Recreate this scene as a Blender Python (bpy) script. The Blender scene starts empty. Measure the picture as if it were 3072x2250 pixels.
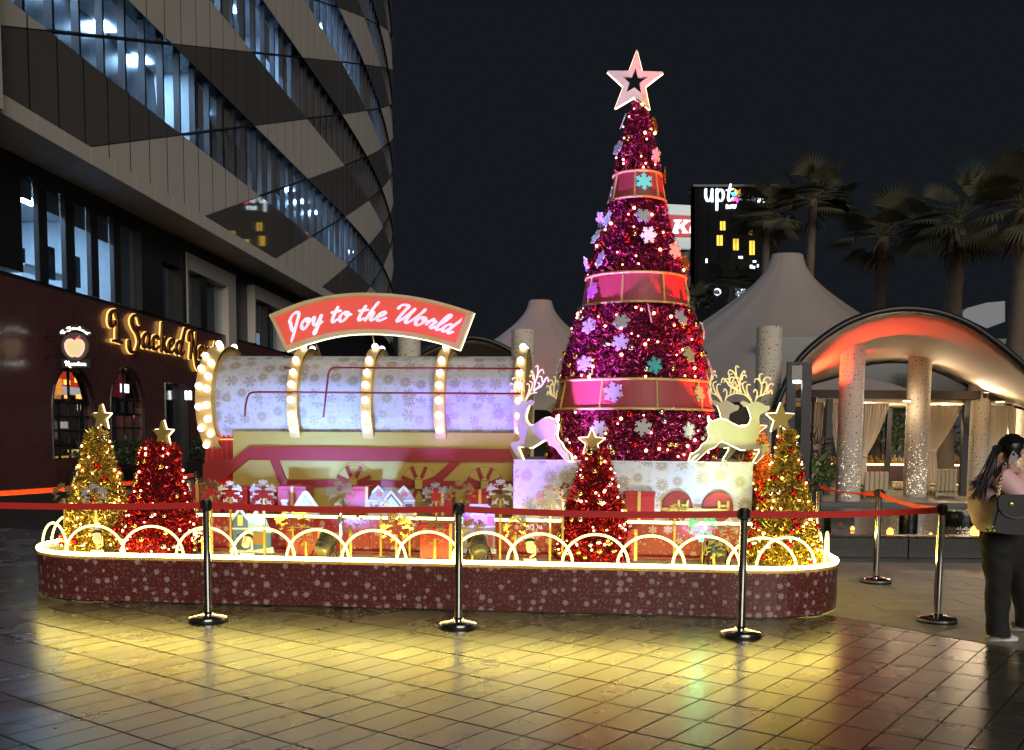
import bpy, bmesh, math, random
from mathutils import Vector, Matrix, Euler
from mathutils.geometry import tessellate_polygon
random.seed(7)
S = bpy.context.scene
C = S.collection
R = math.radians
PI = math.pi

# ------------------------------------------------------------------ camera
FPX, PITCH, ROLL, YP = 2950.0, R(4.92), R(0.5), 1550.0
cam_data = bpy.data.cameras.new('camera')
cam = bpy.data.objects.new('camera', cam_data); C.objects.link(cam)
CAM = Vector((0, 0, 1.55))
ROT = (Matrix.Rotation(PI/2-PITCH, 3, 'X') @ Matrix.Rotation(ROLL, 3, 'Z'))
cam.matrix_world = Matrix.Translation(CAM) @ ROT.to_4x4()
cam_data.sensor_width = 36.0
cam_data.lens = 36.0*FPX/3072.0
cam_data.shift_y = (YP-1125.0)/3072.0
cam_data.clip_start, cam_data.clip_end = 0.1, 1500
S.camera = cam

# ------------------------------------------------------------------ world, key light, exposure
W = bpy.data.worlds.new('World'); S.world = W; W.use_nodes = True
bg = W.node_tree.nodes['Background']
bg.inputs[0].default_value = (0.0076, 0.0091, 0.0120, 1)     # night sky lit by the city
bg.inputs[1].default_value = 1.0
sd = bpy.data.lights.new('plaza_glow', 'SUN')
sd.energy = 1.75; sd.angle = R(40); sd.color = (1.0, 0.92, 0.82)
so = bpy.data.objects.new('plaza_glow', sd); C.objects.link(so)
so.rotation_euler = Vector((-0.27, 0.88, -0.38)).to_track_quat('-Z', 'Y').to_euler()
V_ = S.view_settings
V_.view_transform = 'Standard'; V_.look = 'None'; V_.gamma = 1.0; V_.exposure = 0.0
V_.use_curve_mapping = False
S.render.engine = 'CYCLES'
cy = S.cycles
cy.use_denoising = True
cy.sample_clamp_indirect = 4.0
cy.sample_clamp_direct = 40.0
cy.max_bounces = 6; cy.diffuse_bounces = 3; cy.glossy_bounces = 4; cy.transmission_bounces = 4
cy.transparent_max_bounces = 12
cy.caustics_reflective = False; cy.caustics_refractive = False
cy.blur_glossy = 0.5

# ------------------------------------------------------------------ from the photograph's pixels to metres
def ray(px, py):
    return ROT @ Vector(((px-1536)/FPX, (YP-py)/FPX, -1))
def G(px, py, z=0.0):                       # on a horizontal plane
    d = ray(px, py); return CAM + d*((z-CAM.z)/d.z)
def P(px, py, Y):                           # at a depth
    d = ray(px, py); return CAM + d*(Y/d.y)
ALPHA = R(5.4)                              # the display stands turned by this much
UU = Vector((math.cos(ALPHA), -math.sin(ALPHA), 0)); VV = Vector((math.sin(ALPHA), math.cos(ALPHA), 0)); ZZ = Vector((0, 0, 1))
ORG = Vector((-0.70, 8.43, 0))
def L(u, v, z=0.0): return ORG + UU*u + VV*v + ZZ*z
def D(px, py, v):                           # on the display's own vertical plane v metres behind the podium front
    d = ray(px, py); t = ((ORG-CAM).dot(VV)+v)/d.dot(VV); return CAM + d*t
def du(p): return (p-ORG).dot(UU)
def dv(p): return (p-ORG).dot(VV)

# ------------------------------------------------------------------ materials
def lin(r, g, b):
    f = lambda c: (c/255/12.92) if c/255 <= .04045 else ((c/255+.055)/1.055)**2.4
    return (f(r), f(g), f(b))
class NB:
    def __init__(s, nt): s.nt = nt
    def n(s, t, **k):
        x = s.nt.nodes.new(t)
        for a, b in k.items(): setattr(x, a, b)
        return x
    def put(s, sock, v):
        if hasattr(v, 'is_output') or isinstance(v, bpy.types.NodeSocket): s.nt.links.new(v, sock)
        else: sock.default_value = v
    def m(s, op, a, b=0.0, c=0.0, clamp=False):
        x = s.n('ShaderNodeMath', operation=op); x.use_clamp = clamp
        s.put(x.inputs[0], a); s.put(x.inputs[1], b); s.put(x.inputs[2], c)
        return x.outputs[0]
    def mix(s, f, a, b):
        x = s.n('ShaderNodeMix', data_type='RGBA')
        s.put(x.inputs[0], f)
        s.put(x.inputs[6], a if not isinstance(a, tuple) else (*a[:3], 1)); s.put(x.inputs[7], b if not isinstance(b, tuple) else (*b[:3], 1))
        return x.outputs[2]
    def noise(s, scale, detail=3, vec=None, rough=.55):
        x = s.n('ShaderNodeTexNoise'); x.inputs['Scale'].default_value = scale; x.inputs['Detail'].default_value = detail
        x.inputs['Roughness'].default_value = rough
        if vec is not None: s.nt.links.new(vec, x.inputs['Vector'])
        return x.outputs[0]
def newmat(name):
    m = bpy.data.materials.new(name); m.use_nodes = True
    nt = m.node_tree
    return m, NB(nt), nt.nodes['Principled BSDF']
def pm(name, col, rough=.5, metal=0.0, var=.12, scale=6.0, bump=0.0, bscale=60.0, emis=None, es=0.0, coat=0.0, spec=.5, rvar=.08, trans=0.0):
    m, b, p = newmat(name)
    tc = b.n('ShaderNodeTexCoord')
    nz = b.noise(scale, 4, tc.outputs['Object'])
    f = b.m('MULTIPLY_ADD', nz, 2*var, 1-var)
    mul = b.n('ShaderNodeVectorMath', operation='SCALE'); mul.inputs[0].default_value = col[:3]; b.put(mul.inputs['Scale'], f)
    b.put(p.inputs['Base Color'], mul.outputs[0])
    b.put(p.inputs['Roughness'], b.m('MULTIPLY_ADD', b.noise(scale*2.3, 3, tc.outputs['Object']), 2*rvar, max(0.02, rough-rvar)))
    p.inputs['Metallic'].default_value = metal
    p.inputs['Specular IOR Level'].default_value = spec
    p.inputs['Coat Weight'].default_value = coat
    if trans: p.inputs['Transmission Weight'].default_value = trans
    if bump:
        bn = b.n('ShaderNodeBump'); bn.inputs['Strength'].default_value = bump; bn.inputs['Distance'].default_value = .004
        b.put(bn.inputs['Height'], b.noise(bscale, 4, tc.outputs['Object'])); b.put(p.inputs['Normal'], bn.outputs[0])
    if emis: p.inputs['Emission Color'].default_value = (*emis[:3], 1); p.inputs['Emission Strength'].default_value = es
    return m
def em(name, col, s):
    m, b, p = newmat(name)
    p.inputs['Base Color'].default_value = (*[min(.8, c*.8) for c in col[:3]], 1)
    p.inputs['Emission Color'].default_value = (*col[:3], 1); p.inputs['Emission Strength'].default_value = s
    return m
def flakes(b, uv, S_, rnd=.55, lo=.24, hi=.42, only=False):
    """printed snowflakes: a mask that is 1 on the print"""
    vo = b.n('ShaderNodeTexVoronoi', voronoi_dimensions='2D'); vo.inputs['Scale'].default_value = S_; vo.inputs['Randomness'].default_value = rnd
    b.put(vo.inputs['Vector'], uv)
    sub = b.n('ShaderNodeVectorMath', operation='SUBTRACT'); b.put(sub.inputs[0], uv); b.put(sub.inputs[1], vo.outputs['Position'])
    se = b.n('ShaderNodeSeparateXYZ'); b.put(se.inputs[0], sub.outputs[0])
    cr = b.n('ShaderNodeSeparateXYZ'); b.put(cr.inputs[0], vo.outputs['Color'])
    r1, r2, r3 = cr.outputs
    size = b.m('MULTIPLY_ADD', r1, (hi-lo)/S_, lo/S_)
    x = b.m('DIVIDE', se.outputs[0], size); y = b.m('DIVIDE', se.outputs[1], size)
    rr = b.m('SQRT', b.m('ADD', b.m('MULTIPLY', x, x), b.m('MULTIPLY', y, y)))
    an = b.m('ADD', b.m('ARCTAN2', y, x), b.m('MULTIPLY_ADD', r2, 1.0, 6.2832))
    def fold(n):
        w = 2*PI/n
        return b.m('ABSOLUTE', b.m('SUBTRACT', b.m('MODULO', an, w), w/2))
    a6 = fold(6)
    al = b.m('MULTIPLY', rr, b.m('COSINE', a6)); pe = b.m('MULTIPLY', rr, b.m('SINE', a6))
    lt = lambda a, c: b.m('LESS_THAN', a, c)
    k_w = 1.6 if only else 1.0
    arm = b.m('MULTIPLY', lt(pe, .07*k_w), lt(al, 1.0))
    def br(c, l):
        q = b.m('ABSOLUTE', b.m('SUBTRACT', b.m('MULTIPLY', b.m('SUBTRACT', al, c), .82), b.m('MULTIPLY', pe, .57)))
        return b.m('MULTIPLY', lt(q, .065*k_w), lt(pe, l))
    A = b.m('MAXIMUM', arm, b.m('MAXIMUM', br(.62, .27), br(.36, .24)))
    if only: return b.m('MULTIPLY', A, b.m('GREATER_THAN', r3, .38))
    a12 = fold(12)
    al2 = b.m('MULTIPLY', rr, b.m('COSINE', a12)); pe2 = b.m('MULTIPLY', rr, b.m('SINE', a12))
    sp = b.m('MULTIPLY', lt(pe2, b.m('MULTIPLY_ADD', rr, .13, .02)), lt(al2, .95))
    ring = b.m('MULTIPLY', lt(b.m('ABSOLUTE', b.m('SUBTRACT', rr, .48)), .15), 1.0)
    B = b.m('MULTIPLY', b.m('MAXIMUM', sp, ring), b.m('GREATER_THAN', rr, .12))
    pick = b.m('GREATER_THAN', r3, .5)
    return b.m('ADD', b.m('MULTIPLY', A, pick), b.m('MULTIPLY', B, b.m('SUBTRACT', 1.0, pick)))
def dots(b, uv, S_, size):
    vo = b.n('ShaderNodeTexVoronoi', voronoi_dimensions='2D'); vo.inputs['Scale'].default_value = S_; vo.inputs['Randomness'].default_value = .9
    b.put(vo.inputs['Vector'], uv)
    cr = b.n('ShaderNodeSeparateXYZ'); b.put(cr.inputs[0], vo.outputs['Color'])
    return b.m('LESS_THAN', vo.outputs['Distance'], b.m('MULTIPLY', cr.outputs[0], size))
def flake_mat(name, base, ink, S_, amt=.85, rough=.45, metal=0.0, d=True, lo=.24, hi=.42, only=False, sub_=.6):
    m, b, p = newmat(name)
    tc = b.n('ShaderNodeTexCoord'); uv = tc.outputs['UV']
    k = flakes(b, uv, S_, lo=lo, hi=hi, only=only)
    sm = b.m('MULTIPLY', flakes(b, uv, S_*2.1, lo=.2, hi=.34, only=only), sub_)
    k = b.m('MAXIMUM', k, sm)
    if d: k = b.m('MAXIMUM', k, b.m('MULTIPLY', dots(b, uv, S_*2.7, .2), .55))
    nz = b.noise(5, 3, tc.outputs['Object'])
    col = b.mix(b.m('MULTIPLY', k, amt), base, ink)
    hs = b.n('ShaderNodeHueSaturation'); b.put(hs.inputs['Color'], col); b.put(hs.inputs['Value'], b.m('MULTIPLY_ADD', nz, .3, .85))
    b.put(p.inputs['Base Color'], hs.outputs[0])
    p.inputs['Roughness'].default_value = rough; p.inputs['Metallic'].default_value = metal
    bn = b.n('ShaderNodeBump'); bn.inputs['Strength'].default_value = .15; bn.inputs['Distance'].default_value = .01
    b.put(bn.inputs['Height'], b.noise(2.2, 2, tc.outputs['Object'])); b.put(p.inputs['Normal'], bn.outputs[0])
    return m
def glass_mat(name, tint=(.6, .7, .8), refl=.12, rough=.03):
    m, b, p = newmat(name); nt = m.node_tree
    out = nt.nodes['Material Output']
    t = b.n('ShaderNodeBsdfTransparent'); t.inputs[0].default_value = (*tint, 1)
    g = b.n('ShaderNodeBsdfGlossy'); g.inputs[0].default_value = (1, 1, 1, 1); g.inputs['Roughness'].default_value = rough
    lw = b.n('ShaderNodeLayerWeight'); fr = b.m('MULTIPLY_ADD', b.m('POWER', lw.outputs['Facing'], 5.0), .92, .04)
    mx = b.n('ShaderNodeMixShader'); b.put(mx.inputs[0], b.m('ADD', fr, refl*.3, clamp=True))
    b.put(mx.inputs[1], t.outputs[0]); b.put(mx.inputs[2], g.outputs[0]); b.put(out.inputs[0], mx.outputs[0])
    return m

M = {}
M['led'] = em('warm_white_led', (1.0, .80, .17), 44.0)
M['led_stage'] = em('stage_led', (1.0, .82, .28), 10.0)
M['led_arch'] = em('arch_led', (1.0, .83, .27), 3.4)
M['led_soft'] = em('outline_led', (1.0, .86, .52), 3.0)
M['bulb'] = em('marquee_bulb', (1.0, .86, .74), 4.0)
M['fairy'] = em('fairy_light', (1.0, .48, .19), 9.0)
M['fairy_red'] = em('fairy_light_pink', (1.0, .40, .24), 9.0)
M['gold'] = pm('gold_paint', (.70, .49, .17), .42, .25, bump=.06, bscale=150)
M['gold_flat'] = pm('matte_gold_board', (.46, .34, .075), .55, .2, bump=.05, bscale=120)
M['gold_met'] = pm('gold_metal', (.85, .60, .22), .25, 1.0)
M['red_paint'] = pm('red_board', (.28, .022, .020), .45, 0, bump=.05)
M['red_pipe'] = pm('dark_red_pipe', (.22, .01, .015), .35, 0)
M['sign_red'] = pm('sign_red', (.78, .075, .035), .5, 0, emis=(1, .12, .06), es=.28)
M['sign_white'] = pm('sign_letter_white', (.85, .80, .78), .5, 0, emis=(1, .9, .85), es=.35)
M['tinsel_red'] = pm('red_tinsel', (.56, .024, .03), .24, .88, var=.5, scale=9)
M['tinsel_magenta'] = pm('magenta_red_tinsel', (.56, .055, .21), .25, .86, var=.5, scale=9)
M['tinsel_gold'] = pm('gold_tinsel', (.82, .62, .11), .28, .85, var=.4, scale=9)
M['core_red'] = pm('dark_red_core', (.05, .003, .006), .9)
M['core_gold'] = pm('dark_gold_core', (.14, .085, .015), .9)
M['bauble_gold'] = pm('gold_bauble', (.85, .62, .2), .12, 1.0)
M['bauble_silver'] = pm('silver_bauble', (.8, .8, .85), .1, 1.0)
M['bauble_red'] = pm('red_bauble', (.7, .02, .02), .12, .9)
M['steel'] = pm('polished_steel', (.72, .70, .66), .10, 1.0, var=.04)
M['black_plastic'] = pm('black_plastic', (.012, .012, .013), .4)
M['belt'] = pm('red_belt', (.62, .028, .022), .55, 0, var=.08, bump=.1, bscale=400)
M['belt_lit'] = pm('lit_red_belt', (.95, .07, .02), .5, 0, var=.08)  # the red belt again, with the light falling on it put into the colour
M['tank'] = flake_mat('silver_snowflake_paper', (.66, .68, .73), (.38, .31, .22), 5.6, .85, .40, .1, lo=.27, hi=.42, sub_=.35)
M['podium'] = flake_mat('red_snowflake_vinyl', (.12, .024, .021), (.62, .50, .50), 11.0, .58, .36, d=True, lo=.17, hi=.34, only=True, sub_=.22)
M['stage_red'] = flake_mat('bright_red_snowflake_vinyl', (.42, .03, .028), (.75, .6, .55), 7.5, .7, .4, lo=.16, hi=.33, only=True, sub_=.25)
M['white'] = pm('white_board', (.78, .78, .76), .5)
M['silver_flake'] = pm('silver_mirror_acrylic', (.74, .75, .80), .25, .25)
M['blue_flake'] = pm('pale_blue_acrylic', (.45, .58, .80), .28, .5)
M['gold_flake'] = pm('gold_mirror_acrylic', (.75, .55, .16), .22, .85)
M['olive_flake'] = pm('dull_gold_acrylic', (.34, .28, .13), .3, .7)
M['green_flake'] = pm('green_lit_acrylic', (.15, .62, .35), .3, .3)  # green light on these flakes is put into their colour
M['podium_floor'] = pm('podium_floor', (.50, .42, .34), .6, bump=.1)
M['white_led_lens'] = em('spot_lens', (1, .92, .7), 6)
M['spot_body'] = pm('cream_spot_housing', (.72, .66, .50), .45)
M['dark_metal'] = pm('dark_metal', (.03, .03, .032), .4, .6)
M['flood_body'] = pm('grey_floodlight_housing', (.10, .09, .08), .45, .4)

# ------------------------------------------------------------------ mesh building
class MB:
    def __init__(s): s.v = []; s.f = []; s.uv = {}
    def add(s, vs, fs, uvs=None):
        o = len(s.v); s.v += [Vector(v) for v in vs]
        for i, f in enumerate(fs):
            if uvs: s.uv[len(s.f)] = uvs[i]
            s.f.append([o+k for k in f])
        return s
    def box(s, c, d, ax=None, bev=0.0):
        """box at centre c, full sizes d, along axes ax"""
        ax = ax or (Vector((1, 0, 0)), Vector((0, 1, 0)), Vector((0, 0, 1)))
        c = Vector(c); h = [k/2 for k in d]
        if bev > 0:
            b = min(bev, *[k*.45 for k in h])
            vs = []; idx = {}
            for sx in (-1, 1):
                for sy in (-1, 1):
                    for sz in (-1, 1):
                        for k in range(3):
                            q = [sx*h[0], sy*h[1], sz*h[2]]
                            for j in range(3):
                                if j != k: q[j] -= (sx, sy, sz)[j]*b
                            idx[(sx, sy, sz, k)] = len(vs); vs.append(c+ax[0]*q[0]+ax[1]*q[1]+ax[2]*q[2])
            fs = []
            for k in range(3):
                i, j = [(1, 2), (2, 0), (0, 1)][k]
                for sg in (-1, 1):
                    def key(a, b_):
                        t = [0, 0, 0]; t[k] = sg; t[i] = a; t[j] = b_; return idx[(*t, k)]
                    q = [key(-1, -1), key(1, -1), key(1, 1), key(-1, 1)]
                    fs.append(q if sg > 0 else q[::-1])
            for k in range(3):       # edges along axis k
                i, j = [(1, 2), (2, 0), (0, 1)][k]
                for a in (-1, 1):
                    for b_ in (-1, 1):
                        def key(sk, which):
                            t = [0, 0, 0]; t[k] = sk; t[i] = a; t[j] = b_; return idx[(*t, which)]
                        q = [key(-1, i), key(1, i), key(1, j), key(-1, j)]
                        fs.append(q if a*b_ < 0 else q[::-1])
            for sx in (-1, 1):
                for sy in (-1, 1):
                    for sz in (-1, 1):
                        q = [idx[(sx, sy, sz, k)] for k in range(3)]
                        fs.append(q if sx*sy*sz > 0 else q[::-1])
            return s.add(vs, fs)
        vs = [c+ax[0]*(sx*h[0])+ax[1]*(sy*h[1])+ax[2]*(sz*h[2]) for sx in (-1, 1) for sy in (-1, 1) for sz in (-1, 1)]
        return s.add(vs, [[0, 1, 3, 2], [4, 6, 7, 5], [0, 4, 5, 1], [2, 3, 7, 6], [0, 2, 6, 4], [1, 5, 7, 3]])
    def tube(s, pts, r, n=8, closed=False, caps=True):
        pts = [Vector(p) for p in pts]; N = len(pts)
        rr = r if isinstance(r, (list, tuple)) else [r]*N
        prev = None; rings = []
        for i, p in enumerate(pts):
            if closed: t = pts[(i+1) % N]-pts[i-1]
            else: t = pts[min(i+1, N-1)]-pts[max(i-1, 0)]
            if t.length < 1e-9: t = Vector((0, 0, 1))
            t.normalize()
            if prev is None:
                a = Vector((0, 0, 1)) if abs(t.z) < .9 else Vector((1, 0, 0))
                x = t.cross(a).normalized()
            else:
                x = prev - t*prev.dot(t)
                if x.length < 1e-6: x = t.orthogonal()
                x.normalize()
            prev = x; y = t.cross(x)
            rings.append([p+(x*math.cos(2*PI*k/n)+y*math.sin(2*PI*k/n))*rr[i] for k in range(n)])
        vs = [v for g in rings for v in g]; fs = []
        for i in range(N if closed else N-1):
            a = i*n; b = ((i+1) % N)*n
            for k in range(n): fs.append([a+k, a+(k+1) % n, b+(k+1) % n, b+k])
        if caps and not closed: fs += [list(range(n))[::-1], [(N-1)*n+k for k in range(n)]]
        return s.add(vs, fs)
    def lathe(s, prof, n=24, o=(0, 0, 0), ax=None, a0=0, a1=2*PI, uvs=None):
        """profile [(r, h)] turned about an axis"""
        ax = ax or (Vector((1, 0, 0)), Vector((0, 1, 0)), Vector((0, 0, 1))); o = Vector(o)
        full = abs(a1-a0-2*PI) < 1e-6; m = n if full else n+1
        vs = []; fs = []; uv = []
        for r, h in prof:
            for k in range(m):
                a = a0+(a1-a0)*k/n
                vs.append(o+ax[0]*(r*math.cos(a))+ax[1]*(r*math.sin(a))+ax[2]*h)
        for i in range(len(prof)-1):
            for k in range(n):
                k2 = (k+1) % m
                fs.append([i*m+k, i*m+k2, (i+1)*m+k2, (i+1)*m+k])
                if uvs is not None:
                    R_ = uvs; a_ = [(a0+(a1-a0)*k/n)*R_, (a0+(a1-a0)*(k+1)/n)*R_]
                    h0, h1 = prof[i][1], prof[i+1][1]
                    uv.append([(h0, a_[0]), (h0, a_[1]), (h1, a_[1]), (h1, a_[0])])
        return s.add(vs, fs, uv if uvs is not None else None)
    def prism(s, outer, T, d0, d1, holes=(), uv=False):
        """2-D outline(s) mapped by T(x, y, depth), between two depths"""
        loops = [list(outer)]+[list(h) for h in holes]
        flat = [p for lp in loops for p in lp]
        tris = tessellate_polygon([[Vector((p[0], p[1], 0)) for p in lp] for lp in loops])
        n = len(flat)
        vs = [T(p[0], p[1], d0) for p in flat]+[T(p[0], p[1], d1) for p in flat]
        fs = []; uvs = []
        for t in tris:
            a = flat[t[0]]; b = flat[t[1]]; c = flat[t[2]]
            ar = (b[0]-a[0])*(c[1]-a[1])-(b[1]-a[1])*(c[0]-a[0])
            t = list(t) if ar > 0 else list(t)[::-1]
            fs.append(t); uvs.append([flat[k] for k in t])
            fs.append([k+n for k in t[::-1]]); uvs.append([flat[k] for k in t[::-1]])
        o = 0
        for lp in loops:
            m = len(lp)
            for k in range(m):
                k2 = (k+1) % m
                fs.append([o+k, o+k2, o+k2+n, o+k+n]); uvs.append([lp[k], lp[k2], lp[k2], lp[k]])
            o += m
        return s.add(vs, fs, uvs if uv else None)
    def sphere(s, c, r, n=8, m=6, sc=(1, 1, 1)):
        c = Vector(c); vs = [c+Vector((0, 0, r*sc[2]))]
        for i in range(1, m):
            a = PI*i/m
            for k in range(n):
                b = 2*PI*k/n
                vs.append(c+Vector((r*sc[0]*math.sin(a)*math.cos(b), r*sc[1]*math.sin(a)*math.sin(b), r*sc[2]*math.cos(a))))
        vs.append(c-Vector((0, 0, r*sc[2]))); fs = []
        for k in range(n): fs.append([0, 1+k, 1+(k+1) % n])
        for i in range(m-2):
            for k in range(n): fs.append([1+i*n+k, 1+(i+1)*n+k, 1+(i+1)*n+(k+1) % n, 1+i*n+(k+1) % n])
        b = 1+(m-2)*n
        for k in range(n): fs.append([b+k, len(vs)-1, b+(k+1) % n])
        return s.add(vs, fs)
    def loft(s, rings, caps=True, closed=True):
        n = len(rings[0]); vs = [v for g in rings for v in g]; fs = []
        for i in range(len(rings)-1):
            for k in range(n if closed else n-1):
                k2 = (k+1) % n
                fs.append([i*n+k, i*n+k2, (i+1)*n+k2, (i+1)*n+k])
        if caps: fs += [list(range(n))[::-1], [(len(rings)-1)*n+k for k in range(n)]]
        return s.add(vs, fs)
    def mesh(s, name, mat, smooth=False, inv=None):
        me = bpy.data.meshes.new(name)
        vs = [inv @ v for v in s.v] if inv is not None else s.v
        me.from_pydata([tuple(v) for v in vs], [], s.f)
        if s.uv:
            ul = me.uv_layers.new(name='UVMap').data
            for p in me.polygons:
                u = s.uv.get(p.index)
                if u:
                    for li, q in zip(p.loop_indices, u): ul[li].uv = (q[0], q[1])
        if mat: me.materials.append(mat)
        if smooth: me.polygons.foreach_set('use_smooth', [True]*len(me.polygons))
        me.update()
        return me
    def build(s, name, mat, parent=None, smooth=False, world=True):
        inv = TM[parent.name].inverted() if (parent is not None and world) else None
        o = bpy.data.objects.new(name, s.mesh(name, mat, smooth, inv))
        C.objects.link(o)
        if smooth == 'auto':
            o.data.set_sharp_from_angle(angle=R(35))
        if parent is not None:
            o.parent = parent; TM[o.name] = TM[parent.name]
        else: TM[o.name] = Matrix.Identity(4)
        return o
TM = {}
def thing(name, label, cat, loc=(0, 0, 0), rz=0.0, group=None):
    o = bpy.data.objects.new(name, None); C.objects.link(o)
    o.empty_display_size = .2
    o.location = loc; o.rotation_euler = (0, 0, rz)
    o['label'] = label; o['category'] = cat
    if group: o['group'] = group
    TM[o.name] = Matrix.Translation(Vector(loc)) @ Matrix.Rotation(rz, 4, 'Z')
    return o
def tag(o, label, cat, group=None):
    o['label'] = label; o['category'] = cat
    if group: o['group'] = group
    return o
def struct(o): o['kind'] = 'structure'; return o
def dup(root, loc, rz=0.0, label=None, name=None):
    def cp(o, par):
        c = o.copy(); C.objects.link(c)
        if par is not None: c.parent = par
        for ch in KIDS.get(o.name, list(o.children)): cp(ch, c)
        return c
    c = cp(root, None); c.location = loc; c.rotation_euler = (0, 0, rz)
    if label: c['label'] = label
    TM[c.name] = Matrix.Translation(Vector(loc)) @ Matrix.Rotation(rz, 4, 'Z')
    return c
KIDS = {}
def inst(name, me, parent, loc, mat3=None, scale=1.0):
    """a part that shares its mesh; loc and mat3 are in world space"""
    o = bpy.data.objects.new(name, me); C.objects.link(o)
    X = Matrix.Translation(Vector(loc)) @ (mat3.to_4x4() if mat3 else Matrix.Identity(4)) @ Matrix.Scale(scale, 4)
    if parent is not None:
        o.parent = parent; o.matrix_local = TM[parent.name].inverted() @ X
        TM[o.name] = TM[parent.name]
    else: o.matrix_world = X
    return o
def frame(nrm, up=ZZ):
    n = Vector(nrm).normalized(); x = up.cross(n)
    if x.length < 1e-4: x = Vector((1, 0, 0))
    x.normalize(); y = n.cross(x)
    return Matrix((x, y, n)).transposed()
def spot(name, loc, target, energy, col, ang=60, blend=.6, size=.06):
    l = bpy.data.lights.new(name, 'SPOT'); l.energy = energy; l.color = col; l.spot_size = R(ang); l.spot_blend = blend; l.shadow_soft_size = size
    o = bpy.data.objects.new(name, l); C.objects.link(o); o.location = loc
    o.rotation_euler = (Vector(target)-Vector(loc)).to_track_quat('-Z', 'Y').to_euler()
    return o
def point(name, loc, energy, col, size=.05):
    l = bpy.data.lights.new(name, 'POINT'); l.energy = energy; l.color = col; l.shadow_soft_size = size
    o = bpy.data.objects.new(name, l); C.objects.link(o); o.location = loc
    return o
def catmull(pts, n=6, closed=False):
    out = []; N = len(pts)
    for i in range(N if closed else N-1):
        g = lambda k: Vector(pts[k % N]) if closed else Vector(pts[max(0, min(N-1, k))])
        p0, p1, p2, p3 = g(i-1), g(i), g(i+1), g(i+2)
        for k in range(n):
            t = k/n
            out.append(.5*((2*p1)+(p2-p0)*t+(2*p0-5*p1+4*p2-p3)*t*t+(3*p1-p0-3*p2+p3)*t*t*t))
    if not closed: out.append(Vector(pts[-1]))
    return out
def star2d(R1, r1, n=5, a0=PI/2):
    return [((R1 if k % 2 == 0 else r1)*math.cos(a0+PI*k/n), (R1 if k % 2 == 0 else r1)*math.sin(a0+PI*k/n)) for k in range(2*n)]
ARM = [(.15, .26), (.12, .36), (.28, .39), (.42, .50), (.39, .63), (.25, .66), (.14, .60), (.13, .68), (.27, .73), (.31, .85), (.19, .92), (.08, .88), (0, 1.0)]
PLATE = [(.26, .45), (.15, .60), (.28, .66), (.30, .78), (.20, .80), (.11, .76), (.10, .92), (0, 1.0)]
def flake2d(r, A=None):
    A = A or ARM
    arm = [(-x, y) for x, y in A[:-1]] + [A[-1]] + A[:-1][::-1]
    out = []
    for k in range(6):
        a = -k*PI/3
        for x, y in arm: out.append((r*(x*math.cos(a)-y*math.sin(a)), r*(x*math.sin(a)+y*math.cos(a))))
    return out[::-1]
# ================================================================== ground
def stone_mat(name, col, rough, var, rvar, spec=.5, vein=False, coat=0.0):
    m, b, p = newmat(name)
    ge = b.n('ShaderNodeNewGeometry'); oi = b.n('ShaderNodeObjectInfo')
    nz = b.noise(1.7, 5, ge.outputs['Position']); n2 = b.noise(28, 3, ge.outputs['Position'])
    rnd = b.m('MULTIPLY_ADD', oi.outputs['Random'], .3, .85)
    f = b.m('MULTIPLY', rnd, b.m('MULTIPLY_ADD', nz, 2*var, 1-var))
    f = b.m('MULTIPLY', f, b.m('MULTIPLY_ADD', n2, .2, .9))
    vo = b.n('ShaderNodeTexVoronoi'); vo.inputs['Scale'].default_value = 2.6; b.put(vo.inputs['Vector'], ge.outputs['Position'])   # trodden gum and small stains
    cr = b.n('ShaderNodeSeparateXYZ'); b.put(cr.inputs[0], vo.outputs['Color'])
    gum = b.m('LESS_THAN', vo.outputs['Distance'], b.m('MULTIPLY', b.m('SUBTRACT', cr.outputs[0], .45), .10))
    dirt = b.m('GREATER_THAN', b.noise(2.4, 6, ge.outputs['Position'], .7), .62)
    f = b.m('MULTIPLY', f, b.m('SUBTRACT', 1.0, b.m('MAXIMUM', b.m('MULTIPLY', gum, .5), b.m('MULTIPLY', dirt, .18))))
    sc = b.n('ShaderNodeVectorMath', operation='SCALE'); sc.inputs[0].default_value = col; b.put(sc.inputs['Scale'], f)
    b.put(p.inputs['Base Color'], sc.outputs[0])
    rz = b.m('ADD', b.m('MULTIPLY_ADD', b.noise(1.3, 3, ge.outputs['Position']), 2*rvar, rough-rvar), b.m('MULTIPLY', b.m('SUBTRACT', oi.outputs['Random'], .5), rvar*.6))
    rz = b.m('ADD', rz, b.m('MULTIPLY', b.m('MAXIMUM', gum, b.m('MULTIPLY', dirt, .5)), .09))
    b.put(p.inputs['Roughness'], b.m('MAXIMUM', rz, .05)); p.inputs['Specular IOR Level'].default_value = spec
    p.inputs['Coat Weight'].default_value = coat
    if name == 'polished_dark_tile': p.inputs['IOR'].default_value = 1.8
    return m
M['tile'] = stone_mat('polished_dark_tile', (.052, .050, .038), .275, .35, .035, spec=1.0)
M['joint'] = stone_mat('dark_joint', (.006, .006, .005), .8, .3, .1)
M['slab'] = stone_mat('matte_pale_paving', (.27, .255, .215), .5, .3, .1)
M['border_stone'] = stone_mat('dark_border_stone', (.05, .048, .045), .35, .4, .1)
g = MB(); g.add([(-200, -40, -.012), (200, -40, -.012), (200, 260, -.012), (-200, 260, -.012)], [[0, 1, 2, 3]])
ground = struct(g.build('plaza_ground', M['joint']))
TA, TB = Vector((.592, .806, 0)), Vector((.806, -.592, 0))
b0 = Vector(G(1789, 2250)).dot(TB); a0 = Vector(G(1500, 2112)).dot(TA)
PA, PB = .403, .2065
E0, E1 = G(2528, 1844), G(2942, 1917); ED = (E1-E0).normalized(); EN = Vector((-ED.y, ED.x, 0))
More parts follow.
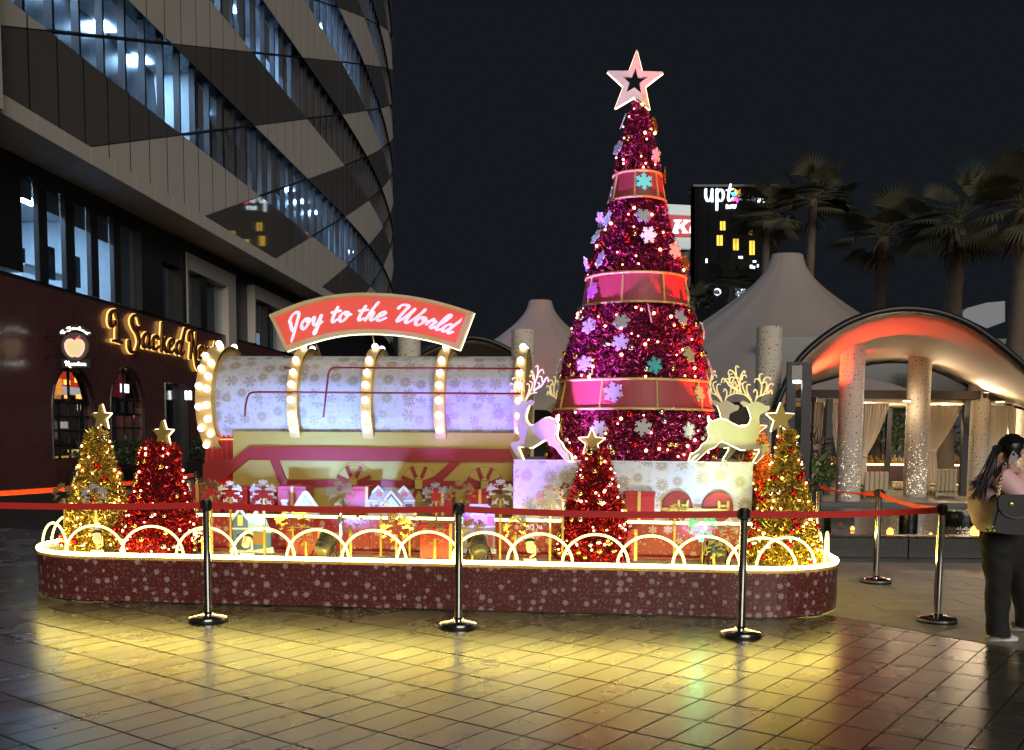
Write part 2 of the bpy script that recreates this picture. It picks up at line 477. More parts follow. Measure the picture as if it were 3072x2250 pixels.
if EN.x < 0: EN = -EN
def in_podium(p, m=0.0):
    u, v = du(p), dv(p)
    qx = max(abs(u+.175)-(3.775-.85), 0); qy = max(abs(v-1.45)-(1.45-.85), 0)
    return math.hypot(qx, qy)-.85 < m-.06
def tile_mb(w, d, h=.012):
    mb = MB(); mb.box((0, 0, -h/2), (w-.0075, d-.014, h), bev=.0008)
    return mb
def px_of(p):
    q = ROT.transposed() @ (Vector(p)-CAM)
    return (1536+FPX*q.x/-q.z, YP-FPX*q.y/-q.z) if q.z < 0 else (-9999, -9999)
cand = []
for i in range(-40, 40):
    for j in range(-70, 80):
        c = TA*(a0+(i+.5)*PA)+TB*(b0+(j+.5)*PB); c.z = 0
        if c.y < 3.6 or c.y > 15 or abs(c.x) > 9: continue
        if (c-E0).dot(EN) > .06: continue
        if in_podium(c, -.12): continue
        x, y = px_of(c)
        vis = -40 < x < 3112 and 1300 < y < 2290
        cand.append((not vis, c.length, c))
cand.sort(key=lambda t: (t[0], t[1]))
random.seed(3)
tme = [tile_mb(PB, PA).mesh('tile', M['tile']) for _ in range(1)][0]
for k, (_, _, c) in enumerate(cand[:300]):
    A_ = Matrix((TB, TA, ZZ)).transposed() @ Euler((random.gauss(0, .0007), random.gauss(0, .0007), 0)).to_matrix()
    inst('tile', tme, ground, c+ZZ*random.uniform(-.0004, .0004), A_)
rest = MB()
for (_, _, c) in cand[300:]:
    ax = Matrix((TB, TA, ZZ)).transposed() @ Euler((random.gauss(0, .0016), random.gauss(0, .0016), 0)).to_matrix()
    rest.box(c-ZZ*(.006+random.uniform(-.001, .001)), (PB-.0075, PA-.014, .012), [ax.col[0], ax.col[1], ax.col[2]])
o = rest.build('tile_field', M['tile'], ground); o['kind'] = 'stuff'
# pale matte paving to the right of the diagonal joint, dark border before the pool
sme = MB().box((0, 0, -.004), (.594, .294, .008), bev=.0015).mesh('paving_slab', M['slab'])
far = MB(); n_s = 0
for j in range(-16, 40):
    for i in range(-10, 22):
        c = Vector((3.0+i*.6+(j % 2)*.3, 7.0+j*.3, 0))
        if (c-E0).dot(EN) < .24 or c.y > 11.95 or in_podium(c, -.2): continue
        x, y = px_of(c)
        if -60 < x < 3150 and n_s < 150:
            n_s += 1
            inst('paving_slab', sme, ground, c+ZZ*random.uniform(-.001, .001), Euler((random.gauss(0, .002), random.gauss(0, .002), 0)).to_matrix())
        else: far.box(c-ZZ*.004, (.594, .294, .008))
# slanted edge course along the diagonal
ec = MB()
for k in range(-2, 16):
    c = E0+ED*(.6*k-.6)+EN*.12
    if in_podium(c, -.2): continue
    ec.box(c+ZZ*.001, (.593, .50, .007), [ED, EN, ZZ])
o = ec.build('edge_course', M['slab'], ground)
if far.v:
    o = far.build('paving_field', M['slab'], ground); o['kind'] = 'stuff'
bd = MB()
for k in range(12): bd.box((2.2+k*.9, 12.17, -.004), (.893, .40, .010))
bd.build('border_course', M['border_stone'], ground)

# ================================================================== podium
HZ = .41
UL, UR, PR, PDEP = -3.10, 2.75, .85, 2.9
def podium_path(inset=0.0, n=14):
    r = PR-inset; pts = []
    for cx, cv, a in ((UR, PR, -90), (UR, PDEP-PR, 0), (UL, PDEP-PR, 90), (UL, PR, 180)):
        for k in range(n+1):
            t = R(a+90*k/n); pts.append((cx+r*math.cos(t), cv+r*math.sin(t)))
    return pts
pp = podium_path()
pod = thing('podium', 'long round-ended podium wrapped in brick red snowflake print with a glowing rim', 'display podium', L(0, 0), -ALPHA)
side = MB(); acc = 0.0; uvs = []; N = len(pp); vs = []; fs = []
cum = [0]
for k in range(N): cum.append(cum[-1]+math.dist(pp[k], pp[(k+1) % N]))
for k in range(N):
    a, b = pp[k], pp[(k+1) % N]
    vs += [L(*a, .015), L(*b, .015), L(*b, HZ-.012), L(*a, HZ-.012)]
    fs.append([4*k, 4*k+1, 4*k+2, 4*k+3]); uvs.append([(cum[k], .015), (cum[k+1], .015), (cum[k+1], HZ), (cum[k], HZ)])
side.add(vs, fs, uvs); side.build('side_wrap', M['podium'], pod)
top = MB(); top.add([L(*p, HZ) for p in podium_path(.022)], [list(range(N))]); top.build('deck', M['podium_floor'], pod)
lip = MB(); a_ = podium_path(-.006); b_ = podium_path(.024)
lip.loft([[L(*p, HZ-.022) for p in a_], [L(*p, HZ+.004) for p in a_], [L(*p, HZ+.006) for p in b_]], caps=False); lip.build('rim', M['gold'], pod)
pl = MB(); c_ = podium_path(.02); pl.loft([[L(*p, 0.001) for p in c_], [L(*p, .018) for p in c_]], caps=False); pl.build('plinth', M['black_plastic'], pod)
rim = MB(); rim.tube([L(*p, HZ+.018) for p in podium_path(.006)], .017, 8, closed=True); rim.build('light_strip', M['led'], pod, True)

# neon hoops standing round the rim
hoop = MB()
hw, hh = .285, .262
pts = [Vector((-hw*math.cos(PI*k/28), 0, hh*math.sin(PI*k/28))) for k in range(29)]
pts = [pts[0]-ZZ*.005]+pts+[pts[-1]-ZZ*.005]
hoop.tube(pts, .0105, 8)
feet = MB()
feet.lathe([(.02, 0), (.02, .006), (.013, .012), (.013, .02)], 10)
hoop_me = hoop.mesh('glowing_tube', M['led_arch'], True); feet_me = feet.mesh('foot', M['gold'])
places = []
names_front = ['second', 'third', 'fourth', 'fifth', 'sixth', 'seventh', 'eighth', 'ninth', 'tenth', 'eleventh', 'twelfth', 'thirteenth']
for k in range(13):
    p = D(288+166.5*k, 1660, .10); u = du(p)
    places.append((u, .085+(.03 if k % 2 else 0), R(2.5 if k % 2 else -2.5)))
def corner(cx, cv, deg):
    t = R(deg); r = PR-.10
    return (cx+r*math.cos(t), cv+r*math.sin(t), t+PI/2)
left_end = [corner(UL, PR, 232), (UL-PR+.10, .98, PI/2)]
right_end = [corner(UR, PR, 292), corner(UR, PR, 345), (UR+PR-.10, 1.22, PI/2)]
near = ['by the cream spotlight below the left gold tree', 'in front of the red tree on the left', 'left of the leftmost front post', 'in front of the blue toy house', 'right of the blue toy house', 'before the purple lit stage front', 'left of the tall red box', 'before the tall red box', 'right of the middle front post', 'left of the red tree in the middle', 'in front of the red tree in the middle', 'in front of the green lit snowflake', 'left of the right front post']
allp = [(p, 'upright neon hoop on the podium rim, '+near[k]) for k, p in enumerate(places)]
allp += [(left_end[0], 'narrow looking neon hoop on the left bend of the podium rim'), (left_end[1], 'neon hoop seen edge on at the far left end of the podium')]
allp += [(right_end[0], 'neon hoop on the right bend of the podium rim in front of the gold trees'), (right_end[1], 'thin neon hoop seen nearly edge on at the right end of the podium'), (right_end[2], 'rearmost neon hoop at the right end of the podium')]
for (u, v, rz), lab in allp:
    t = thing('neon_hoop', lab, 'neon hoop', L(u, v, HZ+.007), -ALPHA+rz, 'neon hoops round the podium rim')
    for nm, me, x in (('glowing_tube', hoop_me, 0), ('foot', feet_me, -hw), ('foot', feet_me, hw)):
        o = bpy.data.objects.new(nm, me); C.objects.link(o); o.parent = t; o.location = (x, 0, 0)

# ================================================================== barrier posts and belts
post = thing('barrier_post', 'x', 'barrier post', (0, 0, 0), 0, 'chrome belt barrier posts')
MB().lathe([(0, .0), (.158, .0), (.160, .008), (.160, .02), (0, .021)], 40).build('rubber_ring', M['black_plastic'], post)
MB().lathe([(.157, .0205), (.158, .036), (.150, .044), (.09, .058), (.045, .066), (.039, .075)], 40).build('base', M['steel'], post, 'auto')
MB().lathe([(.0315, .07), (.0315, .905)], 28).build('pole', M['steel'], post, True)
hb = MB(); hb.lathe([(.033, .895), (.036, .9), (.036, .982), (.033, .988), (0, .989)], 28)
hb.build('head', M['black_plastic'], post, 'auto')
sb = MB()
for a in (0, 90, 180, 270):
    d = Vector((math.cos(R(a)), math.sin(R(a)), 0)); sb.box(d*.040+ZZ*.94, (.012, .03, .068), [d, ZZ.cross(d), ZZ], .003)
sb.build('belt_clip', M['black_plastic'], post)
spots = [('left', Vector((-2.46, 7.89, 0)), 'chrome barrier post at the left, standing in front of the red tree and gift boxes'),
         ('mid', Vector((-.42, 7.74, 0)), 'chrome barrier post in the middle, in front of the locomotive wheels'),
         ('right', Vector((1.77, 7.48, 0)), 'nearest chrome barrier post, in front of the white pedestal corner'),
         ('east', Vector((3.55, 8.10, 0)), 'chrome barrier post beside the walking woman, where two belts meet'),
         ('back', Vector((3.84, 10.28, 0)), 'chrome barrier post on the pale paving, between the gold trees and the pool'),
         ('far', Vector((3.60, 11.55, 0)), 'farthest barrier post, half hidden behind the right gold tree'),
         ('off', Vector((-5.45, 8.2, 0)), 'barrier post at the left edge of the plaza holding two belts'),
         ('rear', Vector((-4.25, 13.2, 0)), 'barrier post behind the red tree on the left')]
POST = {}
for i, (k, p, lab) in enumerate(spots):
    rz = -ALPHA+(.2*i if i > 2 else 0)
    if i == 0: post.location = p; post.rotation_euler = (0, 0, rz); post['label'] = lab
    else: dup(post, p, rz, lab)
    POST[k] = p
def belt(a, b, lab, mat, sag=.02, z0=.94, z1=.94, tw0=0.0, tw1=0.0):
    A_, B_ = POST[a], POST[b]; d = (B_-A_).normalized(); A_ = A_+d*.046; B_ = B_-d*.046; nrm = ZZ.cross(d)
    n = 26; rows = []
    for k in range(n+1):
        t = k/n; c = A_.lerp(B_, t)+ZZ*(z0+(z1-z0)*t-sag*4*t*(1-t)); tw = tw0*(4*t*(1-t))+tw1*t*(1-t)*2
        c = c+nrm*.004*math.sin(t*9)
        up = ZZ*math.cos(tw)+nrm*math.sin(tw); th = nrm*math.cos(tw)-ZZ*math.sin(tw)
        rows.append([c+up*.026+th*.001, c-up*.026+th*.001, c-up*.026-th*.001, c+up*.026-th*.001])
    o = MB().loft(rows).build('barrier_belt', mat)
    return tag(o, lab, 'barrier belt', 'red barrier belts')
belt('off', 'left', 'dull red belt running out of the left edge of the photo to the left post', M['belt'], .03)
belt('left', 'mid', 'red belt between the left and the middle front post', M['belt'], .02)
belt('mid', 'right', 'red belt between the middle and the right front post', M['belt'], .02)
belt('right', 'east', 'red belt from the right front post past the gold trees', M['belt'], .018)
belt('east', 'back', 'broad red belt coloured bright orange as lit, slanting back beside the woman', M['belt_lit'], .03, tw0=.55)
belt('back', 'far', 'twisted red belt coloured orange as lit, between the two rear posts on the right', M['belt_lit'], .03, tw0=1.2)
belt('rear', 'off', 'red belt coloured orange as lit, behind the left gold tree', M['belt_lit'], .05)

c = G(868, 1816); cc = thing('cable_cover', 'flat black cable cover lying at the foot of the podium wall', 'cable cover', c, -ALPHA)
MB().prism([(-.30, 0), (.30, 0), (.28, .016), (-.28, .016)], lambda x, y, d: c+UU*x+ZZ*(y+.001)+VV*d, -.05, .05).build('cover', M['black_plastic'], cc)
for k in range(5): MB().box(c+UU*(-.22+.11*k)+ZZ*.019, (.05, .085, .004), [UU, VV, ZZ]).build('rib', M['black_plastic'], cc)
# ================================================================== stage and pedestal
AX = [UU, VV, ZZ]
VS = .74
zs = D(1300, 1554, VS).z
uA, uB = du(D(588, 1600, VS)), du(D(2262, 1600, VS))
stg = thing('stage', 'low bright red stage with snowflake print and a glowing strip along its top edge', 'stage', L(0, VS, HZ+.001), -ALPHA)
def uvbox(u0, u1, v0, v1, z0, z1):
    q = [L(u0, v0, z0), L(u1, v0, z0), L(u1, v0, z1), L(u0, v0, z1), L(u0, v1, z0), L(u1, v1, z0), L(u1, v1, z1), L(u0, v1, z1)]
    m = MB()
    m.add(q, [[0, 1, 2, 3], [1, 5, 6, 2], [4, 0, 3, 7], [3, 2, 6, 7], [5, 4, 7, 6]],
          [[(u0, z0), (u1, z0), (u1, z1), (u0, z1)], [(v0+.3, z0), (v1+.3, z0), (v1+.3, z1), (v0+.3, z1)], [(v1, z0), (v0, z0), (v0, z1), (v1, z1)], [(u0, v0), (u1, v0), (u1, v1), (u0, v1)], [(u0, z0), (u1, z0), (u1, z1), (u0, z1)]])
    return m
edges = [uA, -1.62, -.72, .2, 1.12, uB]
for a, b in zip(edges[:-1], edges[1:]):
    uvbox(a+.002, b-.002, VS, VS+.02, HZ+.002, zs-.02).build('front_panel', M['stage_red'], stg)
uvbox(uA, uB, VS+.021, 2.6, HZ+.002, zs-.021).build('body', M['stage_red'], stg)
MB().box(L((uA+uB)/2, (VS+2.6)/2-.01, zs-.01), (uB-uA+.02, 2.6-VS+.05, .019), AX).build('top_board', M['gold_flat'], stg)
MB().tube([L(uA+.01, VS-.028, zs-.004), L(uB-.01, VS-.028, zs-.004)], .013, 8).build('light_strip', M['led_stage'], stg, True)
# toy railway track on the deck before the stage
trk = thing('toy_track', 'red toy railway track lying on the deck along the foot of the stage', 'toy track', L(0, .62, HZ+.001), -ALPHA)
for v in (.57, .68): MB().box(L((uA+uB)/2, v, HZ+.018), (uB-uA-.3, .014, .018), AX).build('rail', M['red_paint'], trk)
for k in range(int((uB-uA-.4)/.22)):
    MB().box(L(uA+.25+.22*k, .625, HZ+.0055), (.05, .20, .009), AX).build('sleeper', M['red_paint'], trk)
# white pedestal (tender) under the tree
VP = .82
zp = D(1900, 1386, VP).z
pA, pB = du(D(1540, 1470, VP)), du(D(2257, 1470, VP))
ped = thing('pedestal', 'white box shaped tender with snowflake print and red wheels carrying the big tree', 'pedestal', L(0, VP, zs), -ALPHA)
uvbox(pA, pB, VP, 2.5, zs+.001, zp).build('body', M['tank'], ped)
for a, b in ((VP-.004, VP+.012),):
    MB().box(L((pA+pB)/2, VP+.004, zp+.006), (pB-pA+.004, .012, .010), AX).build('top_edge', M['white'], ped)
def facet(px, py, v): q = D(px, py, v); return du(q), q.z
for px, py in ((2032, 1522), (2154, 1522)):
    u, z = facet(px, py, VP-.03); z = max(z, zs+.142)
    w = MB(); w.lathe([(0, 0), (.135, 0), (.14, .004), (.14, .028), (0, .028)], 32, L(u, VP-.03, z), [UU, ZZ, VV]); wo = w.build('wheel', M['red_paint'], ped, 'auto')
    m = MB(); m.box(L(u+.01, VP-.04, z+.02), (.028, .018, .085), AX, .004); m.box(L(u+.05, VP-.04, z+.012), (.052, .018, .026), AX, .004); m.box(L(u+.09, VP-.04, z+.02), (.028, .018, .085), AX, .004)
    m.build('hub', M['gold_flat'], wo)
u0, z0 = facet(1985, 1535, VP-.05); u1, _ = facet(2185, 1535, VP-.05)
MB().box(L((u0+u1)/2, VP-.052, zs+.115), (u1-u0, .012, .028), AX, .003).build('rod', M['gold_flat'], ped)

# ================================================================== locomotive
AXV = 1.72
cz = D(600, 1204, AXV-.5).z
rT, rR = .485, .565
lo = thing('toy_locomotive', 'life-size toy steam locomotive with a silver snowflake boiler, gold hoops and round bulbs', 'toy locomotive', L(-.9, AXV, zs), -ALPHA)
tA, tB = du(D(625, 1204, AXV-.5)), du(D(1575, 1204, AXV-.5))
B3 = [VV*-1, ZZ, UU]                 # lathe axes: angle 0 faces the viewer
prof = [(rT, tA+(tB-tA)*k/20) for k in range(21)]
MB().lathe(prof, 64, L(0, AXV, cz), B3, uvs=rT).build('boiler', M['tank'], lo, True)
MB().lathe([(rT-.02, tA+.001), (0, tA+.001)], 48, L(0, AXV, cz), B3).build('boiler_front', M['gold_flat'], lo)
MB().lathe([(0, tB-.001), (rT-.02, tB-.001)], 48, L(0, AXV, cz), B3).build('boiler_back', M['gold_flat'], lo)
bulb_me = MB().sphere((0, 0, 0), .034, 14, 9).mesh('bulb', M['bulb'], True)
sock_me = MB().lathe([(.028, -.028), (.028, -.012), (.03, -.01)], 14).mesh('socket', M['gold_met'])
def hoop_ring(px, w, rows, R0, degs):
    u0 = du(D(px, 1204, AXV-R0)); u1 = u0+w
    r_in = rT-.005
    o = MB().lathe([(r_in, u0), (R0, u0), (R0, u1), (r_in, u1), (r_in, u0)], 64, L(0, AXV, cz), B3).build('hoop', M['gold'], lo, 'auto')
    MB().lathe([(R0-.055, u1+.002), (R0-.028, u1+.006), (R0-.006, u1+.002)], 64, L(0, AXV, cz), B3).build('trim', M['gold_met'], o)
    for j in range(rows):
        uu = u0+w*(j+.5)/rows if rows > 1 else u0+w*.5
        for a in degs[j]:
            d = VV*(-math.cos(R(a)))+ZZ*math.sin(R(a))
            inst('bulb', bulb_me, o, L(uu, AXV, cz)+d*(R0+.026))
    return u0, u1
ring_u = []
ring_u.append(hoop_ring(585, .165, 2, .585, [[85, 48.6, 32.3, 14.1, -5.3, -25.9, -45.7, -65], [105, 68.5, 39.3, 24, 11.7, -3.7, -16.9, -31.9, -71]]))
for px in (858, 1080, 1300, 1540): ring_u.append(hoop_ring(px, .108, 1, .565, [[105, 75, 45, 29.6, 16.7, 2, -12, -26.6]]))
# gold side board with red chassis beams
VB = 1.28
def BT(x, y, d): return D(x, y, VB)+VV*d
def board(name, pts, mat, d0, d1, parent=lo): return MB().prism(pts[::-1], BT, d0, d1).build(name, mat, parent)
board('side_board', [(699, 1294), (1560, 1299), (1560, 1560), (699, 1560)], M['gold_flat'], 0, .03)
board('chassis_beam', [(612, 1395), (620, 1383), (632, 1379), (700, 1378), (752, 1339), (1528, 1347), (1544, 1386), (838, 1381), (861, 1438), (1560, 1444), (1560, 1466), (846, 1459), (812, 1380), (748, 1379), (671, 1441), (612, 1443)], M['red_paint'], -.03, 0)
board('brace', [(1352, 1386), (1386, 1386), (1324, 1444), (1288, 1443)], M['red_paint'], -.032, 0)
board('smoke_box_board', [(604, 1312), (700, 1312), (700, 1470), (604, 1470)], M['stage_red'], .10, .13)
lat = MB()
for k in range(6):
    q = BT(618+15*k, 1360, .08); lat.box(q, (.012, .012, .36), AX)
    if k == 0: pass
for k in range(6):
    q = BT(618+15*k, 1360, .08); MB().box(q, (.012, .012, .36), AX).build('lattice_bar', M['red_paint'], lo)
for y in (1318, 1452):
    MB().tube([BT(612, y, .075), BT(696, y, .075)], .006, 6).build('glow_tube', em('orange_glow_%d' % y, (1, .16, .03), 5), lo)
for px, py in ((1063, 1450), (1258, 1452), (1455, 1456)):
    u, z = facet(px, py, VB); rW = .205
    wh = MB().lathe([(0, -.012), (rW*.88, -.012), (rW*.9, -.006), (rW*.92, -.014), (rW, -.014), (rW, 0), (0, 0)], 48, L(u, VB-.001, z), [UU, ZZ, VV]).build('wheel', M['gold_flat'], lo, 'auto')
    for k in range(8):
        a = R(22.5+45*k); d = UU*math.cos(a)+ZZ*math.sin(a); n = ZZ*math.cos(a)-UU*math.sin(a)
        MB().box(L(u, VB-.022, z)+d*.115, (.135, .034, .016), [d, n, VV], .002).build('spoke', M['red_paint'], wh)
    MB().box(L(u, VB-.034, z), (.075, .04, .10), AX, .006).build('hub', M['gold_flat'], wh)
    MB().box(L(u, VB-.055, z+.06), (.05, .012, .012), AX).build('hub_cap', M['gold'], wh)
def pipe(pts, v, nm='hand_rail'):
    q = [D(x, y, v) for x, y in pts]
    return MB().tube(q, .0095, 8).build(nm, M['red_pipe'], lo, True)
pipe([(734, 1250), (737, 1215), (742, 1192), (748, 1181), (758, 1177), (775, 1176), (1562, 1181)], .98)
pipe([(970, 1252), (978, 1180), (985, 1122), (990, 1109), (999, 1104), (1012, 1103), (1562, 1106)], .98)
for u0, u1 in ring_u[1:]:
    for py in (1104, 1178):
        z = D(1200, py, .98).z
        MB().box(L((u0+u1)/2, 1.06, z), (.02, .16, .02), AX).build('rail_bracket', M['red_pipe'], lo)
# arched sign over the boiler
VG = 1.42
sg = thing('arched_sign', 'arched red sign with gold frame and white script reading Joy to the World', 'sign', L(-.6, VG, cz+.55), -ALPHA)
def ctrl(pts): return [tuple(p) for p in catmull([Vector((a, b, 0)) for a, b in pts], 6)]
upper = [(p[0], p[1]) for p in ctrl([(806, 944), (905, 905), (1010, 883), (1110, 878), (1220, 886), (1325, 907), (1419, 936)])]
lower = [(p[0], p[1]) for p in ctrl([(1377, 1049), (1310, 1026), (1215, 1007), (1110, 1000), (1020, 1006), (935, 1026), (858, 1053)])]
def GT(x, y, d): return D(x, y, VG)+VV*d
MB().prism((upper+lower)[::-1], GT, 0, .05).build('frame', M['gold'], sg)
iu = [(p[0], p[1]) for p in ctrl([(823, 953), (910, 919), (1010, 896), (1110, 891), (1220, 899), (1320, 919), (1399, 942)])]
il = [(p[0], p[1]) for p in ctrl([(1367, 1029), (1305, 1011), (1215, 994), (1110, 987), (1020, 993), (930, 1013), (862, 1036)])]
MB().prism((iu+il)[::-1], GT, -.008, .0).build('face', M['sign_red'], sg)
MB().tube([GT(x, y, .055)-ZZ*.004 for x, y in lower], .006, 6).build('light_strip', M['led_soft'], sg)
MB().tube([GT(1422, 938, .055), GT(1379, 1051, .055)], .006, 6).build('light_strip', M['led_soft'], sg)
for px, top in ((935, 1030), (1108, 1000), (1342, 1036)):
    MB().tube([GT(px, top-20, .07), L(du(GT(px, top, 0))+.01, AXV, cz+rT-.01)], .008, 6).build('support_rod', M['gold_met'], sg)

# ---- pen-drawn script: every stroke is a ribbon whose width follows the pen's angle
GL = {
 'J': ([[(.10, 1.05), (.02, 1.35), (.25, 1.85), (.62, 2.0), (.82, 1.75), (.72, 1.1), (.50, .2), (.30, -.55), (.10, -.95)], [(.10, 1.05), (.18, .55), (.32, .22), (.45, .20)]], 1.0),
 'o': ([[(.62, .90), (.40, 1.0), (.14, .72), (.08, .32), (.24, .02), (.50, .10), (.70, .48), (.72, .82), (.58, .98), (.52, .80), (.66, .66), (.95, .72)]], .92),
 'y': ([[(.02, .72), (.16, .96), (.24, .78), (.20, .36), (.34, .08), (.58, .28), (.80, .98)], [(.82, 1.0), (.74, .4), (.60, -.3), (.44, -.88), (.34, -.60), (.62, -.10), (1.0, .30)]], 1.02),
 't': ([[(.42, 1.62), (.26, .85), (.20, .25), (.34, .02), (.62, .28)], [(.02, 1.08), (.34, 1.12), (.70, 1.20)]], .70),
 'h': ([[(.62, 2.05), (.42, 1.4), (.20, .6), (.06, .0)], [(.14, .42), (.36, .86), (.54, .92), (.56, .62), (.50, .18), (.66, .04), (.90, .30)]], .90),
 'e': ([[(.12, .44), (.44, .58), (.62, .82), (.48, 1.0), (.22, .82), (.08, .40), (.20, .06), (.46, .04), (.86, .36)]], .84),
 'W': ([[(.0, 1.50), (.10, 1.86), (.45, 2.0), (.72, 1.86), (.60, 1.3), (.42, .5), (.44, .06), (.70, .30), (1.05, 1.0), (1.32, 1.72)], [(1.32, 1.72), (1.16, .9), (1.12, .2), (1.34, .08), (1.72, .7), (2.0, 1.4), (2.12, 1.9)]], 1.85),
 'r': ([[(.06, .30), (.30, .98), (.40, 1.02), (.44, .86), (.66, .86), (.62, .60), (.52, .22), (.64, .02), (.88, .26)]], .84),
 'l': ([[(.06, .30), (.40, 1.0), (.62, 1.72), (.56, 2.02), (.38, 1.8), (.22, .9), (.16, .25), (.30, .0), (.60, .26)]], .58),
 'd': ([[(.62, .86), (.42, 1.0), (.16, .74), (.06, .30), (.22, .02), (.46, .22), (.64, .70)], [(1.10, 2.05), (.82, 1.2), (.62, .45), (.68, .04), (.84, .06), (1.0, .28)]], .98),
 'I': ([[(.62, 1.55), (.40, 1.95), (.08, 1.75), (.02, 1.25), (.18, .9), (.40, 1.05), (.42, 1.25)], [(.66, 2.0), (.72, 1.2), (.74, .5), (.76, .02)], [(.45, .02), (.76, .05), (1.1, .0)], [(.52, 2.0), (.82, 1.98)]], 1.25),
 'S': ([[(1.05, 1.55), (.85, 1.95), (.45, 2.0), (.20, 1.65), (.38, 1.2), (.80, .8), (1.0, .3), (.80, -.3), (.40, -.5), (.10, -.25), (.05, .2)]], 1.25),
 'a': ([[(.66, .80), (.42, 1.0), (.14, .70), (.08, .30), (.28, .0), (.54, .30), (.68, .95)], [(.70, .98), (.66, .35), (.74, .02), (.92, .12)]], .95),
 'c': ([[(.62, .80), (.50, .98), (.22, .85), (.08, .42), (.22, .04), (.50, .04), (.74, .28)]], .80),
 'k': ([[(.22, 2.0), (.20, 1.0), (.20, .0)], [(.62, 1.0), (.36, .62), (.22, .52)], [(.36, .62), (.58, .2), (.80, .0)]], .86),
 'N': ([[(.05, 1.2), (.0, 1.6), (.2, 1.95), (.42, 1.7), (.40, .8), (.34, -.1)], [(.30, 1.95), (.62, 1.0), (.98, .05), (1.2, -.6), (1.5, -.9)], [(1.0, 1.9), (.98, 1.0), (.96, .1)]], 1.25),
 'w': ([[(.06, .98), (.14, .4), (.24, .04), (.42, .4), (.50, .98)], [(.50, .98), (.56, .4), (.66, .04), (.86, .4), (.96, .98)]], 1.05),
 'n': ([[(.10, 1.0), (.14, .5), (.12, .0)], [(.14, .5), (.34, .95), (.54, .9), (.56, .4), (.60, .0)]], .78),
 'u': ([[(.10, 1.0), (.10, .4), (.26, .02), (.50, .1), (.62, .5)], [(.66, 1.0), (.64, .4), (.68, .0)]], .86),
 'p': ([[(.14, 1.0), (.14, .2), (.14, -.75)], [(.14, .6), (.34, .98), (.62, .9), (.72, .5), (.58, .06), (.30, .04), (.14, .3)]], .90),
 'x': ([[(.06, 1.0), (.36, .5), (.68, .0)], [(.66, 1.0), (.36, .5), (.04, .0)]], .78),
 'H': ([[(.12, 1.7), (.12, 0)], [(.8, 1.7), (.8, 0)], [(.12, .85), (.8, .85)]], 1.0),
}
def stroke_mb(mb, pts, T, d0, d1, wmax, wmin, nib=R(40)):
    pl = catmull([Vector((p[0], p[1], 0)) for p in pts], 5)
    Lp, Rp = [], []
    n = len(pl)
    for i, p in enumerate(pl):
        t = pl[min(i+1, n-1)]-pl[max(i-1, 0)]
        if t.length < 1e-6: t = Vector((1, 0, 0))
        t.normalize(); a = math.atan2(t.y, t.x)
        w = wmin+(wmax-wmin)*abs(math.sin(a-nib+PI/2*0))
        nn = Vector((-t.y, t.x, 0))
        Lp.append(p+nn*w/2); Rp.append(p-nn*w/2)
    vs = []; fs = []
    for i in range(n):
        for q in (Lp[i], Rp[i]):
            vs.append(T(q.x, q.y, d0))
    for i in range(n):
        for q in (Lp[i], Rp[i]):
            vs.append(T(q.x, q.y, d1))
    o = 2*n
    for i in range(n-1):
        a = 2*i
        fs += [[a, a+1, a+3, a+2], [o+a, o+a+2, o+a+3, o+a+1], [a, a+2, o+a+2, o+a], [a+1, o+a+1, o+a+3, a+3]]
    fs += [[0, o, o+1, 1], [2*n-2, 2*n-1, o+2*n-1, o+2*n-2]]
    mb.add(vs, fs)
    for c, k in ((pl[0], 0), (pl[-1], n-1)):              # round pen ends
        w = (Lp[k]-Rp[k]).length/2
        mb.prism([(c.x+w*math.cos(2*PI*j/10), c.y+w*math.sin(2*PI*j/10)) for j in range(10)], lambda x, y, d: T(x, y, d), d0-abs(d0)*.01, d1)
def text_width(s, gap=.06, sp=.75): return sum(GL[c][1]+gap if c != ' ' else sp for c in s)
def write(s, place, d0, d1, wmax, wmin, mat, parent, slant=.30, gap=.06, sp=.75, nib=R(40)):
    """place(x, y, d): text units to world"""
    x0 = 0
    for c in s:
        if c == ' ': x0 += sp; continue
        st, ad = GL[c]; mb = MB()
        for p in st: stroke_mb(mb, [(x0+a+slant*b, b) for a, b in p], place, d0, d1, wmax, wmin, nib)
        mb.build('letter', mat, parent); x0 += ad+gap
line = [Vector((p[0], p[1], 0)) for p in ctrl([(866, 1003), (930, 982), (1010, 966), (1100, 962), (1190, 966), (1280, 982), (1372, 1007)])]
cl = [0]
for a, b in zip(line[:-1], line[1:]): cl.append(cl[-1]+(b-a).length)
WID = text_width('Joy to the World', .04, .62)
def on_arc(x, y, d):
    s_ = max(0, min(.9999, (x+.1)/(WID+.6)))*cl[-1]
    k = max(i for i in range(len(cl)-1) if cl[i] <= s_)
    t = (s_-cl[k])/(cl[k+1]-cl[k]); p = line[k].lerp(line[k+1], t)
    j0, j1 = line[max(0, k-3)], line[min(len(line)-1, k+4)]
    dr = (j1-j0).normalized(); nn = Vector((dr.y, -dr.x, 0))
    q = p+nn*(y*27.0)
    return GT(q.x, q.y, d)
write('Joy to the World', on_arc, -.016, -.0078, .35, .20, M['sign_white'], sg, .28, .04, .62)
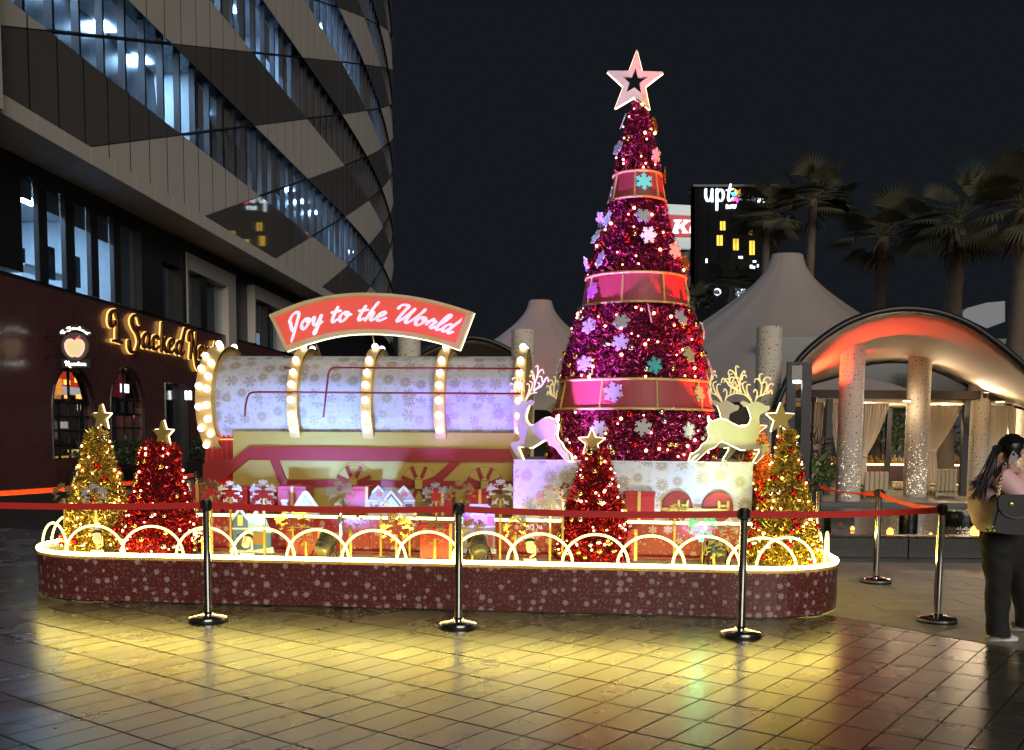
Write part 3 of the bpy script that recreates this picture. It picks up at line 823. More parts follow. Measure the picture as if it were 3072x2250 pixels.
# ================================================================== tinsel trees
def tinsel(mb, c, rad, z0, z1, n, ln, w, rowh, out=.6, seed=0, jit=.03):
    """foil strips spread over a turned surface of garland rows; rad(z) is its radius"""
    rnd = random.Random(seed)
    N = 60; zz = [z0+(z1-z0)*(k+.5)/N for k in range(N)]
    wt = [rad(z) for z in zz]; tot = sum(wt)
    cum = []; acc = 0
    for x in wt: acc += x/tot; cum.append(acc)
    import bisect
    V, F = [], []
    for _ in range(n):
        k = min(N-1, bisect.bisect_left(cum, rnd.random())); z = z0+(z1-z0)*(k+rnd.random())/N
        a = rnd.random()*2*PI
        row = abs(math.sin(PI*(z-z0)/rowh+.25*math.sin(a*3)+a*.35))
        r = max(.004, rad(z)-.03+.022*row+rnd.gauss(0, jit*.35))
        n_ = Vector((math.cos(a), math.sin(a), .25)); t = Vector((-math.sin(a), math.cos(a), 0)); up = ZZ
        ph = rnd.random()*2*PI
        d = (t*math.cos(ph)+up*math.sin(ph)*.9+n_*rnd.uniform(0, out*2)).normalized()
        s = d.cross(Vector((rnd.gauss(0, 1), rnd.gauss(0, 1), rnd.gauss(0, 1)))).normalized()
        p = c+Vector((r*math.cos(a), r*math.sin(a), z-c.z if False else 0)); p.z = z
        l = ln*rnd.uniform(.6, 1.3); b = d*l; q = s*(w*.5)
        o = len(V); m = p+b*.55+up*(-l*.06); e = p+b
        V += [p-q, p+q, m+q, m-q, e+q*.4, e-q*.4]
        F += [[o, o+1, o+2, o+3], [o+3, o+2, o+4, o+5]]
    mb.add(V, F)
def lerp_list(tab, y):
    if y <= tab[0][0]: return tab[0][1]
    for (a, b), (c_, d) in zip(tab[:-1], tab[1:]):
        if y <= c_: return b+(d-b)*(y-a)/(c_-a)
    return tab[-1][1]
ball_me = {k: MB().sphere((0, 0, 0), 1, 18, 12).mesh('bauble', M['bauble_'+k], True) for k in ('gold', 'silver', 'red')}
fairy_me = MB().sphere((0, 0, 0), 1, 8, 6).mesh('fairy_light', M['fairy'], True)
fairy2_me = MB().sphere((0, 0, 0), 1, 8, 6).mesh('fairy_light', M['fairy_red'], True)
fl_me = {k: MB().prism(flake2d(1, PLATE), lambda x, y, d: Vector((x, y, d)), .06, -.06).mesh('snowflake', M[k]) for k in ('silver_flake', 'gold_flake', 'blue_flake', 'green_flake')}
M['pink_flake'] = pm('pink_acrylic', (.75, .25, .55), .3, .3); M['turq_flake'] = pm('turquoise_acrylic', (.12, .6, .62), .3, .3)
for k in ('pink_flake', 'turq_flake'): fl_me[k] = MB().prism(flake2d(1, PLATE), lambda x, y, d: Vector((x, y, d)), .06, -.06).mesh('snowflake', M[k])

# ------------------------------------------------------------------ the big tree
VT = 1.66
tc = D(1896, 1386, VT); tc.z = zp
mpp = (tc.y)/FPX
def tz(y): return D(1896, y, VT).z
tree = thing('christmas_tree', 'tall red tinsel cone tree with three bands, snowflakes and a hollow gold star', 'christmas tree', tc, 0)
HWT = [(290, 8), (310, 15), (342, 24), (390, 37), (468, 55), (533, 66), (606, 80), (681, 96), (778, 125), (841, 145), (925, 160), (960, 172), (1037, 194), (1100, 209), (1150, 217), (1232, 234), (1320, 246), (1392, 250)]
HW = [(-tz(y), w*mpp) for y, w in HWT]
def hrad(z): return lerp_list(HW, -z)
tiers = [(1392, 1229, 1.0), (1150, 926, 1.0), (842, 608, 1.0), (533, 292, 1.0)]
for k, (yb, yt, _) in enumerate(tiers):
    zb, zt = tz(yb), tz(yt)
    if k == 0: zb = zp+.002
    core = MB().lathe([(max(.003, hrad(zb+(zt-zb)*j/12)-.055), zb+(zt-zb)*j/12) for j in range(13)], 40, Vector((tc.x, tc.y, 0)))
    co = core.build('tinsel_cone', M['core_red'], tree, True)
    area = 2*PI*hrad((zb+zt)/2)*(zt-zb)
    mb = MB(); tinsel(mb, Vector((tc.x, tc.y, 0)), lambda z: hrad(z), zb+.01, zt-.005, int(7600*area)+1200, .036, .0075, .085, .55, k)
    o = mb.build('tinsel', M['tinsel_magenta'], co); o['kind'] = 'stuff'
def ring_pt(a, r, z): return Vector((tc.x+r*math.cos(a), tc.y+r*math.sin(a), z))
M['band_red'] = pm('satin_red_band', (.36, .05, .06), .55, 0, bump=.04)
for (yt, wt_, yb, wb, a0, n) in ((530, 70.5, 609, 84, -1.78, 7), (839, 146.5, 925, 159.5, -1.93, 8), (1148, 218.5, 1231, 235, -2.10, 9)):
    zt, zb = tz(yt), tz(yb); r1, r0 = wt_*mpp, wb*mpp
    m = MB().lathe([(r0-.02, zb+.004), (r1-.02, zt-.004)], 72, Vector((tc.x, tc.y, 0))); bo = m.build('band', M['core_red'], tree, True)
    for k in range(n):
        aa, ab = a0+2*PI*k/n+.006, a0+2*PI*(k+1)/n-.006
        q = MB(); rows = []
        for j in range(9):
            a = aa+(ab-aa)*j/8; rows.append([ring_pt(a, r0-.006, zb+.01), ring_pt(a, r1-.006, zt-.01), ring_pt(a, r1-.018, zt-.01), ring_pt(a, r0-.018, zb+.01)])
        q.loft(rows); q.build('band_panel', M['band_red'], bo, False)
        MB().tube([ring_pt(a0+2*PI*k/n, r0-.003, zb), ring_pt(a0+2*PI*k/n, r1-.003, zt)], .011, 6).build('divider', M['gold'], bo)
    MB().tube([ring_pt(2*PI*j/72, r0, zb) for j in range(72)], .013, 8, True).build('gold_rim', M['gold'], bo, True)
    MB().tube([ring_pt(2*PI*j/72, r1, zt) for j in range(72)], .013, 8, True).build('gold_rim', M['gold'], bo, True)
camd = math.atan2(CAM.y-tc.y, CAM.x-tc.x)
def on_tree(px, py, lift=.03):
    z = tz(py); r = hrad(z); s_ = max(-.985, min(.985, (px-1896)*mpp/r)); ph = math.asin(s_)
    a = camd+ph
    return ring_pt(a, r+lift, z), Vector((math.cos(a), math.sin(a), .22))
random.seed(11)
fl = [(1863, 366, 'silver_flake'), (1943, 378, 'gold_flake'), (1851, 452, 'silver_flake'), (1937, 483, 'silver_flake'), (1975, 531, 'gold_flake'), (1824, 671, 'silver_flake'), (1912, 671, 'silver_flake'), (1926, 730, 'silver_flake'), (1994, 768, 'silver_flake'), (1805, 795, 'silver_flake'), (1783, 662, 'silver_flake'), (1781, 712, 'silver_flake'), (1757, 797, 'silver_flake'), (2038, 792, 'gold_flake'), (1777, 993, 'silver_flake'), (1862, 986, 'silver_flake'), (1860, 1046, 'silver_flake'), (2015, 969, 'silver_flake'), (1934, 963, 'silver_flake'), (1767, 1103, 'silver_flake'), (1949, 1111, 'turq_flake'), (2038, 1075, 'green_flake'), (2087, 995, 'silver_flake'), (2119, 1105, 'silver_flake'), (1682, 1101, 'silver_flake'), (1809, 1287, 'silver_flake'), (1922, 1283, 'silver_flake'), (2042, 1291, 'silver_flake'), (2102, 1296, 'silver_flake'), (1708, 1283, 'gold_flake')]
for x, y, k in fl:
    p, n = on_tree(x, y, .05)
    e = x in (1934, 1708, 1783, 1757)
    n2 = n+Vector((random.gauss(0, .18), random.gauss(0, .18), random.gauss(0, .25)))
    if e: n2 = n2+Vector((1.9, .3, 0))
    inst('snowflake', fl_me[k], tree, p, frame(n2) @ Matrix.Rotation(random.random(), 3, 'Z'), .088 if y > 600 else .078)
for x, y, k, s_ in ((1914, 564, 'turq_flake', .092), (1775, 884, 'pink_flake', .092), (2050, 882, 'green_flake', .092), (1841, 1186, 'silver_flake', .105), (1684, 1190, 'gold_flake', .095), (2081, 1186, 'green_flake', .095), (1818, 585, 'silver_flake', .085), (2114, 1190, 'silver_flake', .09)):
    p, n = on_tree(x, y, .006 if y > 600 else .01)
    inst('snowflake', fl_me[k], tree, p, frame(n) @ Matrix.Rotation(random.random()*.3, 3, 'Z'), s_)
def in_band(z): return any(tz(b)-.02 < z < tz(t)+.02 for t, b in ((530, 609), (839, 925), (1148, 1231)))
k = 0
while k < 105:
    z = random.uniform(zp+.03, tz(300)); 
    if random.random() > hrad(z)/.92 or in_band(z): continue
    a = camd+random.uniform(-1.7, 1.7); p = ring_pt(a, hrad(z)+random.uniform(.0, .035), z)
    inst('fairy_light', fairy_me if random.random() < .6 else fairy2_me, tree, p, None, random.choice((.008, .009, .011, .015))); k += 1
k = 0
while k < 46:
    z = random.uniform(zp+.03, tz(330))
    if random.random() > hrad(z)/.92 or in_band(z): continue
    a = camd+random.uniform(-1.6, 1.6)
    inst('bauble', ball_me[random.choice(('gold', 'silver', 'red', 'gold'))], tree, ring_pt(a, hrad(z)+.025, z), None, .03); k += 1
# hollow star on top
so_ = VT-.06
sc_ = [(1911, 148), (1927, 213), (1989, 215), (1935, 256), (1949, 324), (1902, 288), (1846, 321), (1871, 256), (1823, 212), (1887, 212)]
inn = [(1907, 201), (1914, 229), (1943, 231), (1919, 249), (1924, 279), (1903, 262), (1879, 277), (1888, 248), (1867, 229), (1896, 228)]
def ST(x, y, d): return D(x, y, so_)+VV*d
st = MB().prism(sc_[::-1], ST, 0, .05, [inn]).build('star', pm('pale_gold_star', (.74, .68, .36), .5), tree)
def off2d(poly, d):
    cx = sum(p[0] for p in poly)/len(poly); cy_ = sum(p[1] for p in poly)/len(poly)
    return [(p[0]+(p[0]-cx)/math.hypot(p[0]-cx, p[1]-cy_)*d, p[1]+(p[1]-cy_)/math.hypot(p[0]-cx, p[1]-cy_)*d) for p in poly]
for i, j in ((2, 3), (4, 5), (5, 6), (7, 8), (1, 0), (8, 9), (2, 1), (3, 4), (6, 7), (9, 0)):
    a, b = off2d(sc_, .6)[i], off2d(sc_, .6)[j]
    MB().tube([ST(*a, .056), ST(*b, .056)], .009, 6).build('light_strip', M['led_soft'], st)

# ------------------------------------------------------------------ small tinsel trees
def small_tree(px, pyb, pyt, prof, kind, label, starc, star_r, v=None, nb=42, nl=46, seed=1, baub=('gold', 'red', 'silver'), star_rot=0.0, tilt=0.0, fm=None):
    """prof: [(y, half width)] in the photograph's pixels, base first known by its spot on the deck"""
    rnd = random.Random(seed)
    base = L(du(D(px, pyb, v)), v, HZ)
    m = base.y/FPX
    t = thing('small_tinsel_tree', label, 'tinsel tree', base, 0, 'small tinsel trees on the podium')
    zf = lambda y: max(HZ+.004, D(px, y, v).z)
    tab = sorted([(-zf(y), w*m) for y, w in prof]); rad = lambda z: lerp_list(tab, -z)
    zb, zt = HZ+.003, zf(pyt)
    co = MB().lathe([(max(.003, rad(zb+(zt-zb)*j/14)-.035), zb+(zt-zb)*j/14) for j in range(15)], 28, Vector((base.x, base.y, 0))).build('tinsel_cone', M['core_'+kind], t, True)
    mb = MB(); area = 2*PI*rad((zb+zt)/2)*(zt-zb)
    tinsel(mb, Vector((base.x, base.y, 0)), rad, zb+.01, zt, int(7600*area)+700, .036, .0065, .075, .6, seed, .025)
    o = mb.build('tinsel', M['tinsel_'+kind], co); o['kind'] = 'stuff'
    cd = math.atan2(CAM.y-base.y, CAM.x-base.x)
    def put(me, nm, n, s0, s1, lift):
        k = 0
        while k < n:
            z = rnd.uniform(zb+.03, zt-.03)
            if rnd.random() > rad(z)/max(rad(zb), .05)*1.1: continue
            a = cd+rnd.uniform(-1.65, 1.65); r = rad(z)+lift
            inst(nm, me() if callable(me) else me, t, Vector((base.x+r*math.cos(a), base.y+r*math.sin(a), z)), None, rnd.uniform(s0, s1)); k += 1
    put(lambda: ball_me[rnd.choice(baub)], 'bauble', nb, .022, .03, .012)
    put(fm or fairy_me, 'fairy_light', nl, .007, .012, .014)
    # star
    sv = v-.04
    def T(x, y, d):
        c = D(starc[0], starc[1], sv); s_ = star_r*m
        X = UU*math.cos(tilt)+VV*math.sin(tilt); Nn = VV*math.cos(tilt)-UU*math.sin(tilt)
        return c+X*(x*s_)+ZZ*(y*s_)+Nn*d
    pl = star2d(1, .42, 5, PI/2+star_rot)
    so2 = MB().prism(pl, T, 0, .035).build('star', M['gold_flat'], t)
    for j in range(10):
        a, b = pl[j], pl[(j+1) % 10]
        MB().tube([T(a[0]*1.03, a[1]*1.03, .04), T(b[0]*1.03, b[1]*1.03, .04)], .007, 6).build('light_strip', M['led_soft'], so2)
    sp = D(starc[0], starc[1]+star_r*.5, sv+.02); MB().tube([sp, Vector((sp.x, sp.y, zt-.06))], .008, 6).build('star_stem', M['gold_met'], t)
small_tree(300, 1672, 1290, [(1288, 14), (1300, 28), (1330, 36), (1390, 50), (1450, 66), (1520, 84), (1600, 98), (1676, 104)], 'gold', 'gold tinsel tree at the left end of the podium, lit star pointing left', (299, 1252), 38, v=.55, seed=21, tilt=-.35)
small_tree(487, 1680, 1324, [(1322, 20), (1332, 46), (1355, 56), (1400, 58), (1450, 72), (1520, 92), (1600, 108), (1684, 116)], 'red', 'red tinsel tree with a blunt top, standing right of the left gold tree', (484, 1302), 40, v=.45, seed=22, baub=('gold', 'gold', 'silver', 'red'), tilt=-.4, fm=fairy2_me)
small_tree(1782, 1702, 1342, [(1338, 14), (1352, 32), (1390, 44), (1435, 58), (1518, 86), (1600, 102), (1704, 116)], 'red', 'red tinsel tree with a gold star in front of the white pedestal', (1775, 1327), 41, v=.56, seed=23, baub=('gold', 'gold', 'silver'), fm=fairy2_me)
small_tree(2350, 1700, 1286, [(1284, 16), (1300, 24), (1340, 30), (1380, 36), (1435, 52), (1518, 78), (1620, 100), (1706, 114)], 'gold', 'gold tinsel tree at the right end of the podium, nearer than its twin', (2345, 1256), 46, v=.62, seed=24, baub=('red', 'red', 'gold', 'silver'), tilt=.25)
small_tree(2268, 1650, 1302, [(1300, 14), (1330, 24), (1400, 40), (1480, 60), (1560, 82), (1656, 98)], 'gold', 'gold tinsel tree half hidden behind the white pedestal corner', (2262, 1290), 40, v=1.35, seed=25, baub=('red', 'red', 'gold', 'silver'), nb=30, nl=36)

# ================================================================== reindeer
DO = [(365, 835), (385, 890), (430, 915), (520, 880), (600, 885), (700, 940), (800, 985), (880, 990), (940, 940), (965, 870), (945, 790), (915, 720), (900, 692), (850, 704), (800, 640), (835, 618), (890, 635), (925, 655), (980, 630), (1040, 625), (1100, 655), (1150, 690), (1190, 685), (1215, 710), (1195, 755), (1130, 785), (1075, 815), (1065, 880), (1085, 960), (1085, 1040), (1060, 1120), (1030, 1190), (1060, 1220), (1150, 1230), (1200, 1250), (1205, 1300), (1160, 1370), (1090, 1440), (1050, 1486), (1005, 1486), (1055, 1400), (1090, 1335), (1088, 1292), (1020, 1302), (900, 1306), (830, 1306), (740, 1262), (640, 1212), (560, 1185), (520, 1210), (470, 1270), (370, 1310), (300, 1380), (230, 1450), (170, 1486), (140, 1486), (215, 1405), (262, 1362), (185, 1402), (140, 1486), (105, 1486), (130, 1392), (200, 1350), (260, 1300), (290, 1240), (360, 1190), (390, 1120), (375, 1050), (360, 980), (388, 940), (368, 900)]
AN = [[(965, 640), (900, 560), (830, 522), (740, 515)], [(900, 560), (840, 450), (830, 375), (880, 350)], [(955, 610), (890, 480), (892, 395), (940, 392)], [(810, 500), (760, 330), (700, 220), (640, 190), (622, 250)], [(790, 410), (800, 270), (845, 195), (856, 232)], [(745, 310), (728, 190), (732, 130), (772, 150)], [(780, 470), (660, 420), (600, 340), (550, 302), (530, 370)], [(800, 495), (720, 440), (692, 392), (732, 372)], [(640, 370), (660, 292), (712, 290)], [(815, 330), (830, 262), (870, 262), (876, 296)]]
AN2 = [[(1008, 622), (1040, 565), (1120, 530), (1185, 505)], [(1020, 585), (1032, 500), (1000, 455), (980, 500)], [(1078, 545), (1092, 410), (1052, 322), (1002, 312), (990, 365)], [(1062, 330), (1060, 252), (1105, 240)], [(1095, 380), (1140, 292), (1205, 300), (1214, 325)], [(1170, 505), (1190, 395), (1240, 375), (1252, 405)], [(1120, 528), (1162, 425), (1150, 352), (1112, 362)], [(1180, 508), (1226, 462), (1240, 522)]]
M['deer'] = pm('cream_deer_board', (.70, .66, .46), .5)
M['antler'] = em('antler_glow', (1.0, .80, .38), .55)
k_ = .2058
def deer(label, foot, vv, mirror, yaw, sc=1.0, glow=1.0):
    """a cut-out with its own thickness; foot is where its hind hoof stands"""
    cx, cyb = 655.0, 1486.0
    m = (ORG.y+vv)/FPX*k_*sc
    base = L(foot, vv, zp)
    t = thing('reindeer', label, 'reindeer figure', base, -ALPHA+yaw, 'lit reindeer cut-outs round the big tree')
    X = Matrix.Rotation(-ALPHA+yaw, 3, 'Z') @ Vector((1, 0, 0)); Nn = Matrix.Rotation(-ALPHA+yaw, 3, 'Z') @ Vector((0, 1, 0))
    sg_ = -1 if mirror else 1
    def T(x, y, d): return base+X*((x-cx)*m*sg_)+ZZ*((cyb-y)*m+.004)+Nn*d
    ol = DO[:59]+DO[60:]
    pts = ol if mirror else ol[::-1]
    if mirror: MB().prism([(-p[0], p[1]) for p in ol][::1], lambda x, y, d: T(-x, y, d), 0, .035).build('body', M['deer'], t)
    else: MB().prism(ol, T, 0, .035).build('body', M['deer'], t)
    back = [T(*p, .043) for p in DO[:59]]
    MB().tube([T(p[0]*1.0, p[1]-4, .043) for p in DO[:13]], .0085, 6).build('light_strip', M['led_soft'], t)
    MB().tube([T(p[0]-3, p[1]+4, .043) for p in DO[44:]+DO[:1]], .0085, 6).build('light_strip', M['led_soft'], t)
    MB().tube([T(p[0]-3, p[1]+4, .043) for p in DO[36:44]], .0085, 6).build('light_strip', M['led_soft'], t)
    for grp in (AN, AN2):
        mb = MB()
        for br_ in grp:
            pl = catmull([Vector((a, b, 0)) for a, b in br_], 4)
            mb.tube([T(p.x, p.y, .02) for p in pl], [.0085-.003*i/len(pl) for i in range(len(pl))], 6)
        mb.build('antler', M['antler'], t, True)
    return t
fr = du(D(2050+655*k_, 1386, VP+.1))
deer('front reindeer on the right, facing right, pale yellow body under glowing antlers', fr, VP+.10, False, 0.0)
deer('rear reindeer on the right, standing in shadow behind the pale yellow one', fr-.20, VP+.75, False, .12, .98)
fl_ = du(D(1618, 1386, VP+.12))
deer('front reindeer on the left, facing left and lit violet, beside the boiler', fl_, VP+.14, True, -.62, 1.0)
deer('rear reindeer on the left, mostly hidden behind the violet lit one', fl_+.28, VP+.80, True, -.75, .95)
# ================================================================== gifts, toy houses, snowflakes on sticks, lamps on the podium
def gift(px0, px1, py, v, dep, z0, rib, label, h_lid=.035, mat='gift_red'):
    a, b = D(px0, py, v), D(px1, py, v); u0, u1 = du(a), du(b); zt = a.z
    t = thing('gift_box', label, 'gift box', L((u0+u1)/2, v+dep/2, z0+.001), -ALPHA, 'red gift boxes of the display')
    w = u1-u0
    MB().box(L((u0+u1)/2, v+dep/2, (z0+zt-h_lid)/2+.001), (w-.014, dep-.014, zt-h_lid-z0), AX, .004).build('box', M[mat], t)
    MB().box(L((u0+u1)/2, v+dep/2, zt-h_lid/2+.0015), (w, dep, h_lid), AX, .005).build('lid', M[mat], t)
    if rib:
        ru = du(D(rib, py, v))
        MB().box(L(ru, v-.0005, (z0+zt)/2+.001), (.028, .010, zt-z0-.004), AX).build('ribbon', M['gold'], t)
        MB().box(L(ru, v+dep/2, zt+.003), (.028, dep-.004, .004), AX).build('ribbon', M['gold'], t)
    return t
M['gift_red'] = pm('glossy_gift_red', (.40, .025, .035), .38, 0, bump=.04)
gift(572, 660, 1453, .92, .30, zs, 591, 'gift box at the left end of the stage under the boiler front')
gift(666, 742, 1460, .98, .26, zs, None, 'gift box under the slanting red beam, second from the left')
gift(746, 824, 1464, 1.02, .22, zs, None, 'gift box in shade left of the white roofed toy house')
gift(829, 918, 1458, .92, .28, zs, 876, 'gift box directly behind the white roofed toy house')
gift(1033, 1106, 1459, .98, .24, zs, 1100, 'gift box left of the blue toy mansion')
gift(1290, 1358, 1464, .98, .24, zs, 1328, 'gift box under the rightmost slanting brace, behind two snowflakes')
gift(1398, 1464, 1469, .95, .26, zs, 1440, 'gift box under the rightmost locomotive wheel')
gift(1873, 1967, 1474, .755, .055, zs, 1918, 'flat gift box against the white pedestal, right of the red tree')
gift(1256, 1356, 1570, .30, .2, HZ, 1352, 'tall gift box standing on the deck left of the middle post')
gift(856, 960, 1584, .40, .13, HZ, 958, 'gift box on the deck behind the grey floodlight')
gift(1852, 1911, 1592, .46, .09, HZ, 1908, 'gift box on the deck just right of the red tree')

M['snow'] = pm('toy_snow', (.78, .84, .90), .6)
M['wall_blue'] = pm('toy_wall_blue', (.10, .22, .42), .5); M['wall_lilac'] = pm('toy_wall_lilac', (.38, .40, .62), .5); M['wall_grey'] = pm('toy_wall_grey', (.42, .40, .48), .5)
M['roof_ice'] = pm('toy_roof_ice', (.50, .70, .85), .5); M['wood'] = pm('toy_wood', (.36, .18, .07), .5); M['win_yellow'] = pm('toy_window_yellow', (.85, .62, .12), .4, emis=(1, .7, .2), es=.25)
M['win_red'] = pm('toy_window_red', (.45, .10, .08), .4); M['navy'] = pm('toy_trim_navy', (.06, .08, .14), .5)
def house(label, v, z0, parts, base_px):
    t = thing('toy_house', label, 'toy house', L(du(D(base_px, 1600, v)), v, z0+.001), -ALPHA, 'winter village toy houses')
    first = None
    for nm, pts, mat, d0, d1 in parts:
        p3 = [(x, y) for x, y in pts]
        def T(x, y, d):
            q = D(x, y, v); q.z = max(q.z, z0+.002); return q+VV*d
        MB().prism(p3[::-1], T, d0, d1).build(nm, M[mat], t)
    return t
def rect(x0, y0, x1, y1): return [(x0, y0), (x1, y0), (x1, y1), (x0, y1)]
def roofband(pts, w=5): return [p for p in pts]+[(x, y+w) for x, y in pts[::-1]]
house('blue toy house with a narrow yellow window and a snowy roof, left of the others', .50, HZ, [
    ('wall', [(700, 1556), (722, 1528), (744, 1556), (812, 1590), (812, 1665), (700, 1665)], 'wall_blue', 0, .04),
    ('roof', [(744, 1552), (764, 1538), (772, 1552), (796, 1552), (812, 1588), (818, 1600), (746, 1590)], 'roof_ice', -.012, 0),
    ('roof_edge', [(693, 1560), (722, 1519), (750, 1556), (744, 1560), (722, 1530), (699, 1564)], 'snow', -.03, -.013),
    ('roof_edge', [(756, 1548), (770, 1530), (778, 1536), (764, 1554)], 'snow', -.03, -.013),
    ('window', rect(714, 1545, 728, 1577), 'win_yellow', -.01, -.0005), ('ledge', rect(698, 1583, 748, 1588), 'snow', -.014, -.001),
    ('door', rect(761, 1598, 790, 1632), 'wood', -.01, -.0005), ('window', rect(712, 1602, 733, 1646), 'navy', -.008, -.0005),
    ('snow_bank', [(694, 1640), (712, 1648), (760, 1650), (822, 1640), (826, 1668), (692, 1668)], 'snow', -.035, -.015)], 756)
house('small toy house with a big white triangular roof and a chimney', .80, zs, [
    ('wall', [(852, 1520), (958, 1520), (958, 1562), (852, 1562)], 'wall_lilac', 0, .04),
    ('gable', [(886, 1520), (919, 1474), (954, 1520)], 'roof_ice', -.012, .03),
    ('roof_edge', [(882, 1521), (911, 1475), (919, 1471), (927, 1475), (960, 1521), (948, 1521), (919, 1484), (894, 1521)], 'snow', -.03, -.013),
    ('chimney', rect(848, 1504, 864, 1530), 'wall_grey', -.03, -.012), ('chimney_cap', rect(846, 1498, 866, 1505), 'snow', -.034, -.01),
    ('window', rect(905, 1530, 925, 1550), 'win_yellow', -.01, -.0005)], 905)
house('wide blue lilac toy mansion with three snowy gables and red windows', .80, zs, [
    ('wall', [(1104, 1502), (1120, 1470), (1138, 1458), (1155, 1472), (1196, 1472), (1212, 1458), (1228, 1472), (1244, 1500), (1244, 1562), (1104, 1562)], 'wall_lilac', 0, .04),
    ('gable', [(1144, 1512), (1175, 1474), (1208, 1512), (1208, 1520), (1144, 1520)], 'roof_ice', -.016, 0),
    ('roof_edge', [(1116, 1476), (1136, 1455), (1154, 1474), (1150, 1478), (1137, 1463), (1121, 1480)], 'snow', -.026, -.001),
    ('roof_edge', [(1194, 1474), (1212, 1456), (1230, 1474), (1225, 1479), (1212, 1464), (1199, 1479)], 'snow', -.026, -.001),
    ('roof_edge', [(1142, 1513), (1175, 1469), (1211, 1513), (1204, 1515), (1175, 1479), (1149, 1515)], 'snow', -.034, -.017),
    ('trim', [(1146, 1516), (1175, 1481), (1205, 1516), (1200, 1517), (1175, 1486), (1151, 1517)], 'navy', -.03, -.017),
    ('window', rect(1130, 1476, 1145, 1489), 'win_red', -.008, -.0005), ('window', rect(1206, 1476, 1222, 1489), 'win_red', -.008, -.0005),
    ('door', rect(1162, 1522, 1190, 1550), 'wood', -.008, -.0005), ('cornice', rect(1102, 1500, 1142, 1504), 'snow', -.014, -.001), ('cornice', rect(1210, 1500, 1246, 1504), 'snow', -.014, -.001),
    ('window', rect(1112, 1512, 1134, 1535), 'navy', -.008, -.0005), ('window', rect(1216, 1512, 1238, 1535), 'navy', -.008, -.0005)], 1174)
house('grey lilac toy townhouse with tall red windows, behind the middle post', .60, HZ, [
    ('wall', [(1362, 1530), (1410, 1540), (1430, 1518), (1452, 1540), (1484, 1545), (1484, 1662), (1362, 1662)], 'wall_grey', 0, .04),
    ('roof', [(1398, 1530), (1412, 1512), (1462, 1512), (1484, 1530), (1484, 1546), (1398, 1546)], 'roof_ice', -.010, 0),
    ('roof_edge', [(1408, 1548), (1434, 1520), (1462, 1548), (1455, 1550), (1434, 1530), (1415, 1550)], 'snow', -.026, -.011),
    ('window', rect(1394, 1552, 1412, 1576), 'win_red', -.01, -.0005), ('window', rect(1464, 1552, 1479, 1576), 'win_red', -.01, -.0005),
    ('door', rect(1428, 1560, 1444, 1596), 'wood', -.01, -.0005), ('ledge', rect(1386, 1576, 1486, 1583), 'snow', -.016, -.0005),
    ('window', rect(1464, 1606, 1478, 1642), 'win_red', -.01, -.0005), ('snow_bank', rect(1360, 1646, 1490, 1670), 'snow', -.03, -.012)], 1430)

def stake(px, py, rp, mat, v, label, yaw=0.0, pitch=0.0, spin=0.0, stick=True):
    c = D(px, py, v); rad_ = rp*(c.y/FPX)
    t = thing('snowflake_stake', label, 'snowflake ornament', (c.x, c.y, HZ+.001), -ALPHA+yaw, 'acrylic snowflakes on sticks')
    Mx = Matrix.Rotation(-ALPHA+yaw, 3, 'Z') @ Matrix.Rotation(PI/2+pitch, 3, 'X') @ Matrix.Rotation(spin, 3, 'Z')
    MB().prism(flake2d(rad_), lambda x, y, d: c+Mx @ Vector((x, y, d)), .005, -.005).build('snowflake', M[mat], t)
    zt = c.z-rad_*.30; back = Matrix.Rotation(-ALPHA+yaw, 3, 'Z') @ Vector((0, 1, 0))
    MB().box(c*1+back*.016+ZZ*((HZ+.004+zt)/2-c.z), (.020, .016, max(.03, zt-HZ-.006)), AX).build('stick', M['gold_flat'], t)
    MB().box(Vector((c.x, c.y, HZ+.003))+back*.016, (.12, .05, .004), AX).build('foot_plate', M['gold_flat'], t)
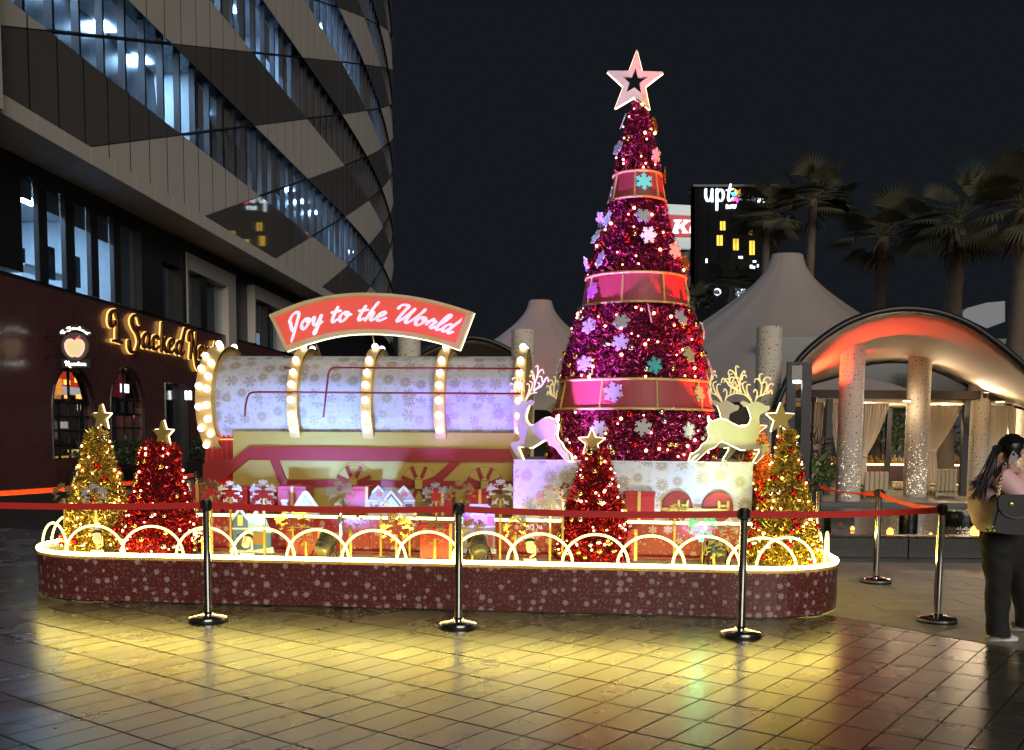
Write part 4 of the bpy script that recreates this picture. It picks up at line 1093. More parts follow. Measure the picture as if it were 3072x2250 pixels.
SF = [(190, 1484, 37, 'olive_flake', .30, 'dull gold snowflake left of the left gold tree, half behind the belts', 0, 0, .2),
 (285, 1492, 44, 'blue_flake', .22, 'blue grey snowflake in front of the left gold tree', .1, 0, .1),
 (630, 1475, 42, 'olive_flake', .28, 'dark snowflake right behind the head of the left front post', -.3, 0, .3),
 (690, 1480, 40, 'silver_flake', .40, 'silver snowflake in front of the second gift box from the left', .2, 0, 0),
 (608, 1606, 30, 'silver_flake', .22, 'low silver snowflake left of the left front post foot', .4, .3, .2),
 (790, 1482, 46, 'silver_flake', .26, 'lavender silver snowflake in front of the shaded gift box', 0, 0, 0),
 (878, 1562, 54, 'gold_flake', .30, 'large yellow gold snowflake below the white roofed toy house', .2, .45, .4),
 (916, 1616, 30, 'olive_flake', .18, 'small dull gold snowflake just left of the grey floodlight', -.2, 0, .1),
 (1022, 1484, 46, 'olive_flake', .32, 'dark snowflake with an orange tip left of the blue toy mansion', .15, 0, .2),
 (1050, 1562, 44, 'olive_flake', .20, 'grey green snowflake on a bright gold stick below the dark one', -.1, 0, .5),
 (1143, 1520, 30, 'silver_flake', .42, 'pinkish silver snowflake in front of the toy mansion wall', .3, 0, .1),
 (1190, 1588, 54, 'gold_flake', .22, 'tilted gold snowflake below the toy mansion', .3, .35, .3),
 (1226, 1556, 40, 'silver_flake', .40, 'pale snowflake right behind the tilted gold one', -.5, .2, .2),
 (1308, 1490, 46, 'blue_flake', .36, 'blue and pink snowflake left of the middle post head', 0, 0, .05),
 (1384, 1484, 46, 'olive_flake', .24, 'gold snowflake directly above the middle post head', .1, 0, .15),
 (1304, 1604, 42, 'olive_flake', .16, 'dull snowflake in front of the tall gift box', 0, 0, .2),
 (1420, 1600, 48, 'olive_flake', .22, 'olive snowflake in front of the grey lilac townhouse', .5, 0, .3),
 (1501, 1482, 47, 'silver_flake', .32, 'bright lilac white snowflake at the left corner of the pedestal', 0, 0, 0),
 (1548, 1584, 44, 'gold_flake', .26, 'dim gold snowflake left of the pale blue one', .5, .2, .4),
 (1600, 1558, 46, 'blue_flake', .20, 'pale blue snowflake above the cream spotlight by the red tree', .1, 0, .1),
 (1652, 1498, 48, 'olive_flake', .30, 'dark green gold snowflake in front of the violet lit pedestal', .1, 0, .2),
 (1694, 1474, 30, 'gold_flake', .36, 'small gold snowflake turned edge on beside the red tree', 1.0, 0, .2),
 (2027, 1545, 38, 'gold_flake', .34, 'gold snowflake in front of the left red wheel of the pedestal', .3, .1, .3),
 (2108, 1580, 48, 'green_flake', .30, 'green glowing snowflake below the right red wheel', .1, .15, .2),
 (2186, 1600, 30, 'olive_flake', .38, 'small dull snowflake left of the right front post', .2, 0, .2),
 (2143, 1650, 34, 'olive_flake', .16, 'low gold snowflake in front of the rightmost grey floodlight', 0, 0, .3)]
for a in SF: stake(a[0], a[1], a[2], a[3], a[4], a[5], a[6], a[7], a[8])

def spotlamp(px, v, label, yaw, tilt):
    b = L(du(D(px, 1660, v)), v, HZ+.001)
    t = thing('spotlight', label, 'spotlight', b, yaw, 'small spotlights on the podium deck')
    f = Matrix.Rotation(yaw, 3, 'Z'); X, Y = f @ Vector((1, 0, 0)), f @ Vector((0, 1, 0))
    MB().box(b+ZZ*.022, (.105, .085, .042), [X, Y, ZZ], .005).build('base', M['spot_body'], t)
    MB().tube([b+ZZ*.042, b+ZZ*.06+X*.01, b+ZZ*.075+X*.045, b+ZZ*.15+X*.045, b+ZZ*.165+X*.035], [.009]*5, 8).build('arm', M['spot_body'], t, True)
    c = b+ZZ*.17; d = (Y*math.cos(tilt)+ZZ*math.sin(tilt)).normalized(); p = d.orthogonal().normalized(); q = d.cross(p)
    h = MB(); h.lathe([(0, -.075), (.028, -.075), (.034, -.06), (.036, .0), (.042, .012), (.044, .065), (.036, .067), (.034, .05), (0, .05)], 20, c, [p, q, d]); h.build('lamp_head', M['spot_body'], t, 'auto')
    MB().lathe([(.0435, .005), (.046, .008), (.046, .028), (.0435, .032)], 20, c, [p, q, d]).build('band', M['black_plastic'], t)
    MB().lathe([(.034, .052), (0, .054)], 16, c, [p, q, d]).build('lens', M['white_led_lens'], t)
    return c+d*.075
def floodlamp(px, v, label, yaw, tilt, lens=(1, .9, .7), es=5, u=None):
    if u is not None: px = round(px_of(L(u, v, .55))[0])
    b = L(du(D(px, 1660, v)), v, HZ+.001)
    t = thing('floodlight', label, 'floodlight', b, yaw, 'grey stage floodlights on the podium deck')
    f = Matrix.Rotation(yaw, 3, 'Z'); X, Y = f @ Vector((1, 0, 0)), f @ Vector((0, 1, 0))
    c = b+ZZ*.125; d = (Y*math.cos(tilt)+ZZ*math.sin(tilt)).normalized(); q = X.cross(d)
    h = MB(); h.lathe([(0, -.09), (.055, -.09), (.07, -.075), (.075, -.04)], 20, c, [X, q, d])
    for k in range(5): h.lathe([(.072, -.035+.018*k), (.082, -.033+.018*k), (.082, -.026+.018*k), (.072, -.024+.018*k)], 20, c, [X, q, d])
    h.lathe([(.072, -.04), (.072, .06), (.088, .062), (.088, .085), (.07, .085), (.068, .07)], 20, c, [X, q, d]); h.build('housing', M['flood_body'], t, 'auto')
    MB().lathe([(.069, .069), (0, .071)], 20, c, [X, q, d]).build('lens', em('flood_lens_%d' % px, lens, es), t)
    for s_ in (-1, 1):
        MB().tube([c+X*(.095*s_), c+X*(.10*s_)-ZZ*.02, b+X*(.10*s_)+Y*.06+ZZ*.006], .007, 6).build('leg', M['dark_metal'], t)
        MB().tube([c+X*(.10*s_)-ZZ*.02, b+X*(.10*s_)-Y*.09+ZZ*.006], .007, 6).build('leg', M['dark_metal'], t)
    return c+d*.10
cool = (.14, .33, 1.0)
l1 = spotlamp(292, .16, 'cream spotlight at the foot of the left gold tree', .5, .9)
l2 = spotlamp(742, .14, 'cream spotlight with a black band in front of the blue toy house', -.15, 1.0)
l3 = spotlamp(1590, .16, 'cream spotlight half covered by a dark leafy snowflake, left of the middle red tree', .1, .95)
f1 = floodlamp(975, .16, 'grey floodlight under the third hoop left of the middle post', -.5, .75, (.6, .8, 1), 5)
f2 = floodlamp(1436, .24, 'ribbed grey floodlight right behind the middle front post', .35, .8, (.45, .3, 1), 5)
f3 = floodlamp(2150, .34, 'grey floodlight in front of the pedestal, left of the right front post', .1, .85, (.9, 1, .5), 5)
f4 = floodlamp(0, .95, 'red floodlight at the right bend of the podium aimed at the big tree', 1.1, .95, (1, .05, .02), 8, 3.42)
spot('yellow_spot', l1, D(300, 1450, .55), 14, (1, .9, .35), 70)
spot('cool_spot', l2, D(880, 1230, 1.25), 215, cool, 82, .8)
spot('cool_flood', f1, D(1150, 1240, 1.25), 215, cool, 92, .8)
spot('violet_flood', f2, D(1500, 1280, 1.0), 380, (.20, .08, 1.0), 80, .7)
spot('magenta_spot', l3, D(1835, 830, 1.4), 3000, (.50, .12, 1.0), 35, .8)
spot('lilac_tree_fill', l3+UU*.12, D(1890, 840, 1.4), 1100, (.62, .42, 1.0), 34, .8)  # fill added beside the cream spotlight to brighten the tree, no lamp of its own
spot('lime_flood', f3, D(2200, 1260, .95), 75, (.84, 1.0, .22), 52, .8)
spot('pale_flood', f3+UU*-.03, D(2060, 1480, .82), 34, (.25, .50, 1.0), 95, .8)
spot('red_flood', f4, D(2010, 850, 1.6), 3600, (1, .04, .015), 46, .8)
point('green_lamp', D(2100, 1612, .24), 2.4, (.05, 1, .45), .02)
t = thing('green_lamp', 'tiny green glowing lamp below the green snowflake', 'lamp', L(du(D(2104, 1618, .26)), .26, HZ+.001), 0)
b_ = D(2104, 1618, .26); MB().sphere(b_, .022, 12, 8).build('globe', em('green_glow', (.05, 1, .5), 7), t, True); MB().tube([b_-ZZ*.02, Vector((b_.x, b_.y, HZ+.002))], .008, 6).build('stem', M['dark_metal'], t)
# ================================================================== office building with folded panel bands
H0 = math.atan(.0507)
SA = (50-14)/math.cos(H0); RAD = 211.0
P0 = Vector((-11.67+.0507*14, 14, 0))
PA_ = P0+Vector((math.sin(H0), math.cos(H0), 0))*SA
def fac(s):
    """point and outward normal of the upper facade at run s"""
    if s <= SA:
        return P0+Vector((math.sin(H0), math.cos(H0), 0))*s, Vector((math.cos(H0), -math.sin(H0), 0))
    a = min((s-SA)/RAD, .42); cx = PA_+Vector((-math.cos(H0), math.sin(H0), 0))*RAD
    h = H0-a; n = Vector((math.cos(h), -math.sin(h), 0)); p = cx+n*RAD
    return p, n
def FU(s, z, d):
    p, n = fac(s); return Vector((p.x+n.x*d, p.y+n.y*d, z))
M['panel_light'] = pm('warm_grey_panel', (.60, .565, .51), .42, 0, var=.08, scale=.4)
M['panel_dark'] = pm('charcoal_panel', (.115, .108, .10), .025, rvar=.004, var=.1, scale=.4)
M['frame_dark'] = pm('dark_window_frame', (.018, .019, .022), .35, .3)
M['glass'] = glass_mat('office_glass', (.72, .80, .88), .1, .02)
M['room'] = pm('office_room_wall', (.66, .70, .74), .8)
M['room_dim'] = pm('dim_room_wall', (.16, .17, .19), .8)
M['ceil_light'] = em('office_ceiling_light', (.40, .68, 1.0), 190.0)
M['ceil_light2'] = em('distant_ceiling_light', (.34, .62, 1.0), 190.0)
bld = thing('office_building', 'curved office tower with grey panel bands and ribbon windows, left of the plaza', 'office building', FU(10, 0, 0), 0)
def vis(s, z, m=260):
    x, y = px_of(FU(s, z, 0)); return -m < x < 3200 and -m < y < 1500
s0 = (22.0-14)/math.cos(H0)-1.25*3; NC = 66
bands = [(8.36, 10.42)]+[(12.85+5.03*k, 15.45+5.03*k) for k in range(7)]
def yq(s): return 14+s*math.cos(H0)
def clip(poly, f):
    out = []
    for i, a in enumerate(poly):
        b = poly[(i+1) % len(poly)]; fa, fb = f(a), f(b)
        if fa >= 0: out.append(a)
        if (fa >= 0) != (fb >= 0):
            t = fa/(fa-fb); out.append((a[0]+(b[0]-a[0])*t, a[1]+(b[1]-a[1])*t))
    return out
pcs = []
tpar = lambda q: (yq(q[0])-24.7-(q[1]-8.4)/.34)/7.75
for bi, (z0, z1) in enumerate(bands):
    for c in range(NC):
        a, b = s0+1.25*c, s0+1.25*(c+1)
        if not any(vis(s_, z_) for s_ in (a, b) for z_ in (z0, z1)): continue
        r_ = [(a+.034, z0), (b-.034, z0), (b-.034, z1), (a+.034, z1)]
        ts = [tpar(q) for q in r_]
        for k in range(math.floor(min(ts)), math.floor(max(ts))+1):
            pl = clip(clip(r_, lambda q: tpar(q)-k-.006), lambda q: k+1-.006-tpar(q))
            if len(pl) >= 3:
                x = [px_of(FU(q[0], q[1], 0)) for q in pl]
                ar = (max(v[0] for v in x)-min(v[0] for v in x))*(max(v[1] for v in x)-min(v[1] for v in x))
                inb = any(-30 < v[0] < 3100 and -30 < v[1] < 2300 for v in x)
                pcs.append((ar if inb else 0, pl, k % 2 == 0))
pcs.sort(key=lambda t: -t[0])
def panel_mb(mb, pl, lightp):
    d1 = .026 if lightp else .025
    mb.prism(pl[::-1], lambda s_, z_, d: FU(s_, z_, -d), -d1, .0)
    return mb
restl, restd = MB(), MB()
for i, (ar, pl, lp) in enumerate(pcs):
    if i < 290: panel_mb(MB(), pl, lp).build('facade_panel', M['panel_light' if lp else 'panel_dark'], bld)
    else: panel_mb(restl if lp else restd, pl, lp)
for mb, m in ((restl, 'panel_light'), (restd, 'panel_dark')):
    if mb.v: o = mb.build('small_facade_panels', M[m], bld); o['kind'] = 'stuff'
# backing of each spandrel, floors, fascia and soffit
sA_, sB_ = s0-1, s0+1.25*NC
SS = [sA_+(sB_-sA_)*k/40 for k in range(41)]
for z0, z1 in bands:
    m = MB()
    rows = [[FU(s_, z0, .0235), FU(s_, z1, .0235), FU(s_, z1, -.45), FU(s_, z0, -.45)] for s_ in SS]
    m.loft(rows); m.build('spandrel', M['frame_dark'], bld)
m = MB(); m.loft([[FU(s_, 7.935, .152), FU(s_, 7.935, -.4), FU(s_, 8.33, -.4), FU(s_, 8.33, .152)] for s_ in SS]); m.build('fascia_core', M['frame_dark'], bld)
for c in range(0, 44):
    a, b = s0+1.25*c, s0+1.25*(c+1)
    MB().prism([(a+.008, 7.93), (b-.008, 7.93), (b-.008, 8.33), (a+.008, 8.33)][::-1], lambda s_, z_, d: FU(s_, z_, -d), -.16, -.1525).build('fascia_panel', M['panel_light'], bld)
    m = MB(); m.add([FU(a+.01, 7.925, .15), FU(b-.01, 7.925, .15), FU(b-.01, 7.925, -1.35), FU(a+.01, 7.925, -1.35), FU(a+.01, 7.95, .15), FU(b-.01, 7.95, .15), FU(b-.01, 7.95, -1.35), FU(a+.01, 7.95, -1.35)],
             [[0, 3, 2, 1], [4, 5, 6, 7], [0, 1, 5, 4], [1, 2, 6, 5], [2, 3, 7, 6], [3, 0, 4, 7]]); m.build('soffit_panel', M['panel_light'], bld)
# ribbon windows: glass, fins, diagonal bars, rooms behind
def fin(mb, s_, z0, z1):
    p, n = fac(s_); e = Vector((-n.y, n.x, 0))
    mb.box(Vector((p.x, p.y, (z0+z1)/2))-n*.14, (.19, .10, z1-z0-.004), [n, e, ZZ])
lit = {0: [(18, 33, 1.0), (33, 42, .7), (42, 56, .85), (56, 74, .5)], 1: [(28, 34.5, .9), (36.5, 43, 1.0), (46, 62, .5)], 2: [(37, 41, .8), (46, 58, .6), (62, 70, .4)], 3: [(45, 50, .6), (58, 70, .4)], 4: [(50, 56, .5)], 5: [], 6: []}
npane = nfin = 0; fins_rest, panes_rest = MB(), MB()
for bi in range(len(bands)-1):
    z0, z1 = bands[bi][1], bands[bi+1][0]
    for c in range(NC):
        a, b = s0+1.25*c, s0+1.25*(c+1)
        if not any(vis(s_, z_, 120) for s_ in (a, b) for z_ in (z0, z1)): continue
        q = [FU(a+.05, z0+.004, -.22), FU(b-.05, z0+.004, -.22), FU(b-.05, z1-.004, -.22), FU(a+.05, z1-.004, -.22)]
        big = yq(a) < 60
        if big and npane < 190: MB().add(q, [[0, 1, 2, 3]]).build('window_pane', M['glass'], bld); npane += 1
        else: panes_rest.add(q, [[0, 1, 2, 3]])
        mb = MB(); fin(mb, a, z0, z1)
        if big and nfin < 190: mb.build('window_fin', M['frame_dark'], bld); nfin += 1
        else: fins_rest.add(mb.v, mb.f)
    for k in range(-4, 9):
        ya = 24.7+7.75*k+(z0-8.4)/.34; yb = 24.7+7.75*k+(z1-8.4)/.34
        sa, sb_ = (ya-14)/math.cos(H0), (yb-14)/math.cos(H0)
        if sa < s0 or sb_ > sB_ or not vis(sa, z0, 100): continue
        mb = MB(); n_ = 8
        mb.tube([FU(sa+(sb_-sa)*j/n_, z0+(z1-z0)*j/n_, -.02) for j in range(n_+1)], .045, 4); mb.build('diagonal_bar', M['frame_dark'], bld)
    # room
    def strip(name, mat, ya, yb, pts):
        m = MB(); sa, sb_ = (ya-14)/math.cos(H0), (yb-14)/math.cos(H0); n_ = max(2, int((yb-ya)/2))
        m.loft([[FU(sa+(sb_-sa)*j/n_, z_, d_) for z_, d_ in pts] for j in range(n_+1)], caps=False, closed=False); return m.build(name, mat, bld)
    cur = 17.0
    segs = []
    for ya, yb, br in lit.get(bi, []):
        if ya > cur: segs.append((cur, ya, 0))
        segs.append((ya, yb, br)); cur = yb
    segs.append((cur, 92, 0))
    for ya, yb, br in segs:
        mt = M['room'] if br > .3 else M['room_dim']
        strip('room_shell', mt, ya, yb, [(z0+.02, -.45), (z0+.02, -4.6), (z1-.02+.25, -4.6), (z1+.23, -.45)])
        for yy in (ya+.01, yb-.01):
            s_ = (yy-14)/math.cos(H0); MB().add([FU(s_, z0+.02, -.46), FU(s_, z0+.02, -4.6), FU(s_, z1+.22, -4.6), FU(s_, z1+.22, -.46)], [[0, 1, 2, 3]]).build('partition', mt, bld)
        if br:
            y_ = ya+.9; rnd = random.Random(int(ya*10)+bi)
            while y_ < yb-.8:
                if rnd.random() < br:
                    s_ = (y_-14)/math.cos(H0)
                    for dd in (-1.5, -3.2):
                        MB().add([FU(s_, z1+.20, dd), FU(s_+.75, z1+.20, dd), FU(s_+.75, z1+.20, dd-.6), FU(s_, z1+.20, dd-.6)], [[0, 3, 2, 1]]).build('ceiling_light', M['ceil_light' if y_ < 36 else 'ceil_light2'], bld)
                y_ += 2.5
            rnd = random.Random(bi+int(ya))
            y_ = ya+.5
            while y_ < yb-.7:                       # cupboards, partitions and blinds inside
                s_ = (y_-14)/math.cos(H0); k = rnd.random()
                if k < .35: MB().box(FU(s_, z0+.55, -2.4), (.5, .9, 1.05)).build('cabinet', M['room_dim' if k < .2 else 'room'], bld)
                elif k < .55: MB().box(FU(s_, (z0+z1)/2+.2, -1.3-k*2), (.08, .7, z1-z0)).build('partition', M['room_dim'], bld)
                elif k < .68 and y_ > 33: MB().box(FU(s_, z1-.7, -.5), (.02, 1.1, 1.4)).build('blind', M['room_dim'], bld)
                y_ += rnd.uniform(.9, 2.0)
for mb, nm, mt in ((panes_rest, 'far_panes', 'glass'), (fins_rest, 'far_fins', 'frame_dark')):
    if mb.v: o = mb.build(nm, M[mt], bld); o['kind'] = 'stuff'
m = MB(); m.loft([[FU(s_, 7.96, -1.36), FU(s_, 48, -4.7)] for s_ in SS], caps=False, closed=False)
m.build('inner_wall', M['frame_dark'], bld)
MB().box(FU(s0+.55, 15, .10), (.5, 3.2, 14.2), [fac(s0)[1], Vector((math.sin(H0), math.cos(H0), 0)), ZZ], .01).build('corner_pier', M['panel_light'], bld)

# ------------------------------------------------------------------ lower storeys
LO = Vector((-12.87+.0507*25, 25, 0)); LE = Vector((math.sin(H0), math.cos(H0), 0)); LN = Vector((math.cos(H0), -math.sin(H0), 0))
def FLp(px, py):
    d = ray(px, py); t = (LO-CAM).dot(LN)/d.dot(LN); p = CAM+d*t; return (p-LO).dot(LE), p.z
def FT(s_, z_, d): return LO+LE*s_+LN*d+ZZ*z_
def BT2(s_, z_, d): return FT(s_, z_, -d)       # prism depth runs inwards
def fbox(name, sa, sb_, z0, z1, d0, d1, mat, par=None, bev=0.0):
    return MB().box(FT((sa+sb_)/2, (z0+z1)/2, (d0+d1)/2), (abs(sb_-sa), abs(d1-d0), z1-z0), [LE, LN, ZZ], bev).build(name, mat, par or bld)
M['granite'] = pm('polished_burgundy_granite', (.105, .040, .040), .26, 0, var=.25, scale=3, coat=.12, bump=.02, bscale=3)
M['black_stone'] = pm('black_granite', (.012, .011, .011), .16, 0, var=.3)
ZG = 5.03
sp = lambda px, py=900: FLp(px, py)[0]
# first floor: five panes, a dark pier, pale walls with windows
panes = [(75, 120), (144, 200), (225, 275), (295, 343)]
fbox('first_floor_beam', -8, 32, 7.5, 7.92, -.02, -.5, M['frame_dark'])
fbox('first_floor_end', -8, sp(72, 800), ZG+.2, 7.5, -.02, -.4, M['frame_dark'])
fbox('sill', -8, 32, ZG+.002, ZG+.10, -.01, -.4, M['frame_dark'])
prev = None
allw = [(75, 120, 1), (144, 200, 1), (225, 275, 1), (295, 343, 1), (361, 417, 0)]
for i, (a, b, l) in enumerate(allw):
    sa, sb_ = sp(a, 800), sp(b, 860)
    MB().add([FT(sa, ZG+.1, -.09), FT(sb_, ZG+.1, -.09), FT(sb_, 7.5, -.09), FT(sa, 7.5, -.09)], [[0, 1, 2, 3]]).build('first_floor_pane', M['glass'], bld)
    if prev is not None: fbox('window_pier', prev, sa, ZG+.1, 7.5, .02, -.12, M['frame_dark'], None, .01)
    prev = sb_
    if not l: fbox('roller_blind', sa, sb_, ZG+.12, 7.5, -.14, -.17, M['room_dim'])
    else: fbox('roller_blind', sa, sb_, 7.05-.08*i, 7.5, -.14, -.17, M['room_dim'])
sE = sp(417, 860)
fbox('dark_pier', sE, sp(478, 860), ZG+.1, 7.5, .10, -.4, M['frame_dark'])
fbox('dark_pier', sp(540, 880), sp(551, 880), ZG+.1, 7.5, .10, -.4, M['frame_dark'])
fbox('pier_head', sp(478, 860), sp(540, 880), 6.9, 7.5, .06, -.4, M['frame_dark'])
MB().add([FT(sp(478, 860), ZG+.1, -.2), FT(sp(540, 880), ZG+.1, -.2), FT(sp(540, 880), 6.9, -.2), FT(sp(478, 860), 6.9, -.2)], [[0, 1, 2, 3]]).build('first_floor_pane', M['glass'], bld)
fbox('lit_notice', sp(483, 800), sp(497, 800), 5.9, 6.7, -.6, -.62, em('amber_screen', (1, .75, .25), .5)); fbox('lit_notice', sp(485, 900), sp(500, 900), 5.25, 5.45, -.6, -.62, em('white_screen', (.8, .9, 1), 1.2))
for (a, b, w1, w2) in ((552, 699, (556, 597), (616, 676)), (756, 905, (759, 798), (803, 846))):
    sa, sb_ = sp(a, 900), sp(b, 900)
    k = 5; 
    for j in range(k): fbox('wall_panel', sa+(sb_-sa)*j/k+.006, sa+(sb_-sa)*(j+1)/k-.006, 6.95, 7.5, .12, -.3, M['panel_light'])
    c1 = [sp(w1[0], 900), sp(w1[1], 900), sp(w2[0], 900), sp(w2[1], 900)]
    fbox('jamb', sa, c1[0], ZG+.1, 6.95, .12, -.3, M['panel_light']); fbox('jamb', c1[1], c1[2], ZG+.1, 6.95, .06, -.3, M['frame_dark']); fbox('jamb', c1[3], sb_, ZG-.4 if a < 600 else ZG+.1, 6.95, .12, -.3, M['panel_light'])
    for x0, x1 in ((c1[0], c1[1]), (c1[2], c1[3])):
        MB().add([FT(x0, ZG+.1, -.15), FT(x1, ZG+.1, -.15), FT(x1, 6.95, -.15), FT(x0, 6.95, -.15)], [[0, 1, 2, 3]]).build('first_floor_pane', M['glass'], bld)
        fbox('roller_blind', x0, x1, ZG+(.75 if x0 == c1[0] else .12), 6.95, -.28, -.31, M['blind'] if 'blind' in M else M.setdefault('blind', pm('grey_roller_blind', (.22, .24, .26), .8)))
        fbox('light_slot', x0, x0+(x1-x0)*.75, ZG+.12, ZG+.72, -.5, -.52, em('dim_blue_light_%d' % int(x0*10), (.6, .8, 1), .35))
fbox('dark_recess', sp(699, 900), sp(756, 900), ZG+.1, 7.5, -.2, -.4, M['frame_dark'])
fbox('dark_recess', sp(905, 900), 60, ZG+.1, 7.5, -.2, -.4, M['frame_dark'])
# office behind the five panes
rA, rB = -7.5, sE
fbox('room_floor', rA, rB, ZG+.02, ZG+.09, -.4, -6, M['room']); fbox('room_ceiling', rA, rB, 7.75, 7.8, -.4, -6, M['room']); fbox('room_back_wall', rA, rB, ZG+.1, 7.74, -5.9, -6, M['room'])
fbox('room_end_wall', rB-.06, rB-.01, ZG+.1, 7.74, -.41, -5.89, M['room']); fbox('room_end_wall', rA, rA+.05, ZG+.1, 7.74, -.41, -5.89, M['room'])
for s_ in (-5.5, -2.6, -.2, 2.2):
    for dd in (-1.6, -3.6): fbox('ceiling_light', s_, s_+.9, 7.735, 7.745, dd, dd-.5, M.setdefault('ceil_light3', em('first_floor_ceiling_light', (.46, .72, 1.0), 75)))
for i, s_ in enumerate((-3.4, -1.2, 1.2, 2.6)):
    fbox('desk', s_, s_+1.3, ZG+.78, ZG+.83, -1.3, -2.0, M['white']); fbox('screen', s_+.3, s_+.85, ZG+.95, ZG+1.35, -1.75, -1.79, M['black_plastic'])
    fbox('office_chair', s_+.3, s_+.8, ZG+.5, ZG+1.35, -.9, -1.0, M['black_plastic'])
fbox('mid_partition', 1.0, 1.1, ZG+.1, 7.7, -2.2, -5.8, M['room'])

# ------------------------------------------------------------------ restaurant on the ground floor
rest_ = thing('restaurant_front', 'dark burgundy granite restaurant front with arched windows under the office tower', 'shop front', FT(2, 0, 0), 0)
def arch(sa, sb_, z0, z1, n=12):
    r = (sb_-sa)/2; c = (sa+sb_)/2; k = min(1.25, (z1-z0)*.45/r)
    return [(sa, z0), (sb_, z0)]+[(c+r*math.cos(PI*j/n), z1-r*k+r*k*math.sin(PI*j/n)) for j in range(n+1)]
w1a, w1b = sp(157, 1250), sp(281, 1250); w2a, w2b = sp(332, 1250), sp(432, 1250)
zb1 = .75; zt1 = FLp(215, 1098)[1]; zt2 = FLp(365, 1100)[1]
dA, dB = sp(497, 1250), sp(566, 1250)
A1, A2 = arch(w1a, w1b, zb1, zt1), arch(w2a, w2b, zb1, zt2)
s_cols = [-7.0, sp(14, 1100), sp(111, 1100), sp(150, 1100), w1b+.25, w2b+.35, dA, dB, 14.5, 18.5, 22]
def wallpiece(sa, sb_, z0, z1, holes=()):
    MB().prism([(sa+.004, z0), (sb_-.004, z0), (sb_-.004, z1), (sa+.004, z1)], lambda a, b, d: FT(a, b, -d), 0, .30, [h[::-1] for h in holes]).build('wall_slab', M['granite'], rest_)
zm = 3.62
for a, b in zip(s_cols[:-1], s_cols[1:]): wallpiece(a, b, zm+.004, ZG)
wallpiece(s_cols[0], s_cols[1], .02, zm); wallpiece(s_cols[1], s_cols[2], 2.1, zm); wallpiece(s_cols[1], s_cols[2], .02, 2.092); wallpiece(s_cols[2], s_cols[3], .02, zm)
wallpiece(s_cols[3], s_cols[4], .02, zm, [A1]); wallpiece(s_cols[4], s_cols[5], .02, zm, [A2]); wallpiece(s_cols[5], s_cols[6], .02, zm)
wallpiece(dA, dB, 3.05, zm); wallpiece(dB, 14.5, .02, zm); wallpiece(14.5, 18.5, .02, zm); wallpiece(18.5, 22, .02, zm)
M['door_glass'] = glass_mat('shop_glass', (.55, .55, .55), .25, .04)
for (sa, sb_, zt, A_) in ((w1a, w1b, zt1, A1), (w2a, w2b, zt2, A2)):
    MB().prism(A_, lambda a, b, d: FT(a, b, -d), .16, .175).build('arched_glass', M['door_glass'], rest_)
    for j in range(1, 4):
        s_ = sa+(sb_-sa)*j/4; fbox('muntin', s_-.025, s_+.025, zb1, zt-.9 if j != 2 else zt-.05, -.10, -.155, M['frame_dark'], rest_)
    for j in range(5):
        z_ = zb1+(zt-.95-zb1)*j/4; fbox('muntin', sa, sb_, z_-.025, z_+.025, -.09, -.15, M['frame_dark'], rest_)
    c = (sa+sb_)/2; r = (sb_-sa)/2
    for sg_ in (-1, 1):
        MB().tube([FT(c+sg_*r*(.98-.5*t), zt-.95+.62*math.sin(t*1.9), -.12) for t in [k/10 for k in range(11)]], .022, 6).build('tracery', M['frame_dark'], rest_)
    MB().tube([FT(a, b, .004) for a, b in A_[1:]+A_[:1]], .035, 6).build('arch_trim', M['frame_dark'], rest_)
# interior
fbox('room_back', w1a-1.5, dB+9, .05, 3.4, -3.9, -4.0, M['room_dim'], rest_); fbox('room_floor', w1a-1.5, dB+9, .02, .06, -.31, -3.9, M['wood'], rest_); fbox('room_top', w1a-1.5, dB+9, 3.45, 3.5, -.31, -4, M['room_dim'], rest_)
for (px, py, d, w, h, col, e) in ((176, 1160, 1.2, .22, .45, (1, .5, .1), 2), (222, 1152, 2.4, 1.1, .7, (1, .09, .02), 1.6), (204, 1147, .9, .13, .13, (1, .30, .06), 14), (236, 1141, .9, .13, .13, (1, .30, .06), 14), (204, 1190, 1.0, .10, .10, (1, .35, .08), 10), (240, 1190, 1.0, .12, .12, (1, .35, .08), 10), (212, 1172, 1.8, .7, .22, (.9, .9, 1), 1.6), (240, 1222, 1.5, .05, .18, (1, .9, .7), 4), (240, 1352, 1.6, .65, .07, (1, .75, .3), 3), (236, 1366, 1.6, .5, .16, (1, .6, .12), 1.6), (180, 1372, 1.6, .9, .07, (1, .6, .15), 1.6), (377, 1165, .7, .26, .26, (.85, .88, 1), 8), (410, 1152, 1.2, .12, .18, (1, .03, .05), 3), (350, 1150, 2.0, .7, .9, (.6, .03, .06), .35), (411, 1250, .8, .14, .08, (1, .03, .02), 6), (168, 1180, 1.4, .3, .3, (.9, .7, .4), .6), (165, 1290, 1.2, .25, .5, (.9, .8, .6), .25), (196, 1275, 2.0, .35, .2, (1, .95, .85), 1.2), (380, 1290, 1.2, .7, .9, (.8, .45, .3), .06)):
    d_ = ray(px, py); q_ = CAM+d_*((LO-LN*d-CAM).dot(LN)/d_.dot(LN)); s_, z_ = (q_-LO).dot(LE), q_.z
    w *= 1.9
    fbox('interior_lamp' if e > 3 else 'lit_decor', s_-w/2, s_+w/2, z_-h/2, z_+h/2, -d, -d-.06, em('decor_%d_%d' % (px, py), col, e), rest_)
for z_ in (1.3, 1.9, 2.5): fbox('bottle_shelf', w1a+.1, w1b+1.2, z_, z_+.04, -2.6, -3.0, M['wood'], rest_)
